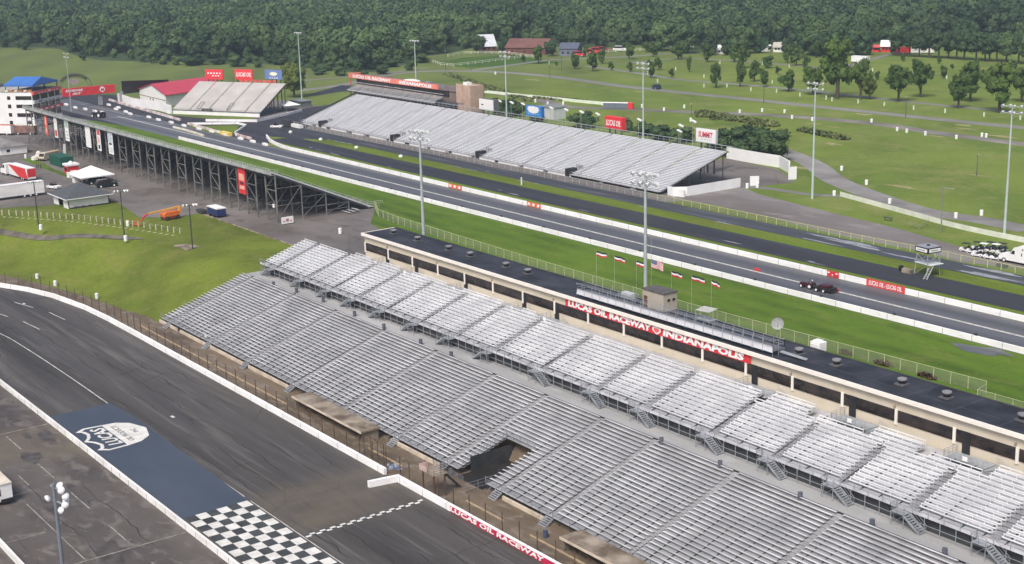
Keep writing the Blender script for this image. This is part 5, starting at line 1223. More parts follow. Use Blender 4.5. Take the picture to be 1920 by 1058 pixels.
text('M', 'emblem_letter', (XB + .06, yc, zc + .05), (0, 1, 0), (0, 0, 1), rr_ * 1.1, rr_ * 1.1, red, em, .03)
for (y0, y1) in ((219.5, 221.3), (229.5, 231.0)): MB().box(XB - 1.5, XB - .6, y0, y1, 0, zc - hb / 2).build('bridge_leg', M('leg_grey', (.3, .3, .31)), t)
# ------------------------------------------------------------------ control tower (turned 41 degrees to the strip)
K = G(66, 238); HT = topz(K, 66, 173.5); t = at0(thing('control_tower', 'white four storey control tower with blue canopy roof at the left edge', 'building', K, None, R(41)))
FL, SLn = 24.0, 21.0
wl_ = MB().box(-FL, 0, 0, SLn, 0, HT).build('wall', white, t)
def zf_(y): return max(.1, (935 - y) / 390 * HT)
for y0, y1 in ((628, 585), (720, 682), (822, 780)): MB().box(-7.2, -.25, -.06, 0, zf_(y0), zf_(y1)).build('window', glass, t)
for y0, y1 in ((628, 587), (724, 682), (820, 778), (908, 868)): MB().box(-10.9, -9.5, -.06, 0, zf_(y0), zf_(y1)).build('window', glass, t)
for y0, y1 in ((905, 870),): MB().box(-3.4, -1.2, -.06, 0, zf_(y0), zf_(y1)).build('door', glass, t)
for k, (y0, y1) in enumerate(((652, 572), (738, 672), (850, 772))): MB().box(0, .08, .4, SLn - .4, zf_(y0) + .1, zf_(y1)).build('window', glass, t)
for k, (y0, y1, mt, tx) in enumerate(((574, 540, redf, '- - - = - -'), (674, 638, M('pale_band', (.6, .6, .6)), '= - - - -'), (768, 738, redf, '- - - -'))):
    bnd = MB().box(.0, .9, -.2, SLn, zf_(y0), zf_(y1)).build('balcony_band', mt, t); text(tx, 'lettering', (.9, SLn / 2, (zf_(y0) + zf_(y1)) / 2), (0, 1, 0), (0, 0, 1), 15, .6, darkst if mt is not redf else signwhite, bnd, .03)
for yy in (5, 11, 16):
    MB().bar((.5, yy, 0), (.5, yy, zf_(574)), .2).build('balcony_post', whitew, t)
MB().box(-FL - .1, .1, -.1, SLn + .1, HT, HT + .15).build('roof_deck', concg, t)
mb = MB(); rail(mb, tvec(-13, .2, HT), tvec(0, .2, HT), 1.1, 1.5, .08, 3); mb.build('roof_rail', M('mustard_rail', (.35, .3, .05)), t)
for k in range(6): MB().box(-12 + k * 2, -11 + k * 2, 1, 2, HT + .15, HT + .8).build('roof_bench', redf if k % 2 else signwhite, t)
zc = HT + 2.9; a0, a1, b0, b1 = -12.5, 0.2, 1.0, 20.0; rg0 = 10
mb = MB(); mb.add([(a0, b0, zc), (a1, b0, zc), (a1, b1, zc), (a0, b1, zc), (a0 + .5, 9, zc + 2.4), (a1 - .5, 9, zc + 2.4), (a0, b0, zc - .7), (a1, b0, zc - .7), (a1, b1, zc - .7), (a0, b1, zc - .7)], [(0, 1, 5, 4), (3, 4, 5, 2), (0, 4, 3), (1, 2, 5), (6, 7, 1, 0), (7, 8, 2, 1), (9, 6, 0, 3), (8, 9, 3, 2)])
mb.build('canopy', M('blue_canopy', (.05, .16, .46), .5, .08, .3), t)
mb = MB()
for x in (a0 + .5, (a0 + a1) / 2, a1 - .5):
    for y in (b0 + .3, (b0 + b1) / 2, b1 - .3): mb.bar((x, y, HT), (x, y, zc), .25)
mb.build('canopy_post', darkst, t)
# arch with dark lettering behind the tower
AY = 214.0; pc = PX(140, 170, -700); t = thing('entrance_arch', 'thin dark arch sign with small letters behind the control tower', 'arch', (-660, 205, 0)); WO[t.name] = Vector((-660, 205, 0))
XA = -660.0; l0 = PX(108, 168, XA); l1 = PX(172, 160, XA); tp = PX(139, 138, XA); yc = (l0.y + l1.y) / 2; ra = (l1.y - l0.y) / 2; zb0 = l1.z; hh_ = tp.z - zb0
mb = MB(); mb2 = MB(); last = None
for k in range(25):
    th = math.pi * k / 24; p = Vector((XA, yc - ra * math.cos(th), zb0 + hh_ * math.sin(th))); p2 = Vector((XA, yc - ra * .82 * math.cos(th), zb0 + hh_ * .70 * math.sin(th)))
    if last: mb.bar(last[0], p, .3); mb.bar(last[1], p2, .2)
    if 4 < k < 20: mb2.bar(p2 + (p - p2) * .2, p + (p2 - p) * .15, .7, .5)
    last = (p, p2)
mb.bar((XA, l0.y, 0), (XA, l0.y, zb0), .4); mb.bar((XA, l1.y, 0), (XA, l1.y, zb0), .4); mb.build('arch_frame', M('arch_grey_brown', (.16, .14, .12)), t); mb2.build('arch_letters', M('arch_dark', (.05, .04, .045)), t)
mb = MB(); mb.quad(*[(XA, yc + 2.6 * math.cos(k * .785), zb0 + hh_ * .38 + 1.5 * math.sin(k * .785)) for k in range(8)]); mb.build('arch_emblem', M('emblem_mixed', (.4, .3, .3), .6, .4, 2), t)
# ------------------------------------------------------------------ persons (one continuous skinned body each, helmet or hair and clothes apart)
def person(loc, rz, label, shirt, legs, pose='stand', hair=None, group=None, seat=0):
    t = at0(thing('person', label, 'person', loc, group, rz))
    if pose == 'stand':
        J = {'pel': (0, 0, .95), 'ch': (0, 0, 1.25), 'nk': (0, 0, 1.48), 'hd': (0, .01, 1.62), 'ht': (0, .01, 1.74),
             'ls': (-.19, 0, 1.42), 'le': (-.26, .02, 1.15), 'lh': (-.25, .1, .9), 'rs': (.19, 0, 1.42), 're': (.26, .02, 1.15), 'rh': (.25, .1, .9),
             'lp': (-.1, 0, .92), 'lk': (-.11, .03, .5), 'la': (-.12, 0, .08), 'lt': (-.12, .17, .04), 'rp': (.1, 0, .92), 'rk': (.11, .05, .5), 'ra': (.12, -.02, .08), 'rt': (.12, .15, .04)}
    else:
        J = {'pel': (0, 0, seat + .1), 'ch': (0, .06, seat + .4), 'nk': (0, .1, seat + .62), 'hd': (0, .13, seat + .76), 'ht': (0, .14, seat + .88),
             'ls': (-.19, .08, seat + .56), 'le': (-.27, .22, seat + .33), 'lh': (-.16, .45, seat + .36), 'rs': (.19, .08, seat + .56), 're': (.27, .22, seat + .33), 'rh': (.16, .45, seat + .36),
             'lp': (-.1, .05, seat + .08), 'lk': (-.17, .45, seat + .05), 'la': (-.18, .5, seat - .38), 'lt': (-.18, .66, seat - .42), 'rp': (.1, .05, seat + .08), 'rk': (.17, .45, seat + .05), 'ra': (.18, .5, seat - .38), 'rt': (.18, .66, seat - .42)}
    def skin_(nm, E, rad, mat):
        ks = []
        for a, b_ in E:
            for k in (a, b_):
                if k not in ks: ks.append(k)
        me = bpy.data.meshes.new(nm); me.from_pydata([J[k] for k in ks], [(ks.index(a), ks.index(b_)) for a, b_ in E], [])
        o = bpy.data.objects.new(nm, me); C.objects.link(o); o.parent = t; me.materials.append(mat)
        md = o.modifiers.new('skin', 'SKIN'); 
        if not me.skin_vertices: bpy.context.view_layer.objects.active = o
        for i, k in enumerate(ks): me.skin_vertices[0].data[i].radius = (rad[k], rad[k])
        me.skin_vertices[0].data[0].use_root = True
        s_ = o.modifiers.new('sub', 'SUBSURF'); s_.levels = s_.render_levels = 1; return o
    E_all = [('pel', 'ch'), ('ch', 'nk'), ('nk', 'hd'), ('hd', 'ht'), ('ch', 'ls'), ('ls', 'le'), ('le', 'lh'), ('ch', 'rs'), ('rs', 're'), ('re', 'rh'), ('pel', 'lp'), ('lp', 'lk'), ('lk', 'la'), ('la', 'lt'), ('pel', 'rp'), ('rp', 'rk'), ('rk', 'ra'), ('ra', 'rt')]
    rad = dict(pel=.13, ch=.15, nk=.06, hd=.10, ht=.08, ls=.06, le=.045, lh=.035, rs=.06, re=.045, rh=.035, lp=.085, lk=.06, la=.045, lt=.035, rp=.085, rk=.06, ra=.045, rt=.035)
    me0 = bpy.data.meshes.new('b'); 
    skin_('body', E_all, rad, skin)
    big = {k: v + .018 for k, v in rad.items()}
    skin_('shirt', [('pel', 'ch'), ('ch', 'ls'), ('ls', 'le'), ('ch', 'rs'), ('rs', 're')], big, shirt)
    skin_('trousers', [('pel', 'lp'), ('lp', 'lk'), ('lk', 'la'), ('pel', 'rp'), ('rp', 'rk'), ('rk', 'ra')], big, legs)
    h = MB(); hp = Vector(J['hd']); h.lathe(hp + Vector((0, -.01, -.02)), [(.10, 0), (.125, .06), (.115, .13), (.06, .18)], 10); h.build('hat', hair or black, t)
    return t
def skinlayer_ok():
    me = bpy.data.meshes.new('t'); me.from_pydata([(0, 0, 0), (0, 0, 1)], [(0, 1)], []); o = bpy.data.objects.new('t', me); C.objects.link(o)
    o.modifiers.new('s', 'SKIN'); r = len(me.skin_vertices); bpy.data.objects.remove(o); return r
# ------------------------------------------------------------------ wheels and vehicles (built along +X, wheels on z = 0)
def wheel(x, y, r, w_, parent, rimm=None):
    m_ = MB().tube((x, y - w_ / 2, r), (x, y + w_ / 2, r), r, r, 14).build('wheel', tyre, parent)
    MB().tube((x, y - w_ / 2 - .02, r), (x, y + w_ / 2 + .02, r), r * .55, r * .55, 10).build('rim', rimm or signwhite, m_)
def sbox(mb, pts, y0, y1):       # side profile extruded across y
    n_ = len(pts); mb.add([(a, y0, z) for a, z in pts] + [(a, y1, z) for a, z in pts], [tuple(range(n_)), tuple(range(2 * n_ - 1, n_ - 1, -1))] + [(i, n_ + i, n_ + (i + 1) % n_, (i + 1) % n_) for i in range(n_)]); return mb
def car(loc, rz, label, paint, suv=True, group=None, s=1.0, pickup=False):
    t = at0(thing('parked_car', label, 'car', loc, group, rz)); h = 1.75 if suv else 1.45
    b_ = sbox(MB(), [(-2.3, .35), (2.25, .35), (2.35, .75), (2.1, .95), (1.1, 1.02), (-2.3, 1.05), (-2.38, .7)], -.9, .9).build('body', paint, t)
    if pickup: g_ = sbox(MB(), [(-.6, 1.0), (1.15, 1.0), (.5, h), (-.5, h)], -.8, .8)
    else: g_ = sbox(MB(), [(-2.2, 1.02), (1.2, 1.0), (.45, h - .06), (-1.9, h - .06)], -.8, .8)
    g_.build('windows', glass, t)
    (sbox(MB(), [(-.55, h - .06), (.5, h - .06), (.4, h), (-.45, h)], -.76, .76) if pickup else sbox(MB(), [(-1.92, h - .08), (.5, h - .08), (.35, h), (-1.8, h)], -.78, .78)).build('roof', paint, t)
    for x in (-1.45, 1.45):
        for y in (-.82, .82): wheel(x, y, .36, .22, t)
    for y in (-.65, .65): MB().box(2.25, 2.37, y - .18, y + .18, .62, .8).build('headlight', signwhite, t)
    t.scale = (s, s, s); return t
def box_trailer(loc, rz, label, L, W, H, mat, roofm_, wx, group=None, z0=.75, stripe=None, name='trailer'):
    t = at0(thing(name, label, 'trailer', loc, group, rz))
    MB().box(0, L, -W / 2, W / 2, z0, H).build('body', mat, t); MB().box(-.04, L + .04, -W / 2 - .04, W / 2 + .04, H, H + .06).build('roof', roofm_, t)
    MB().box(.3, L - .3, -W / 2 + .2, W / 2 - .2, z0 - .3, z0).build('chassis', darkst, t)
    for x in wx:
        for y in (-W / 2 + .18, W / 2 - .18): wheel(x, y, .48, .3, t)
    if stripe: sbox(MB(), [(0, H - .1), (L * .9, H - .1), (L, 1.2), (L, .8), (L * .55, .8)], -W / 2 - .03, -W / 2).build('red_graphic', stripe, t); MB().box(L, L + .03, -W / 2, W / 2, z0 + .6, H - .15).build('red_graphic', stripe, t)
    return t
# left side lot
box_trailer((-402.2, 104, 0), R(90), 'long white triple axle trailer parked left of the grey roofed pavilion', 23, 2.6, 4.1, whitew, white, (17.2, 18.9, 20.6))
q = G(268 / 5.877, 240 + 600 / 5.877); box_trailer((q.x - 15, q.y + 1.4, 0), R(4), 'white trailer with red graphics parked behind the long white trailer', 15, 2.6, 4.0, whitew, white, (10, 11.4), stripe=red)
t = at0(thing('truck_cab', 'white truck cab in front of the red and white trailer', 'truck', (q.x - 21.5, q.y + .6, 0), None, R(4)))
sbox(MB(), [(0, .6), (5, .6), (5, 3.6), (3, 3.7), (2.1, 2.2), (.2, 1.9)], -1.2, 1.2).build('cab', white, t); sbox(MB(), [(2.12, 2.3), (3.0, 3.3), (3.8, 3.3), (3.8, 2.3)], -1.23, 1.23).build('window', glass, t)
for x in (1, 4.4):
    for y in (-1, 1): wheel(x, y, .5, .3, t)
q = G(590 / 5.877, 240 + 668 / 5.877); car((q.x + .5, q.y, 0), R(200), 'white pickup truck parked behind the pavilion roof', white, pickup=True)
for dx, rz_, lab in ((0, 25, 'dark green parked car beside the white tent, nearest the camera'), (-5, 20, 'dark parked car squeezed between tent and the nearer dark car')):
    q = G(1175 / 5.877 + dx * 3.4, 240 + 650 / 5.877 + dx * 1.2); car((q.x, q.y, 0), R(rz_ + 60), lab, M('dark_green_black_paint', (.012, .02, .022), .25, .1, 1), s=1.35)
# hip roofed pavilion
t = thing('pavilion', 'white pavilion with grey hipped shingle roof beside the parking lot', 'building', (-380, 130, 0))
px0, px1, py0, py1 = -386.6, -374.2, 124.6, 136.0
w1 = MB(); w1.box(px0, px0 + 4.2, py0, py0 + .2, 0, 2.9); w1.box(px1 - 4.2, px1, py0, py0 + .2, 0, 2.9); w1.box(px1 - .2, px1, py0, py1, .3, 2.9); w1.box(px0, px0 + .2, py0, py1, 0, 2.9); w1.box(px0, px1, py1 - .2, py1, 0, 2.9); w1.build('wall', white, t)
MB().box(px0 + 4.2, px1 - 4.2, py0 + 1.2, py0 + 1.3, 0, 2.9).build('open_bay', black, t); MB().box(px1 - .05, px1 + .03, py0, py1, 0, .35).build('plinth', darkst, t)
o_ = 1.1; zt_ = 6.1; rm_ = 2.4
MB().add([(px0 - o_, py0 - o_, 2.8), (px1 + o_, py0 - o_, 2.8), (px1 + o_, py1 + o_, 2.8), (px0 - o_, py1 + o_, 2.8), ((px0 + px1) / 2 - .4, (py0 + py1) / 2, zt_), ((px0 + px1) / 2 + .4, (py0 + py1) / 2, zt_)], [(0, 1, 5, 4), (1, 2, 5), (2, 3, 4, 5), (3, 0, 4), (3, 2, 1, 0)]).build('roof', shingle, t)
w1 = MB()
for a, b_ in (((px0 - o_, py0 - o_), (px1 + o_, py0 - o_)), ((px1 + o_, py0 - o_), (px1 + o_, py1 + o_))): w1.bar((*a, 2.78), (*b_, 2.78), .12, .2)
w1.build('fascia', white, t)
for k in range(3): MB().box(px1 + .1, px1 + .6, py0 + 1.5 + 2 * k, py0 + 2.4 + 2 * k, 0, .5).build('planter', darkst, t)
t = thing('small_house', 'low white building with flat grey roof at the left edge', 'building', (-492, 142, 0))
MB().box(-508, -486.5, 140.5, 149.6, .15, 3.0).build('wall', white, t); MB().add([(-509, 139.8, 2.9), (-485.8, 139.8, 2.9), (-485.8, 150.3, 2.9), (-509, 150.3, 2.9), (-505, 145, 4.4), (-490, 145, 4.4)], [(0, 1, 5, 4), (1, 2, 5), (2, 3, 4, 5), (3, 0, 4), (3, 2, 1, 0)]).build('roof', M('weathered_roof', (.20, .19, .185), .8, .2, .4), t)
MB().box(-486.55, -486.42, 142.6, 143.7, 1.0, 1.9).build('window', glass, t); MB().box(-489, -488, 140.35, 140.5, .2, 2.3).build('door', black, t)
# containers and tent
t = thing('green_container', 'dark green shipping container on the grass strip', 'container', (-451, 149, 0)); cx0, cx1, cy0, cy1 = -456.5, -445.8, 147.3, 151.6
MB().box(cx0, cx1, cy0, cy1, .1, 3.3).build('body', greenp, t); m_ = MB()
for k in range(12): m_.box(cx0 + .3 + k * .88, cx0 + .6 + k * .88, cy0 - .06, cy0, .3, 3.1)
m_.build('rib', greenp, t); MB().box(cx1, cx1 + .05, (cy0 + cy1) / 2 - .05, (cy0 + cy1) / 2 + .05, .3, 3.1).build('door_bar', darkst, t)
q = G(790 / 5.877, 240 + 505 / 5.877); t = thing('food_stand', 'small red stand with white top beside the green container', 'stand', q)
MB().box(q.x - 2, q.x + 1.6, q.y - 1.6, q.y + 1.8, .1, 2.7).build('body', red, t); MB().box(q.x - 2.3, q.x + 1.9, q.y - 1.9, q.y + 2.1, 2.7, 3.3).build('roof', white, t); MB().lathe((q.x, q.y, 3.3), [(.7, 0), (.6, .5), (.2, .8)], 10).build('roof_vent', white, t); MB().box(q.x - 1.5, q.x + 1, q.y - 1.66, q.y - 1.6, 1.1, 2.0).build('hatch', black, t)
q = G(1020 / 5.877, 240 + 600 / 5.877); t = thing('event_tent', 'white peaked event tent beside the dark cars', 'tent', q); s_ = 5.2
MB().add([(q.x - s_, q.y - s_, 2.6), (q.x + s_, q.y - s_, 2.6), (q.x + s_, q.y + s_, 2.6), (q.x - s_, q.y + s_, 2.6), (q.x, q.y, 5.2), (q.x - s_, q.y - s_, 2.3), (q.x + s_, q.y - s_, 2.3), (q.x + s_, q.y + s_, 2.3), (q.x - s_, q.y + s_, 2.3)], [(0, 1, 4), (1, 2, 4), (2, 3, 4), (3, 0, 4), (5, 6, 1, 0), (6, 7, 2, 1), (7, 8, 3, 2), (8, 5, 0, 3)]).build('canopy', white, t)
m_ = MB()
for a in (-1, 1):
    for b_ in (-1, 1): m_.bar((q.x + a * 5, q.y + b_ * 5, 0), (q.x + a * 5, q.y + b_ * 5, 2.5), .1)
m_.build('tent_pole', stairm, t); MB().box(q.x - 3.5, q.x + 3, q.y - 1, q.y + 3, .02, 1.7).build('stored_goods', M('grey_goods', (.18, .2, .2), .8, .4, 1), t)
for k, (u, v_) in enumerate(((778, 548), (820, 530), (840, 600))):
    q = G(u / 5.877, 240 + v_ / 5.877); t = thing('wrapped_box', ('white wrapped box in front of the red stand', 'second white wrapped box beside the red stand', 'white wrapped box at the corner of the tent')[k], 'box', q); mb = MB()
    mb.box(q.x - 1, q.x + 1, q.y - .8, q.y + .9, 0, 1.5); mb.build('box', whitew, t); MB().box(q.x - 1.05, q.x + 1.05, q.y - .85, q.y + .95, 1.5, 1.6).build('lid', white, t)
# tan work truck and white bags
q = G(540 / 5.877, 240 + 350 / 5.877); t = at0(thing('utility_truck', 'old tan and brown utility truck next to the green container', 'truck', q, None, R(-60)))
MB().box(-4.5, 1.0, -1.2, 1.2, 1.0, 2.6).build('bed', M('tan_truck', (.45, .36, .25), .6, .3, .6), t); sbox(MB(), [(1.1, .6), (3.6, .6), (3.6, 1.5), (2.8, 2.7), (1.1, 2.7)], -1.15, 1.15).build('cab', M('cream_truck', (.55, .5, .4)), t); sbox(MB(), [(2.85, 1.6), (3.62, 1.6), (3.0, 2.5), (2.6, 2.5)], -1.0, 1.0).build('windscreen', glass, t)
MB().box(3.6, 3.75, -1.1, 1.1, .5, .9).build('bumper', rust, t)
for x in (-3, 2.6):
    for y in (-1, 1): wheel(x, y, .5, .3, t)
for k, (u, v_, s_) in enumerate(((385, 365, 1.25), (420, 345, 1.3), (455, 355, 1.1), (430, 310, 1.0))):
    q = G(u / 5.877, 240 + v_ / 5.877); mb = MB(); mb.lathe(q, [(s_ * .7, 0), (s_, .5), (s_ * .85, 1.2), (s_ * .45, 1.7)], 10); one('white_bag', ('leftmost bulky white bag', 'second bulky white bag', 'rightmost bulky white bag', 'rear bulky white bag')[k] + ' stacked beside the tan utility truck', 'bag', mb, M('pale_bag', (.6, .58, .5), .8, .25, 1), 'white bags beside the truck')
for k, (u, v_) in enumerate(((404, 448), (423, 446), (452, 444))):
    q = G(u / 5.877, 240 + v_ / 5.877); person(q, k * 1.1, ('person in dark clothes standing on the lot, left of three', 'person in dark clothes standing on the lot, middle of three', 'person in grey clothes standing on the lot, right of three')[k], M('dark_shirt', (.03, .04, .05)) if k < 2 else M('grey_shirt', (.2, .2, .2)), M('jeans', (.03, .045, .08)))
q = G(712 / 5.877, 240 + 300 / 5.877); MBt = MB(); MBt.bar(q, q + Vector((0, .3, 3.8)), .9, .12); one('white_feather_flag', 'tall narrow white banner behind the green container', 'banner', MBt, signwhite)
# boom lift
q = G(200 + 705 / 5.877, 260 + 888 / 5.877); t = at0(thing('boom_lift', 'orange boom lift with lowered yellow arm on the lot', 'lift', q, None, R(100)))
MB().box(-2.1, 2.1, -1.1, 1.1, .35, 1.0).build('chassis', M('brown_red_chassis', (.22, .05, .03), .7, .3, 1), t)
sbox(MB(), [(-2.4, 1.0), (2.1, 1.0), (2.3, 1.6), (1.9, 2.1), (-2.0, 2.1), (-2.5, 1.7)], -1.1, .9).build('turret', orange, t)
m_ = MB(); m_.bar((2.6, 0, 1.2), (3.0, 0, 3.0), .7); m_.bar((2.8, 0, 2.9), (-6.6, 0, 2.5), .38); m_.build('boom', M('boom_yellow_orange', (.80, .40, .08), .5, .1, 1), t)
m_ = MB(); m_.bar((-6.6, 0, 2.5), (-7.6, 0, 2.0), .3); m_.bar((-7.5, 0, 2.2), (-9.2, 0, .7), .26); m_.build('jib', red, t)
m_ = MB(); rail(m_, tvec(-10.8, -1, .3), tvec(-9.3, -1, .3), 1.0, .8, .07, 2); rail(m_, tvec(-10.8, 1, .3), tvec(-9.3, 1, .3), 1.0, .8, .07, 2); rail(m_, tvec(-10.8, -1, .3), tvec(-10.8, 1, .3), 1.0, .8, .07, 2); m_.box(-10.8, -9.3, -1, 1, .2, .3); m_.build('basket', orange, t)
for x in (-1.6, 1.6):
    for y in (-1.1, 1.1): wheel(x, y, .55, .4, t, rust)
# blue trailer with white top
t = thing('generator_trailer', 'dark blue box trailer with white top by the kerb', 'trailer', (-336, 150.6, 0)); MB().box(-339.6, -333.6, 149.7, 152.2, .5, 2.3).build('body', M('navy_paint', (.02, .035, .12), .4, .1, 1), t)
MB().box(-339.7, -333.5, 149.6, 152.3, 2.3, 2.55).build('roof', white, t)
for x in (-338, -335.4): MB().tube((x, 149.5, .4), (x, 149.8, .4), .4, .4, 10).build('wheel', tyre, t)
m_ = MB(); m_.bar((-339.6, 150.9, .6), (-343, 149.5, .6), .15); m_.box(-344.4, -341, 148.6, 150.2, .4, 1.1); m_.build('hitch_gear', darkst, t)
# bleacher posts along the top of the hill
pp = [Vector((-384, 104, 0)), Vector((-375.5, 110.8, 0)), Vector((-357.8, 121.6, 0)), Vector((-339.2, 128.9, 0)), Vector((-320.5, 135.2, 0))]
ln = []
tot = 0
for a, b_ in zip(pp[:-1], pp[1:]):
    k = max(1, round((b_ - a).length / 2.15)); ln += [(a + (b_ - a) * (i / k), (b_ - a)) for i in range(k)]
bp = None
for p, d in ln:
    dd = d.normalized(); z = gz(p.x, p.y); rz = math.atan2(d.y, d.x)
    if bp is None:
        bp = at0(thing('bleacher_post', 'weathered pale concrete bleacher post in the row along the top of the grass hill', 'post', (p.x, p.y, z), 'bleacher posts along the hill top', rz))
        MB().box(-.18, .18, -.12, .12, -.2, 1.45).build('post', postcr, bp); MB().box(-.18, .18, .1, .7, .95, 1.2).build('bracket', postcr, bp); MB().box(-.3, .3, -2.8, -1.9, -.9, .05).build('footing', postcr, bp)
    else: copy_tree(bp, (p.x, p.y, z), rz)
one('flat_slab', 'pale bare slab lying on the grass hill behind the third black pole', 'slab', (lambda m: m.prism([(G(u, v, 0).x, G(u, v, 0).y) for u, v in ((325, 461), (350, 458), (378, 463), (352, 469))], gz(*[(G(352, 464, 0))[i] for i in (0, 1)]) - .3, gz(*[(G(352, 464, 0))[i] for i in (0, 1)]) + .12))(MB()), conct)
# white sign on the lot and white barrels
t = thing('yard_sign', 'white board sign with small dark lettering under the scaffold end', 'sign', (-313.9, 159.8, 0)); pn = MB().box(-314.0, -313.85, 158.2, 161.5, .25, 1.95).build('board', signwhite, t); text('- = -', 'lettering', (-313.85, 159.8, 1.1), (0, 1, 0), (0, 0, 1), 2.4, .7, M('dull_red_print', (.4, .12, .12)), pn, .04)
MB().bar((-313.95, 158.5, 0), (-313.95, 158.5, 1.9), .08).bar((-313.95, 161.2, 0), (-313.95, 161.2, 1.9), .08).build('post', darkst, t)
wb_ = None
def wbarrel(u, v_, z=0.0, lab='white plastic barrel marking the edge of a park road', grp='white barrels', s=1.0, p=None):
    global wb_
    q = p or G(u, v_, z)
    if wb_ is None:
        wb_ = at0(thing('white_barrel', lab, 'barrel', q, grp)); MB().lathe((0, 0, 0), [(.42, 0), (.45, .5), (.43, .55), (.45, 1.2), (.40, 1.3)], 10).build('drum', white, wb_); MB().lathe((0, 0, 1.3), [(.42, 0), (.42, .05), (.3, .09)], 10).build('lid', signwhite, wb_); wb_.scale = (s, s, s)
    else: copy_tree(wb_, q, None, lab, grp, (s, s, s))
park = [(1578, 320), (1624.5, 346.5), (1668, 382), (1792, 409), (1840, 404), (1564, 367), (1387, 212), (1429, 210), (1471, 212), (1485, 223), (1523, 227), (1634, 230), (1682, 246), (1700, 249), (1735, 254), (1793, 261), (1841, 257), (1849, 258), (1283, 203), (1295, 228), (1326, 216), (1004, 192), (1027, 197), (1028, 207), (1056, 197), (1130, 198), (929, 140), (1245, 208), (1204, 202)]
for u, v_ in park: wbarrel(u, v_)
for u, v_, lab in ((1401, 353, 'white barrel left of the single white gate panel'), (1420, 352, 'white barrel right of the single white gate panel'), (638, 438, 'white barrel on the lot left of the suite building'), (240, 424, 'white barrel behind the pavilion on the lot'), (48.5, 297, 'white barrel beside the low white house'), (103, 305, 'small white barrel near the green container'), (72.5, 250, 'white barrel near the tan vehicle at the left'), (24.5, 252, 'white barrel at the left end of the box truck'), (77, 458, 'white barrel on the hill beside the first black pole'), (236, 452, 'white barrel on the hill beside the second black pole')):
    wbarrel(u, v_ if v_ != 458 else 431, 0, lab, 'single white barrels')
for u, v_, lab in ((70, 523, 'leftmost white box on a post behind the curved wall'), (104, 536, 'second white box on a post behind the curved wall'), (182, 560, 'third white box on a post behind the curved wall'), (388, 640, 'small white box at the foot of the lower stand')):
    wbarrel(u, v_, Z0, lab, 'white boxes behind the wall', .9)
for u, v_ in ((545, 251), (601.5, 265), (668.5, 280.5), (751.5, 297)):
    q = G(u, v_); mb = MB(); 
    for k in range(1): mb.lathe(q, [(.3, 0), (.6, .25), (.72, .6), (.6, 1.0), (.2, 1.2)], 12)
    one('white_ball', 'round white ball shaped marker on the grass between the return roads', 'marker', mb, M('cream_white', (.72, .74, .66), .6, .05, 1), 'round white markers')
q = G(978, 347); one('white_stake', 'thin white stake on the grass between the return roads', 'stake', MB().box(q.x - .15, q.x + .15, q.y - .15, q.y + .15, 0, 2.2), white)
# starting area: foam blocks, barriers, people, cars
blk = None
fb = [(124, 199), (141, 204), (160, 206), (178, 209), (192, 213), (212, 217), (228, 219), (178, 197), (196, 201), (217, 206), (236, 210), (257, 214.5), (277, 221), (297, 226.5), (320, 231), (345, 237), (372, 243), (397, 248), (425, 262), (451, 259), (474, 267), (497, 272)]
fb = [(124, 197.5), (141, 203), (160, 206), (178, 210), (192, 212), (217.5, 206), (236, 211), (279, 221), (297, 226), (321, 231), (345, 237), (373, 243), (397, 248), (423, 254), (451, 261.5), (474, 267), (497, 272.5), (204, 198), (222, 203), (244, 215)]
for u, v_ in fb:
    q = G(u, v_)
    if blk is None:
        blk = at0(thing('foam_block', 'low white foam block in a staggered row beside the starting line', 'block', q, 'white foam blocks', R(-4))); sbox(MB(), [(-1.7, 0), (1.7, 0), (1.5, .75), (-1.5, .75)], -.5, .5).build('block', signwhite, blk); MB().box(-1.72, -1.2, -.52, .52, 0, .4).build('pink_end', M('pink_end', (.6, .2, .2)), blk)
    else: copy_tree(blk, q, R(-4))
one('red_white_barrier', 'long low pink and white barrier leading to the grass island', 'barrier', wallmb([G(352, 234), G(372, 239), G(400, 247), G(428, 254)], .5, .9), M('pink_white_barrier', (.75, .5, .48), .7, .45, .3, col2=(.8, .78, .74)))
one('red_white_barrier', 'low pink and white barrier strip along the staging lanes below the hall', 'barrier', wallmb([G(205, 189), G(250, 202), G(300, 216), G(338, 227)], .6, .9), M('pink_white_barrier', (.75, .5, .48)))
one('red_white_barrier', 'short pink and white barrier with red marks past the grass island', 'barrier', wallmb([G(441, 253), G(455, 258), G(471, 262)], .5, .9), M('pink_white_barrier2', (.7, .35, .33), .7, .45, .4, col2=(.8, .75, .72)))
one('yellow_white_barrier', 'pale yellow barrier beside the person at the starting line', 'barrier', wallmb([G(325, 240), G(350, 246), G(382, 256)], .5, .7), M('pale_yellow_barrier', (.7, .65, .4), .7, .25, .4, col2=(.8, .8, .72)))
one('yellow_mat', 'yellow padded block on the corner of the grass island', 'block', MB().box(*[G(427, 254).x - 4, G(427, 254).x + 3, G(427, 254).y - 1, G(427, 254).y + .4, 0, 1.3]), M('pad_yellow', (.8, .6, .15)))
q = G(364, 250); person(q, 1.0, 'person in black and red standing at the starting line', M('dark_red_shirt', (.25, .03, .03)), M('black_trousers', (.015, .015, .018)))
q = G(267, 214); person(q, .5, 'person in dark clothes beside the starting area barriers', M('dark_shirt', (.03, .04, .05)), M('black_trousers', (.015, .015, .018)))
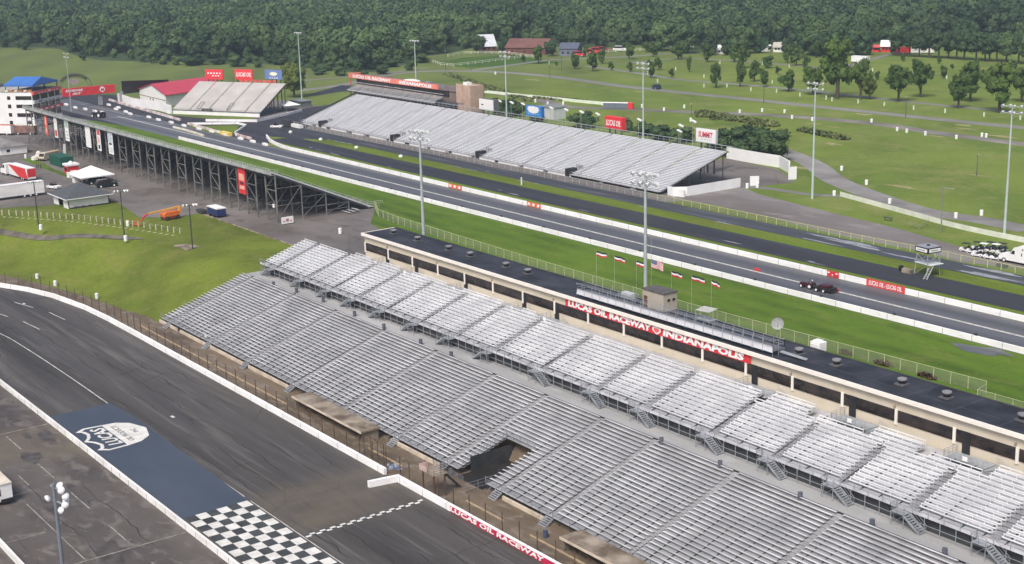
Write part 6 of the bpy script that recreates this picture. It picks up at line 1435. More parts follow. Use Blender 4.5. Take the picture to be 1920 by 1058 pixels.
def tractor(loc, rz, label, bodym, name='tractor', cat='tractor', s=1.0):
    t = at0(thing(name, label, cat, loc, None, rz))
    sbox(MB(), [(-.4, .55), (2.2, .55), (2.3, 1.25), (1.0, 1.35), (-.3, 1.15)], -.42, .42).build('hood', bodym, t); sbox(MB(), [(-1.3, .5), (-.4, .5), (-.4, .9), (-.9, 1.0), (-1.1, 1.5), (-1.3, 1.5)], -.35, .35).build('seat', black, t)
    m_ = MB(); m_.bar((.2, 0, 1.3), (-.15, 0, 1.55), .06); m_.tube((-.15, 0, 1.53), (-.2, 0, 1.58), .22, .22, 10); m_.build('steering_wheel', black, t)
    for y in (-.75, .75):
        wheel(-.9, y, .72, .4, t); wheel(1.7, y * .85, .5, .26, t); sbox(MB(), [(-1.6, 1.2), (-.3, 1.2), (-.5, 1.5), (-1.4, 1.5)], y - .22, y + .22).build('fender', bodym, t)
    MB().bar((1.4, .25, 1.3), (1.4, .25, 1.9), .08).build('exhaust', black, t); t.scale = (s, s, s); return t
redb = M('dark_maroon_tractor', (.06, .010, .012), .4, .25, 2)
q = G(1517, 541); tractor((q.x - .2, q.y, 0), R(186), 'dark red tractor driving along the drag strip', redb, s=.82)
person((q.x + .9, q.y + .05, 0), R(186 - 90), 'person with white cap sitting on the tractor on the drag strip', M('dark_shirt', (.03, .04, .05)), M('jeans', (.03, .045, .08)), 'sit', signwhite, seat=1.0)
q = G(1533, 544); t = at0(thing('track_dragger', 'black and red towed track machine behind the tractor', 'machine', (q.x + .4, q.y, 0), None, R(186)))
MB().box(-3.4, .6, -1.15, 1.15, .45, .95).build('frame', black, t); MB().bar((.6, 0, .6), (2.6, 0, .6), .14).build('tow_bar', black, t); MB().box(-2.6, -.6, -.9, .9, .95, 1.4).build('weight_box', redb, t); MB().tube((-.3, -1.0, 1.1), (-.3, 1.0, 1.1), .22).build('roller', darkst, t)
for x in (-1.9, -.2):
    for y in (-1.25, 1.25): wheel(x, y, .42, .3, t)
for k in range(3): MB().box(-3.9, -3.4, -1 + .8 * k, -.6 + .8 * k, .3, .6).build('rear_tyre_pad', tyre, t)
for u, v_, lab in ((1569, 546, 'small red marker on the centre line behind the towed machine'), (1420, 508, 'small red marker on the centre line ahead of the tractor')):
    q = G(u, v_); one('red_marker', lab, 'marker', MB().box(q.x - .9, q.x + .7, q.y - .2, q.y + .2, .04, .3).box(q.x - .4, q.x + .2, q.y - .15, q.y + .15, .3, .6), red)
q = G(186, 221); tractor((q.x, q.y, 0), R(200), 'black tractor parked near the start of the drag strip', black, s=1.6)
q = G(519, 240); car((q.x, q.y, 0), R(220), 'white small truck near the left end of the far stand', white, pickup=True)
q = G(530, 237); mb = MB(); t = thing('equipment_rack', 'dark equipment rack beside the white truck near the far stand', 'equipment', q); MB().box(q.x - 1, q.x + 4.5, q.y, q.y + 2, .3, 2.6).build('rack', darkst, t); MB().box(q.x + 5, q.x + 12, q.y + 1, q.y + 2.5, .2, 1.4).build('pale_box', whitew, t)
q = G(543, 207); t = thing('small_tent', 'small white canopy tent right of the end stand', 'tent', q); MB().add([(q.x - 3.5, q.y - 3.5, 2.3), (q.x + 3.5, q.y - 3.5, 2.3), (q.x + 3.5, q.y + 3.5, 2.3), (q.x - 3.5, q.y + 3.5, 2.3), (q.x, q.y, 3.9)], [(0, 1, 4), (1, 2, 4), (2, 3, 4), (3, 0, 4)]).build('canopy', white, t)
MB().bar((q.x - 3.3, q.y - 3.3, 0), (q.x - 3.3, q.y - 3.3, 2.3), .1).bar((q.x + 3.3, q.y - 3.3, 0), (q.x + 3.3, q.y - 3.3, 2.3), .1).bar((q.x + 3.3, q.y + 3.3, 0), (q.x + 3.3, q.y + 3.3, 2.3), .1).bar((q.x - 3.3, q.y + 3.3, 0), (q.x - 3.3, q.y + 3.3, 2.3), .1).build('tent_leg', stairm, t)
q = G(560, 200); t = thing('grey_shed', 'low grey green shed near the round tree', 'shed', q); MB().box(q.x - 6, q.x + 4, q.y - 1, q.y + 4, 0, 2.4).build('wall', M('grey_green_shed', (.12, .15, .14), .7, .2, .5), t); MB().box(q.x - 6.3, q.x + 4.3, q.y - 1.3, q.y + 4.3, 2.4, 2.6).build('roof', M('shed_roof', (.2, .22, .22)), t)
# trucks below the control tower
q = G(30, 252); box_trailer((q.x, q.y, 0), R(35), 'cream topped box truck body parked below the control tower', 9.5, 2.6, 3.6, M('dark_red_brown_body', (.22, .12, .10), .6, .3, .6), M('cream_roof', (.62, .56, .46)), (2, 7.5), name='box_truck')
q = G(-8, 253); box_trailer((q.x - 1, q.y, 0), R(35), 'white and red truck body at the left edge below the tower', 8.5, 2.6, 3.8, whitew, M('orange_red_roof', (.5, .15, .08)), (2, 6.5), name='box_truck')
# pit area: white box truck at the left edge, seen from its front
t = at0(thing('box_truck', 'white box truck with cream roof and black bumper on the pit road', 'truck', (-200.5, 51.0, -7)))
MB().box(-6, 5.8, -1.35, 1.35, .6, 3.1).build('body', white, t); MB().box(-6.05, 5.9, -1.4, 1.4, 3.1, 3.25).build('roof', M('cream_roof', (.62, .56, .46)), t); MB().box(5.8, 6.05, -.4, 1.3, .45, .95).build('bumper', black, t); MB().box(5.8, 5.84, -1.2, -.3, 1.5, 2.6).build('window', glass, t)
MB().box(5.8, 5.9, .55, 1.05, .6, .85).build('licence_plate', M('pale_grey_plate', (.5, .5, .5)), t)
for x in (-4.5, 4.2):
    for y in (-1.2, 1.2): wheel(x, y, .42, .28, t)
# right side: semi truck, carts, timing tower, board fence, small poles
q = G(1881.8, 491.6); t = at0(thing('semi_truck', 'white semi truck with grey trailer leaving the frame at the right', 'truck', (q.x, q.y, 0)))
sbox(MB(), [(-1.3, .55), (5.4, .55), (5.4, 3.95), (3.4, 4.0), (2.2, 3.5), (1.5, 2.3), (.9, 2.0), (-1.0, 1.75), (-1.35, 1.2)], 0, 2.5).build('cab', white, t)
sbox(MB(), [(1.6, 2.1), (2.5, 2.1), (2.5, 2.85), (2.0, 2.9)], -.03, 0).build('side_window', glass, t); MB().box(4.1, 4.3, -.03, 0, 1.9, 2.6).box(4.2, 4.5, -.03, 0, 3.2, 3.5).build('sleeper_window', glass, t); MB().box(-1.5, -1.3, .1, 2.4, .5, 1.0).build('bumper', M('chrome', (.6, .6, .62), .2, .05, 1, metal=1), t)
MB().add([(1.0, .15, 2.02), (1.0, 2.35, 2.02), (1.75, 2.35, 2.9), (1.75, .15, 2.9)], [(0, 3, 2, 1), (0, 1, 2, 3)]).build('windscreen', glass, t)
for x in (0, 6.8, 8.1):
    for y in (.15, 2.35): wheel(x, y, .52, .3, t)
MB().box(6.0, 20, 0, 2.55, 1.2, 4.05).build('trailer_body', M('grey_trailer', (.33, .34, .35), .4, .15, .3), t); MB().box(5.4, 9.5, .2, 2.3, .6, 1.1).build('chassis', darkst, t)
ct = None
carts = [(985, 372, 'k'), (1075, 395, 'n'), (1150, 355, 'k'), (1160, 385, 'n'), (1240, 375, 'w'), (1155, 445, 'n'), (1250, 455, 'n'), (1335, 355, 'k'), (1330, 385, 'n'), (1415, 385, 'w'), (1325, 475, 'n'), (1415, 490, 'n'), (1500, 375, 'k'), (1500, 420, 'k')]
def cart(kind, p, lab):
    t = at0(thing('golf_cart', lab, 'golf cart', p, 'golf carts beside the white semi truck', R(180 + 15)))
    sbox(MB(), [(-1.2, .3), (1.2, .3), (1.3, .6), (1.0, .95), (.65, .9), (.5, .45), (-.3, .45), (-.4, .75), (-1.25, .8)], -.58, .58).build('body', white, t)
    MB().box(-.6, .25, -.56, .56, .74, .9).box(-.7, -.5, -.56, .56, .8, 1.35).box(-1.28, -.7, -.5, .5, .8, .95).build('seat', black, t); m_ = MB(); m_.bar((.65, .2, .85), (.4, .2, 1.15), .05); m_.build('steering_column', black, t)
    for x in (-.8, .8):
        for y in (-.55, .55): wheel(x, y, .24, .2, t)
    if kind != 'n':
        rm_ = MB().box(-.9, .8, -.6, .6, 1.82, 1.9).build('roof', black if kind == 'k' else white, t); m_ = MB()
        for x in (-.8, .7):
            for y in (-.52, .52): m_.bar((x, y, .8), (x, y, 1.82), .04)
        m_.build('roof_post', black, t)
    return t
protoc = {}
for k, (u, v_, kind) in enumerate(carts):
    p = G(1680 + u / 7.558, 420 + (v_ + 18) / 7.558)
    lab = {'k': 'golf cart with black roof parked in the group beside the white semi truck', 'w': 'golf cart with white roof parked in the group beside the white semi truck', 'n': 'roofless golf cart parked in the front row beside the white semi truck'}[kind]
    if kind in protoc: copy_tree(protoc[kind], p, R(195), lab)
    else: protoc[kind] = cart(kind, p, lab)
# timing tower
q = G(1738, 515); t = at0(thing('timing_tower', 'scaffold viewing tower with black framed white signs beside the return road', 'tower', q, None, R(-8))); t.scale = (.85, .85, .88); m_ = MB()
for a in (-1.7, 1.7):
    for b_ in (-1.7, 1.7): m_.bar((a * 1.25, b_ * 1.25, 0), (a, b_, 6.2), .1)
for z in (2.9, 6.0):
    for a, b_ in (((-1.8, -1.8), (1.8, -1.8)), ((1.8, -1.8), (1.8, 1.8)), ((1.8, 1.8), (-1.8, 1.8)), ((-1.8, 1.8), (-1.8, -1.8))): m_.bar((*a, z), (*b_, z), .09)
for a, b_ in (((-1.9, -1.9), (1.9, -1.9)), ((1.9, -1.9), (1.9, 1.9))): m_.bar((*a, .3), (*b_, 2.9), .06); m_.bar((*b_, 3), (*a, 5.2), .06); m_.bar((*a, 3), (*b_, 5.2), .06)
m_.build('scaffold_frame', M('pale_scaffold', (.45, .47, .45), .5, .15, 1), t)
MB().box(-2.2, 3.2, -2.2, 2.2, 2.9, 3.0).build('platform', M('pale_platform', (.55, .58, .57), .6, .1, 1), t)
m_ = MB(); rail(m_, tvec(-2.1, -2.1, 3), tvec(2.1, -2.1, 3), 1, 1, .05, 2); rail(m_, tvec(2.1, -2.1, 3), tvec(2.1, 2.1, 3), 1, 1, .05, 2); m_.build('rail', stairm, t)
MB().box(-2.1, 2.1, -2.1, 2.1, 6.9, 7.0).build('roof', M('grey_tower_roof', (.25, .26, .3)), t)
for (a, rot) in (((0, -2.15), 0), ((2.15, 0), 90)):
    if rot == 0: s_ = MB().box(-2.1, 2.1, -2.2, -2.1, 5.6, 6.9).build('sign', black, t); w_ = MB().box(-1.85, 1.85, -2.23, -2.2, 5.85, 6.65).build('sign_face', signwhite, s_); MB().box(-1.3, 1.2, -2.25, -2.23, 6.15, 6.35).build('grey_mark', M('grey_mark', (.25, .25, .25)), s_)
    else: s_ = MB().box(2.1, 2.2, -2.1, 2.1, 5.6, 6.9).build('sign', black, t); w_ = MB().box(2.2, 2.23, -1.85, 1.85, 5.85, 6.65).build('sign_face', signwhite, s_); MB().box(2.23, 2.25, -1.2, 1.1, 6.15, 6.35).build('grey_mark', M('grey_mark', (.25, .25, .25)), s_)
m_ = MB(); m_.bar((2.3, -1.2, 3), (4.6 - 1.5, -4.2, 0), .1, .3); m_.bar((3.0, -.9, 3), (3.9, -3.9, 0), .1, .3)
for k in range(8): m_.bar((2.35 + .12 * k, -1.3 - .4 * k, 2.8 - .36 * k), (3.05 + .12 * k, -1.1 - .4 * k, 2.8 - .36 * k), .12, .05)
m_.build('ladder', M('pale_scaffold', (.45, .47, .45)), t); MB().box(-.3, .3, -.3, .3, 7.0, 7.3).build('roof_box', black, t)
q = G(1702, 512); one('concrete_block', 'tan concrete block beside the scaffold viewing tower', 'block', MB().box(q.x - 1.2, q.x + 1, q.y - .5, q.y + .5, 0, .9), conct)
q = G(1689, 508); one('black_bin', 'black bin beside the tan concrete block', 'bin', MB().lathe(q, [(.4, 0), (.5, .9), (.5, 1.1), (.3, 1.15)], 10), black)
# board fence and rail fences at right
def bfence(name, label, pts, h, mat, step=2.6):
    return fence(name, label, pts, h, step, M('fence_post_pale', (.42, .43, .36), .8, .15, 1), None, r=.06, rails=0)
pts = smoothline([G(1575, 368), G(1640, 386), G(1720, 408), G(1780, 425), G(1850, 441), G(1930, 457)], 3)
t = thing('white_board_fence', 'long white board fence running down the grass to the semi truck', 'fence', pts[0]); wallmb(pts, .08, 1.25).build('board', M('cream_white_board', (.66, .68, .58), .7, .1, .4), t)
pm_ = MB().bar((0, 0, 0), (0, 0, 1.4), .14).build('post', postcr, t); md = pm_.data; bpy.data.objects.remove(pm_); pl = []
for a, b_ in zip(pts[:-1], pts[1:]):
    k = max(1, round((b_ - a).length / 5.5)); pl += [a + (b_ - a) * (i / k) + Vector((-.1, -.1, 0)) for i in range(k)]
part_copies('post', md, t, pl)
fence('chain_link_fence', 'low chain link fence between return road and far stand', [tvec(-486, 250, 0), tvec(-460, 248.9, 0), tvec(-276, 248.9, 0)], 1.5, 3.3, M('dull_fence_pipe', (.40, .40, .37), .6, .1, 1), veil('grey_chain', (.2, .2, .19), .3), r=.07)
fence('chain_link_fence', 'yellow green chain link fence below the paved lot at the right', [tvec(-276, 248.9, 0), tvec(-200, 248.7, 0), tvec(-187, 249.3, 0), tvec(-120, 248.0, 0)], 1.5, 3.3, M('yellow_pipe', (.48, .50, .22), .6, .1, 1), chain, r=.07)
for (u, v_, vt, lab, dark, arm) in ((1764, 436, 352, 'grey utility pole with short arm beside the board fence', 0, 14), (1831, 330, 290, 'short dark lamp post in the green field at the right', 1, 4), (1296, 221, 195, 'short dark post near the scrub in the field', 1, 0), (1227, 91, 64, 'thin pole with a small head at the forest edge', 0, 3), (1432, 193, 160, 'slender lamp post on the verge of the park road', 1, 0), (1698, 221, 182, 'slender lamp post beside the large park trees', 1, 0), (836, 133, 95, 'slender post near the paddock fence', 1, 0), (883, 133, 106, 'thin grey post near the paddock fence', 1, 0), (1031, 147, 116, 'thin grey post near the junction of park roads', 1, 0), (1053, 133, 103, 'slender dark post left of the young park trees', 1, 0), (852, 137, 127, 'slim white road post at the paddock bend', 0, 0)):
    q = G(u, v_); H = topz(q, u, vt); t = thing('utility_pole', lab, 'pole', q); MB().tube(q, q + Vector((0, 0, H)), .16, .1, 8).build('pole', M('grey_brown_pole', (.20, .20, .17), .7) if not dark else M('dark_brown_pole', (.10, .11, .09), .7), t)
    if arm: MB().bar(q + Vector((-.2, -.1, H)), q + Vector((arm * .16, arm * .1, H - .15)), .12).build('arm', stairm, t)
    else: MB().bar(q + Vector((-.5, 0, H)), q + Vector((.5, 0, H)), .3, .2).build('lamp_head', M('lamp_post_grey', (.34, .38, .34)), t)
q = G(1665, 414); t = thing('bench', 'small dark bench on the grass below the board fence', 'bench', q); MB().box(q.x - 1.2, q.x + 1.2, q.y - .4, q.y + .4, .7, .8).build('seat', darkst, t); MB().bar((q.x - 1, q.y, 0), (q.x - 1, q.y, .7), .1).bar((q.x + 1, q.y, 0), (q.x + 1, q.y, .7), .1).build('leg', darkst, t)
q = G(1727, 430); t = thing('gate', 'open field gate of thin pipes beside the paved lot', 'gate', q); m_ = MB(); rail(m_, G(1706, 424), G(1722, 430), 1.2, 2, .07, 3); rail(m_, G(1724, 431), G(1740, 421), 1.2, 2, .07, 3); m_.build('gate_pipes', M('gate_yellow_grey', (.3, .3, .17)), t)
q = G(1880, 502); one('small_vehicle_step', 'small dark and white box in the grass below the semi truck', 'box', MB().box(q.x - 1.4, q.x + 1, q.y - .3, q.y + .4, 0, .7), darkst)
# park side objects
q = G(1230, 167); car((q.x, q.y, 0), R(165), 'dark blue car driving on the park road', M('dark_blue_paint', (.02, .05, .08), .3, .1, 1), s=1.25)
po = None
q0 = G(1133, 203.5); q1 = G(1186, 204.5)
for k in range(13):
    q = q0 + (q1 - q0) * ((k + .5) / 13); last_ = k >= 11; bdm = red if last_ else M('grey_portable', (.13, .16, .19), .6, .1, 1)
    if k in (0, 11):
        po = at0(thing('portable_toilet', 'x', 'toilet', q, 'portable toilets in a row', math.atan2((q1 - q0).y, (q1 - q0).x))); MB().box(-.75, .75, -.75, .75, .05, 2.3).build('cabin', bdm, po); MB().lathe((0, 0, 2.3), [(.95, 0), (.8, .2), (.5, .3)], 4).build('roof', signwhite if not last_ else redf, po); MB().box(-.45, .45, -.8, -.75, .2, 2.1).build('door', bdm, po)
    else: po = copy_tree(po, q)
    po['label'] = 'red portable toilet at the right end of the row by the dirt road' if last_ else 'grey portable toilet with white roof in the row by the dirt road'
one('white_guard_rail', 'long white guard rail along the curve behind the far stand', 'barrier', wallmb(smoothline([G(883, 172), G(925, 176), G(980, 182), G(1025, 186), G(1080, 192), G(1133, 197)], 4), .4, 1.2), M('cream_green_white', (.68, .74, .60), .7, .08, .3))
q = G(1042, 225); t = thing('white_shed_wall', 'white low shed partly hidden behind the blue billboard', 'shed', q); MB().box(q.x - 10, q.x, q.y - 1, q.y + 5, 0, 4.5).build('wall', M('pale_grey_shed', (.5, .52, .52), .7, .1, .3), t); MB().box(q.x - 10.3, q.x + .3, q.y - 1.3, q.y + 5.3, 4.5, 4.7).build('roof', M('shed_roof', (.2, .22, .22)), t)
q = G(1613, 119); box_trailer((q.x - 5, q.y, 0), R(10), 'small white trailer standing alone on the park grass', 9, 3, 3.6, white, white, (4, 5.5))
q = G(1709, 152); t = thing('white_canopy', 'small white canopy among the park trees', 'tent', q); MB().lathe(q + Vector((0, 0, 2.4)), [(3, 0), (1.6, 1), (.2, 1.7)], 8).build('canopy', white, t); MB().tube(q, q + Vector((0, 0, 2.5)), .1).build('tent_pole', stairm, t)
def house(u, v_, wpx, hm, label, wallm, roofm_, rz=0, dep=9, cat='house', gable=2.6):
    q = G(u, v_); d = (q - CAM).length; wd = wpx * d / FPX; t = at0(thing('house' if cat == 'house' else cat.replace(' ', '_'), label, cat, q, None, R(36 + rz)))
    w_ = MB().box(-wd / 2, wd / 2, 0, dep, 0, hm).build('wall', wallm, t); a, b_ = -wd / 2 - .5, wd / 2 + .5
    MB().add([(a, -.6, hm), (b_, -.6, hm), (b_, dep + .6, hm), (a, dep + .6, hm), (a, dep / 2, hm + gable), (b_, dep / 2, hm + gable)], [(0, 1, 5, 4), (2, 3, 4, 5), (0, 4, 3), (1, 2, 5), (3, 2, 1, 0)]).build('roof', roofm_, t)
    for k in range(3): MB().box(-wd * .35 + k * wd * .3, -wd * .35 + k * wd * .3 + 1.2, -.06, 0, 1.2, 2.4).build('window', glass, t)
    return t
brick = M('brick_barn', (.17, .07, .055), .8, .2, .3)
house(985, 103, 78, 4, 'long brick red barn at the forest edge behind the paddock', brick, M('barn_roof', (.17, .08, .065), .7, .15, .2), 0, 22, 'barn', 4.5)
house(917, 97, 28, 3, 'barn with pale metal roof beside the brick barn', brick, M('pale_metal_roof', (.55, .56, .58), .5, .1, .3), 30, 20, 'barn', 6.5)
house(1065, 105, 34, 4, 'low slate blue house right of the brick barn', M('slate_wall', (.14, .17, .22)), M('slate_roof', (.09, .11, .15)), 0, 12, 'house', 3)
house(1459, 98, 18, 2.6, 'white house with grey roof at the forest edge', white, M('tan_house_roof', (.45, .42, .36)), 0, 10)
house(1442, 97, 8, 3.2, 'narrow white house left of the white house with grey roof', white, white, 60, 8)
house(1348, 102, 24, 2.2, 'pale low house half hidden by the forest', whitew, whitew, 0, 10)
house(1661, 98, 18, 3, 'red barn with bright white roof behind the tree row', red, white, 0, 14, 'barn', 3)
house(1642, 98, 12, 2.6, 'small red barn wing beside the white roofed barn', red, redf, 0, 8, 'barn', 1.2)
house(1590, 72, 20, 2.6, 'pale farmhouse in a gap of the distant forest', whitew, M('tan_house_roof', (.45, .42, .36)), 0, 10)
for k, u in enumerate((1690, 1708, 1722, 1738)):
    q = G(u, 101); t = at0(thing('parked_trailer', ('leftmost red parked trailer', 'second red parked trailer', 'white parked trailer', 'rightmost pale parked trailer')[k] + ' behind the tree row', 'trailer', q, 'trailers behind the tree row', R(40))); MB().box(-4, 4, 0, 2.6, .6, 3.4).build('body', red if k < 2 else whitew, t); wheel(1, 0, .4, .3, t)
for k, (u, v_) in enumerate(((1108, 102), (1120, 99), (1130, 97), (1085, 106), (1163, 96))):
    q = G(u, v_); car((q.x, q.y, 0), R(30), ('red parked vehicle by the slate house', 'second red parked vehicle by the forest edge', 'dark red parked vehicle at the forest edge', 'red vehicle nearest the slate blue house', 'white parked vehicle at the forest edge')[k], (red, red, M('dark_red_paint', (.3, .02, .025)), red, white)[k], s=1.7)
pf = M('cream_rail_fence', (.60, .62, .48), .7, .08, 1)
for k, (px_, lab) in enumerate((([(812, 118), (826, 123), (850, 125), (905, 119), (965, 111), (1000, 107)], 'white rail fence curving round the front of the paddock'), ([(840, 107), (870, 102), (910, 101), (960, 103), (1000, 109)], 'white rail fence along the back of the paddock'), ([(1070, 108), (1140, 99), (1200, 96), (1300, 90)], 'white rail fence leading right from the slate blue house'), ([(666, 99), (690, 104), (726, 108)], 'pale rail fence among the bushes at the forest edge'), ([(560, 87), (590, 91), (640, 100), (668, 101)], 'pale rail fence far left among the bushes'))):
    fence('rail_fence', lab, [G(u, v_) for u, v_ in px_], 1.5, 5, pf, None, None, .13, 2, 'fence')
# small posts in the park
ps = None
for u, v_ in [(1363, 164), (1408, 171), (1456, 174), (1500, 181), (1549, 187), (1609, 194), (1658, 199), (1713, 206), (1772, 212), (1845, 219), (1913, 225), (1320, 164), (1320, 146), (1448, 157), (1480, 127), (1395, 138), (1700, 146), (1775, 148), (1233, 155), (1150, 131), (1267, 132), (1350, 120), (1560, 190), (1030, 121), (1180, 128), (1215, 140), (1430, 122), (1636, 134), (1682, 128)]:
    q = G(u, v_)
    if ps is None: ps = at0(thing('site_post', 'slim white numbered camping post standing in the park grass', 'post', q, 'white camping posts in the park')); MB().box(-.2, .2, -.2, .2, 0, 1.5).build('post', M('cream_green_white', (.68, .74, .60)), ps); MB().box(-.22, .22, -.22, .22, 1.5, 1.6).build('cap', signwhite, ps)
    else: copy_tree(ps, q)
# ------------------------------------------------------------------ trees
def crown_mesh(name, seed, nl=16, leaves=1500, shape='round', mat=None, ls=.075, lr=(.26, .46), core=.5):
    r = random.Random(seed); mb = MB(); lobes = []       # unit crown: radius 1 wide, 0..1 scaled by object
    for k in range(nl):
        a = r.uniform(0, 6.283); zz = r.uniform(-.85, .85) if shape != 'cone' else r.uniform(-.9, .9)
        rr = math.sqrt(max(.05, 1 - zz * zz)) * (1 if shape == 'round' else (.95 - .35 * zz)) * r.uniform(.25, .68)
        lobes.append((Vector((rr * math.cos(a), rr * math.sin(a), zz * .68)), r.uniform(*lr)))
    lobes.append((Vector((0, 0, -.05)), core))
    ico = []
    bm = bmesh.new(); bmesh.ops.create_icosphere(bm, subdivisions=2, radius=1); iv = [v.co.copy() for v in bm.verts]; ifc = [[v.index for v in f.verts] for f in bm.faces]; bm.free()
    for c, s_ in lobes:
        ph = r.uniform(0, 9)
        mb.add([c + v * (s_ * .80 * (1 + .20 * math.sin(v.x * 5 + ph) * math.cos(v.y * 6 + ph) + .12 * math.sin(v.z * 9 + ph))) for v in iv], ifc)
    per = leaves // len(lobes)
    for c, s_ in lobes:
        for k in range(int(per * (s_ / .38) ** 2)):
            v = Vector((r.gauss(0, 1), r.gauss(0, 1), r.gauss(0, 1) + .25)).normalized(); p = c + v * (s_ * r.uniform(.78, 1.18))
            d1 = Vector((r.gauss(0, 1), r.gauss(0, 1), r.gauss(0, 1))).normalized(); n_ = (v + d1 * .7).normalized(); t1 = n_.cross(Vector((.3, .8, .5))).normalized(); t2 = n_.cross(t1)
            q = ls * r.uniform(.6, 1.4)
            mb.quad(p - t1 * q, p - t2 * q * .8, p + t1 * q, p + t2 * q * .8)
    me = bpy.data.meshes.new(name); me.from_pydata(mb.v, [], mb.f); me.materials.append(mat or leafm); me.update(); return me
def trunk_mesh(name, seed):
    r = random.Random(seed); mb = MB(); mb.tube((0, 0, -.02), (0, 0, .45), .035, .024, 8); mb.tube((0, 0, .45), (.02, .01, .85), .024, .01, 6)
    for k in range(6):
        a = k * 1.05 + r.random(); z = .3 + .07 * k; mb.tube((0, 0, z), (math.cos(a) * .22, math.sin(a) * .22, z + .22), .014, .005, 5)
    me = bpy.data.meshes.new(name); me.from_pydata(mb.v, [], mb.f); me.materials.append(bark); me.update(); return me
CR = {'park': [crown_mesh('crown', 10 + i, 26, 2600, 'round', leafm, .07, (.15, .30), .36) for i in range(4)], 'young': [crown_mesh('crown', 30 + i, 14, 1100, 'cone', leafm, .09, (.16, .34), .34) for i in range(3)],
      'forest': [crown_mesh('crown', 50 + i, 14, 900, 'round', leafd, .085) for i in range(6)], 'bush': [crown_mesh('crown', 70 + i, 12, 1200, 'round', leafd, .07) for i in range(3)], 'yel': [crown_mesh('crown', 90, 26, 2600, 'round', leafy, .06, (.14, .3), .34)]}
TK = [trunk_mesh('trunk', i) for i in range(3)]
rt = random.Random(99)
def tree(p, H, W, kind, label, group=None, name='tree', cat='tree', clear=.22):
    t = thing(name, label, cat, p, group, rt.uniform(0, 6.28))
    cr = bpy.data.objects.new('crown', rt.choice(CR[kind])); C.objects.link(cr); cr.parent = t
    ch = H * (1 - clear); cr.location = (0, 0, H * clear + ch * .5); cr.scale = (W / 2, W / 2, ch * .56)
    tk = bpy.data.objects.new('trunk', rt.choice(TK)); C.objects.link(tk); tk.parent = t; tk.scale = (H * .9, H * .9, H); return t
def px_tree(u, v_, hpx, wpx, kind, label, group=None, clear=.22, **k):
    q = G(u, v_); d = (q - CAM).dot(f_) * (1.17 if kind in ('park', 'young', 'yel') else 1); return tree(q, hpx * d / FPX * 1.03, wpx * d / FPX * 1.08, kind, label, group, clear=clear * .75, **k)
gp = 'young trees planted across the park'
Z3 = [(37, 405, 80, 28), (140, 352, 95, 60), (290, 350, 85, 60), (340, 385, 110, 70), (187, 497, 125, 60), (322, 490, 120, 55), (403, 460, 100, 60), (455, 490, 90, 50), (480, 385, 65, 62), (533, 420, 40, 35), (595, 515, 105, 80), (588, 355, 90, 50), (640, 370, 85, 70), (690, 400, 85, 45), (1095, 450, 45, 28), (1240, 347, 40, 28), (1305, 378, 42, 38), (1443, 360, 40, 28), (1465, 442, 65, 40), (1655, 375, 38, 30), (1515, 390, 25, 20), (1738, 420, 38, 25), (1870, 390, 38, 28), (1172, 475, 90, 50), (750, 325, 80, 40)]
for x, y, h, w_ in Z3: px_tree(1280 + x / 3, y / 3, h / 3, w_ / 2.4, 'young', 'small dark green young tree planted in the open park grass', gp, clear=.14)
Z2 = [(1312, 390, 80, 50), (1413, 402, 95, 65), (1467, 360, 75, 45), (1517, 397, 42, 32), (1620, 335, 80, 50), (1625, 405, 50, 35), (1740, 440, 90, 45), (1755, 320, 55, 50), (1783, 395, 60, 40), (1858, 437, 45, 35), (1895, 335, 90, 70), (1715, 295, 50, 40), (1110, 360, 90, 55), (945, 300, 65, 65), (1022, 350, 35, 30), (1210, 370, 20, 18), (1375, 320, 60, 30)]
for x, y, h, w_ in Z2: px_tree(640 + x / 3, y / 3, h / 3, w_ / 2.4, 'young', 'small dark green young tree planted in the open park grass', gp, clear=.14)
for x, y, h, w_, lab, kd in ((870, 555, 315, 205, 'largest broad park tree with pale green crown left of the lamp post', 'park'), (732, 535, 150, 120, 'dark spreading tree left of the largest park tree', 'park'), (1000, 560, 200, 125, 'tall airy tree just right of the largest park tree', 'park'), (1050, 560, 110, 100, 'low yellowish tree right of the tall airy tree', 'yel'), (1213, 572, 180, 150, 'round park tree with the white canopy behind its right side', 'park'), (1337, 548, 180, 130, 'dense dark park tree right of the white canopy', 'park'), (1550, 610, 175, 120, 'dark leaning tree, front one of a pair near the road', 'park'), (1617, 572, 200, 150, 'pale broad tree, rear one of a pair near the road', 'park'), (1780, 635, 250, 190, 'big dark park tree close to the right edge', 'park'), (1905, 575, 175, 130, 'park tree cut by the right edge of the frame', 'park')):
    px_tree(1280 + x / 3, y / 3, h / 3, w_ / 3, kd, lab, None, clear=.2)
for k, (x, y) in enumerate(((1275, 320), (1330, 322), (1385, 325), (1440, 328), (1495, 330), (1540, 335), (1583, 338), (1650, 340), (1700, 345), (1725, 347), (1765, 348), (1820, 352), (1888, 358), (1925, 362), (1215, 316))):
    px_tree(1280 + x / 3, y / 3, 52 + rt.uniform(-5, 8), 42, 'forest', 'tree with bare trunk in the straight row at the right park edge', 'straight row of trees at the park edge', clear=.30)
px_tree(551.7, 183, 58, 56, 'yel', 'round yellow green tree with forked trunk beside the end stand', None, clear=.16)
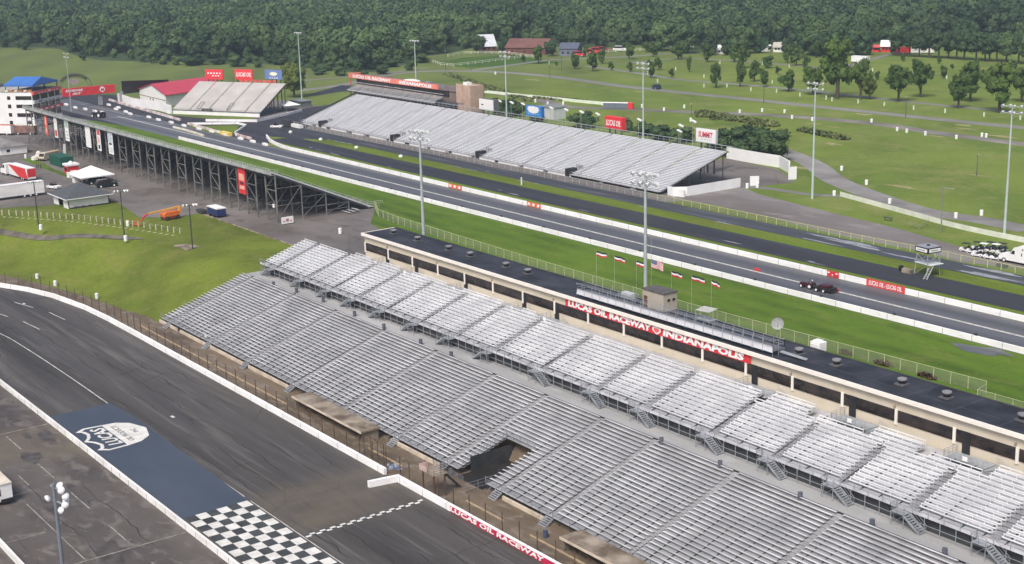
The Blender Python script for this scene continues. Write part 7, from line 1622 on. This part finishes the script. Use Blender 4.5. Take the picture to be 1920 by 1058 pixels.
# trees and bushes behind the far stand
for u, v_, h, w_, lab in ((1093, 239, 27, 46, 'round dark bush behind the far stand left of the red billboard'), (1176, 246, 24, 28, 'round dark bush right of the red billboard'), (888, 220, 24, 26, 'dark bush beside the blank white billboard'), (935, 215, 28, 36, 'bushy tree between white and blue billboards'), (962, 219, 30, 34, 'large bushy tree left of the blue billboard'), (1208, 254, 24, 40, 'pale bush behind the far stand under the tall pole'), (1240, 262, 26, 44, 'low hedge tree behind the far stand, left of the others'), (1282, 268, 27, 46, 'low hedge tree directly left of the white billboard'), (1008, 228, 12, 26, 'low bush under the blue billboard')):
    px_tree(u, v_, h * 1.1, w_ * 1.3, 'bush', lab, None, clear=.02, name='bush', cat='bush')
for k, (u, v_, h, w_) in enumerate(((1352, 292, 44, 52), (1385, 294, 50, 62), (1420, 299, 52, 66), (1455, 305, 55, 62), (1400, 284, 44, 60), (1440, 290, 44, 56))):
    px_tree(u, v_, h * 1.12, w_ * 1.3, 'bush', ('leftmost dark tree behind the curved white wall, next to the white billboard', 'second dark tree from the left behind the curved white wall', 'middle dark tree hanging over the curved white wall', 'rightmost dark tree at the bend of the curved white wall', 'rear left dark tree of the clump behind the white wall', 'rear right dark tree of the clump behind the white wall')[k], None, clear=.06)
# scrub on the field
def scrub(nm, label_, centres, mat):
    mb = MB(); r = random.Random(len(centres))
    for (u, v_, rad, hh) in centres:
        q = G(u, v_)
        for k in range(150):
            a = r.uniform(0, 6.28); d = r.uniform(0, 1) ** .5 * rad; c = Vector((q.x + d * math.cos(a), q.y + d * math.sin(a), r.uniform(.1, hh) * (1 - .5 * (d / rad) ** 2)))
            n_ = Vector((r.gauss(0, 1), r.gauss(0, 1), r.gauss(0, 1) + 1)).normalized(); t1 = n_.cross(Vector((.3, .7, .2))).normalized() * r.uniform(.3, .7); t2 = n_.cross(t1)
            mb.quad(c - t1, c - t2, c + t1, c + t2)
    o = mb.build(nm, mat); tag(o, label_, 'scrub', kind='stuff')
scm = M('scrub_olive', (.11, .145, .045), .9, .4, .3, col2=(.17, .20, .07))
scrub('scrub', 'olive scrub in an irregular band across the open field', [(1320 + 8.5 * k + rt.uniform(-3, 3), 215 + 1.5 * k + rt.uniform(-1, 1), 3.2, 1.9) for k in range(16)] + [(1318, 219, 3, 1.4), (1345, 224, 3, 1.5)] + [(1508 + 9 * k, 246 + 1.9 * k, 2.6, 1.5) for k in range(9)], scm)
scrub('rough_weeds', 'rough weeds along the ditch in the field left of the toilets', [(840 + 9 * k, 140 + 2.9 * k, 3, .8) for k in range(18)] + [(1010 + 10 * k, 184 + .8 * k, 3, 1.0) for k in range(9)] + [(1270 + 5 * k, 100 + 1 * k, 4, 3) for k in range(1)], scm)
# ------------------------------------------------------------------ forest: bushes at its edge, then tree crowns to the horizon
edge = [(-80, 94), (0, 92), (60, 92), (110, 95), (150, 110), (200, 117), (245, 118), (300, 119), (360, 120), (430, 122), (500, 124), (545, 128), (600, 133), (650, 138), (700, 138), (760, 124), (800, 108), (838, 104), (870, 97), (905, 88), (1000, 88), (1060, 92), (1110, 92), (1200, 90), (1260, 93), (1300, 98), (1340, 97), (1400, 97), (1440, 92), (1500, 99), (1560, 102), (1600, 99), (1625, 92), (1660, 86), (1700, 78), (1760, 68), (1840, 72), (2000, 76)]
def edge_v(u):
    for (a, va), (b_, vb) in zip(edge[:-1], edge[1:]):
        if a <= u <= b_: return va + (vb - va) * (u - a) / (b_ - a)
    return 80
clearings = [(60, 2, 60, 7), (900, -2, 95, 12), (1890, 0, 60, 8), (520, -6, 130, 7), (1690, 62, 28, 7), (1335, -10, 90, 6), (1600, 72, 30, 5), (250, -22, 160, 10), (1650, -18, 120, 8)]
pts = []; sp = 17
for i in range(-122, 48):
    for j in range(0, 152):
        x = i * sp + rt.uniform(-5, 5); y = 180 + j * sp + rt.uniform(-5, 5); p = Vector((x, y, 0)); dist = math.hypot(x, y)
        if dist > 2500: continue
        u, v_ = proj(p)
        if u < -70 or u > 1990 or v_ > 142: continue
        if dist > 1500 and (rt.random() < .35): continue
        ev = edge_v(u) + 4 * math.sin(u * .05) - 1.0
        if v_ > ev: continue
        if any(((u - a) / c) ** 2 + ((v_ - b_) / d) ** 2 < 1 for a, b_, c, d in clearings): continue
        # the scrubby clearing between forest and end stand
        pts.append((ev - v_, dist, p, u, v_))
pts.sort(key=lambda q: q[1])
near = [q for q in pts if q[0] < 16][:215]; ns_ = set(id(q) for q in near); rest = [q for q in pts if id(q) not in ns_]
def size_at(u, v_, e):
    H = rt.uniform(13, 20) if e > 8 else rt.uniform(7, 13)
    if 150 < u < 760 and e < 9: H *= .75
    return H
for e, d, p, u, v_ in near:
    H = size_at(u, v_, e); tree(p, H, H * rt.uniform(.8, 1.15), 'forest', 'deciduous tree at the front edge of the forest belt', 'trees along the forest edge', clear=.03)
# bushes scattered before the forest
for u, v_ in ((590, 128), (612, 133), (640, 131), (560, 120), (660, 128), (700, 130), (735, 126), (540, 113), (580, 110), (620, 116), (305, 121), (331, 122), (357, 124), (375, 122), (465, 118), (505, 119), (528, 122), (445, 125), (410, 121), (680, 142), (720, 139), (600, 140), (640, 142), (480, 127), (770, 132), (790, 118)):
    px_tree(u, v_, rt.uniform(10, 22), rt.uniform(20, 38), 'bush', 'low dense bush in the scrubby ground before the forest', 'bushes before the forest', clear=.0, name='bush', cat='bush')
me = bpy.data.meshes.new('forest'); me.from_pydata([q[2] for q in rest], [], [])
fo = bpy.data.objects.new('forest', me); C.objects.link(fo); tag(fo, 'dense green forest stretching to the top of the picture', 'forest', kind='stuff')
tc = bpy.data.collections.new('forest_kinds')
for i, m_ in enumerate(CR['forest']):
    o = bpy.data.objects.new('forest_kind', m_); o.scale = (9.6, 9.6, 9.4); o.location = (0, 0, 0); tc.objects.link(o)
ng = bpy.data.node_groups.new('scatter', 'GeometryNodeTree'); ng.interface.new_socket('Geometry', in_out='INPUT', socket_type='NodeSocketGeometry'); ng.interface.new_socket('Geometry', in_out='OUTPUT', socket_type='NodeSocketGeometry')
N = ng.nodes; gi = N.new('NodeGroupInput'); go = N.new('NodeGroupOutput'); ip = N.new('GeometryNodeInstanceOnPoints'); ci = N.new('GeometryNodeCollectionInfo'); ci.inputs[0].default_value = tc; ci.inputs['Separate Children'].default_value = True; ci.inputs['Reset Children'].default_value = False
rs = N.new('FunctionNodeRandomValue'); rs.data_type = 'FLOAT'; rs.inputs[2].default_value = .5; rs.inputs[3].default_value = 1.45
rr2 = N.new('FunctionNodeRandomValue'); rr2.data_type = 'FLOAT_VECTOR'; rr2.inputs[0].default_value = (0, 0, 0); rr2.inputs[1].default_value = (0, 0, 6.28)
ip.inputs['Pick Instance'].default_value = True
tr2 = N.new('GeometryNodeTranslateInstances'); tr2.inputs['Translation'].default_value = (0, 0, 6.8); tr2.inputs['Local Space'].default_value = False
L_ = ng.links; L_.new(gi.outputs[0], ip.inputs['Points']); L_.new(ci.outputs[0], ip.inputs['Instance']); L_.new(rs.outputs[1], ip.inputs['Scale']); L_.new(rr2.outputs[0], ip.inputs['Rotation']); L_.new(ip.outputs[0], tr2.inputs[0]); L_.new(tr2.outputs[0], go.inputs[0])
fo.modifiers.new('scatter', 'NODES').node_group = ng
# undergrowth floor of the forest
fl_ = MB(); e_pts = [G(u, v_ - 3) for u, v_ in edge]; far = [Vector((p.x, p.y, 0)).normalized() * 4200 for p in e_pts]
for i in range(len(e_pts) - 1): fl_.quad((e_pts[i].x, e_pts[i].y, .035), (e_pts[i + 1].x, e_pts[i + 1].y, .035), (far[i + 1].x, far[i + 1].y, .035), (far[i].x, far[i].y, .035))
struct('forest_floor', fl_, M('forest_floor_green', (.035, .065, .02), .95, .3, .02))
for (u, v_, a, b_) in ((60, 2, 130, 70), (900, -2, 170, 110), (1890, 0, 120, 70), (520, -6, 260, 80), (1690, 62, 22, 12), (1335, -10, 200, 60), (250, -22, 300, 150), (1650, -18, 260, 120)):
    q = G(u, v_); fm = MB(); fm.quad(*[(q.x + a * math.cos(t_ * .52) * .8 - b_ * math.sin(t_ * .52) * .8, q.y + a * math.cos(t_ * .52) * .9 + b_ * math.sin(t_ * .52) * .6, .06) for t_ in range(12)]); o = struct('far_field', fm, M('far_field_pale', (.20, .24, .11), .95, .15, .01)); tri(o.data)
for u, v_, h, w_ in ((1030, 106, 30, 26), (945, 101, 26, 22), (1000, 98, 14, 14), (1425, 100, 34, 34), (1475, 102, 30, 26), (1330, 104, 36, 40), (1362, 104, 30, 26), (1605, 104, 52, 56), (1630, 104, 30, 16), (1675, 102, 22, 14), (900, 100, 34, 30), (1560, 106, 60, 60), (1530, 104, 62, 62), (1395, 101, 50, 60), (1495, 104, 40, 44), (1240, 96, 50, 50), (1290, 100, 56, 56)):
    px_tree(u, v_, h, w_, 'forest', 'dark full tree standing before or beside the farm buildings at the forest edge', 'trees around the farm buildings', clear=.04)
# ------------------------------------------------------------------ haze
hb_ = MB().box(-3200, 700, -600, 3200, -9, 74)
mh = bpy.data.materials.new('haze_air'); mh.use_nodes = True; nt = mh.node_tree; nt.nodes.remove(nt.nodes['Principled BSDF']); pv = nt.nodes.new('ShaderNodeVolumePrincipled'); pv.inputs['Color'].default_value = (.72, .86, 1, 1); pv.inputs['Density'].default_value = .00015; pv.inputs['Anisotropy'].default_value = .2
nt.links.new(pv.outputs[0], nt.nodes['Material Output'].inputs['Volume'])
hz = hb_.build('haze', mh); tag(hz, 'pale blue haze over the far fields', 'haze', kind='stuff')
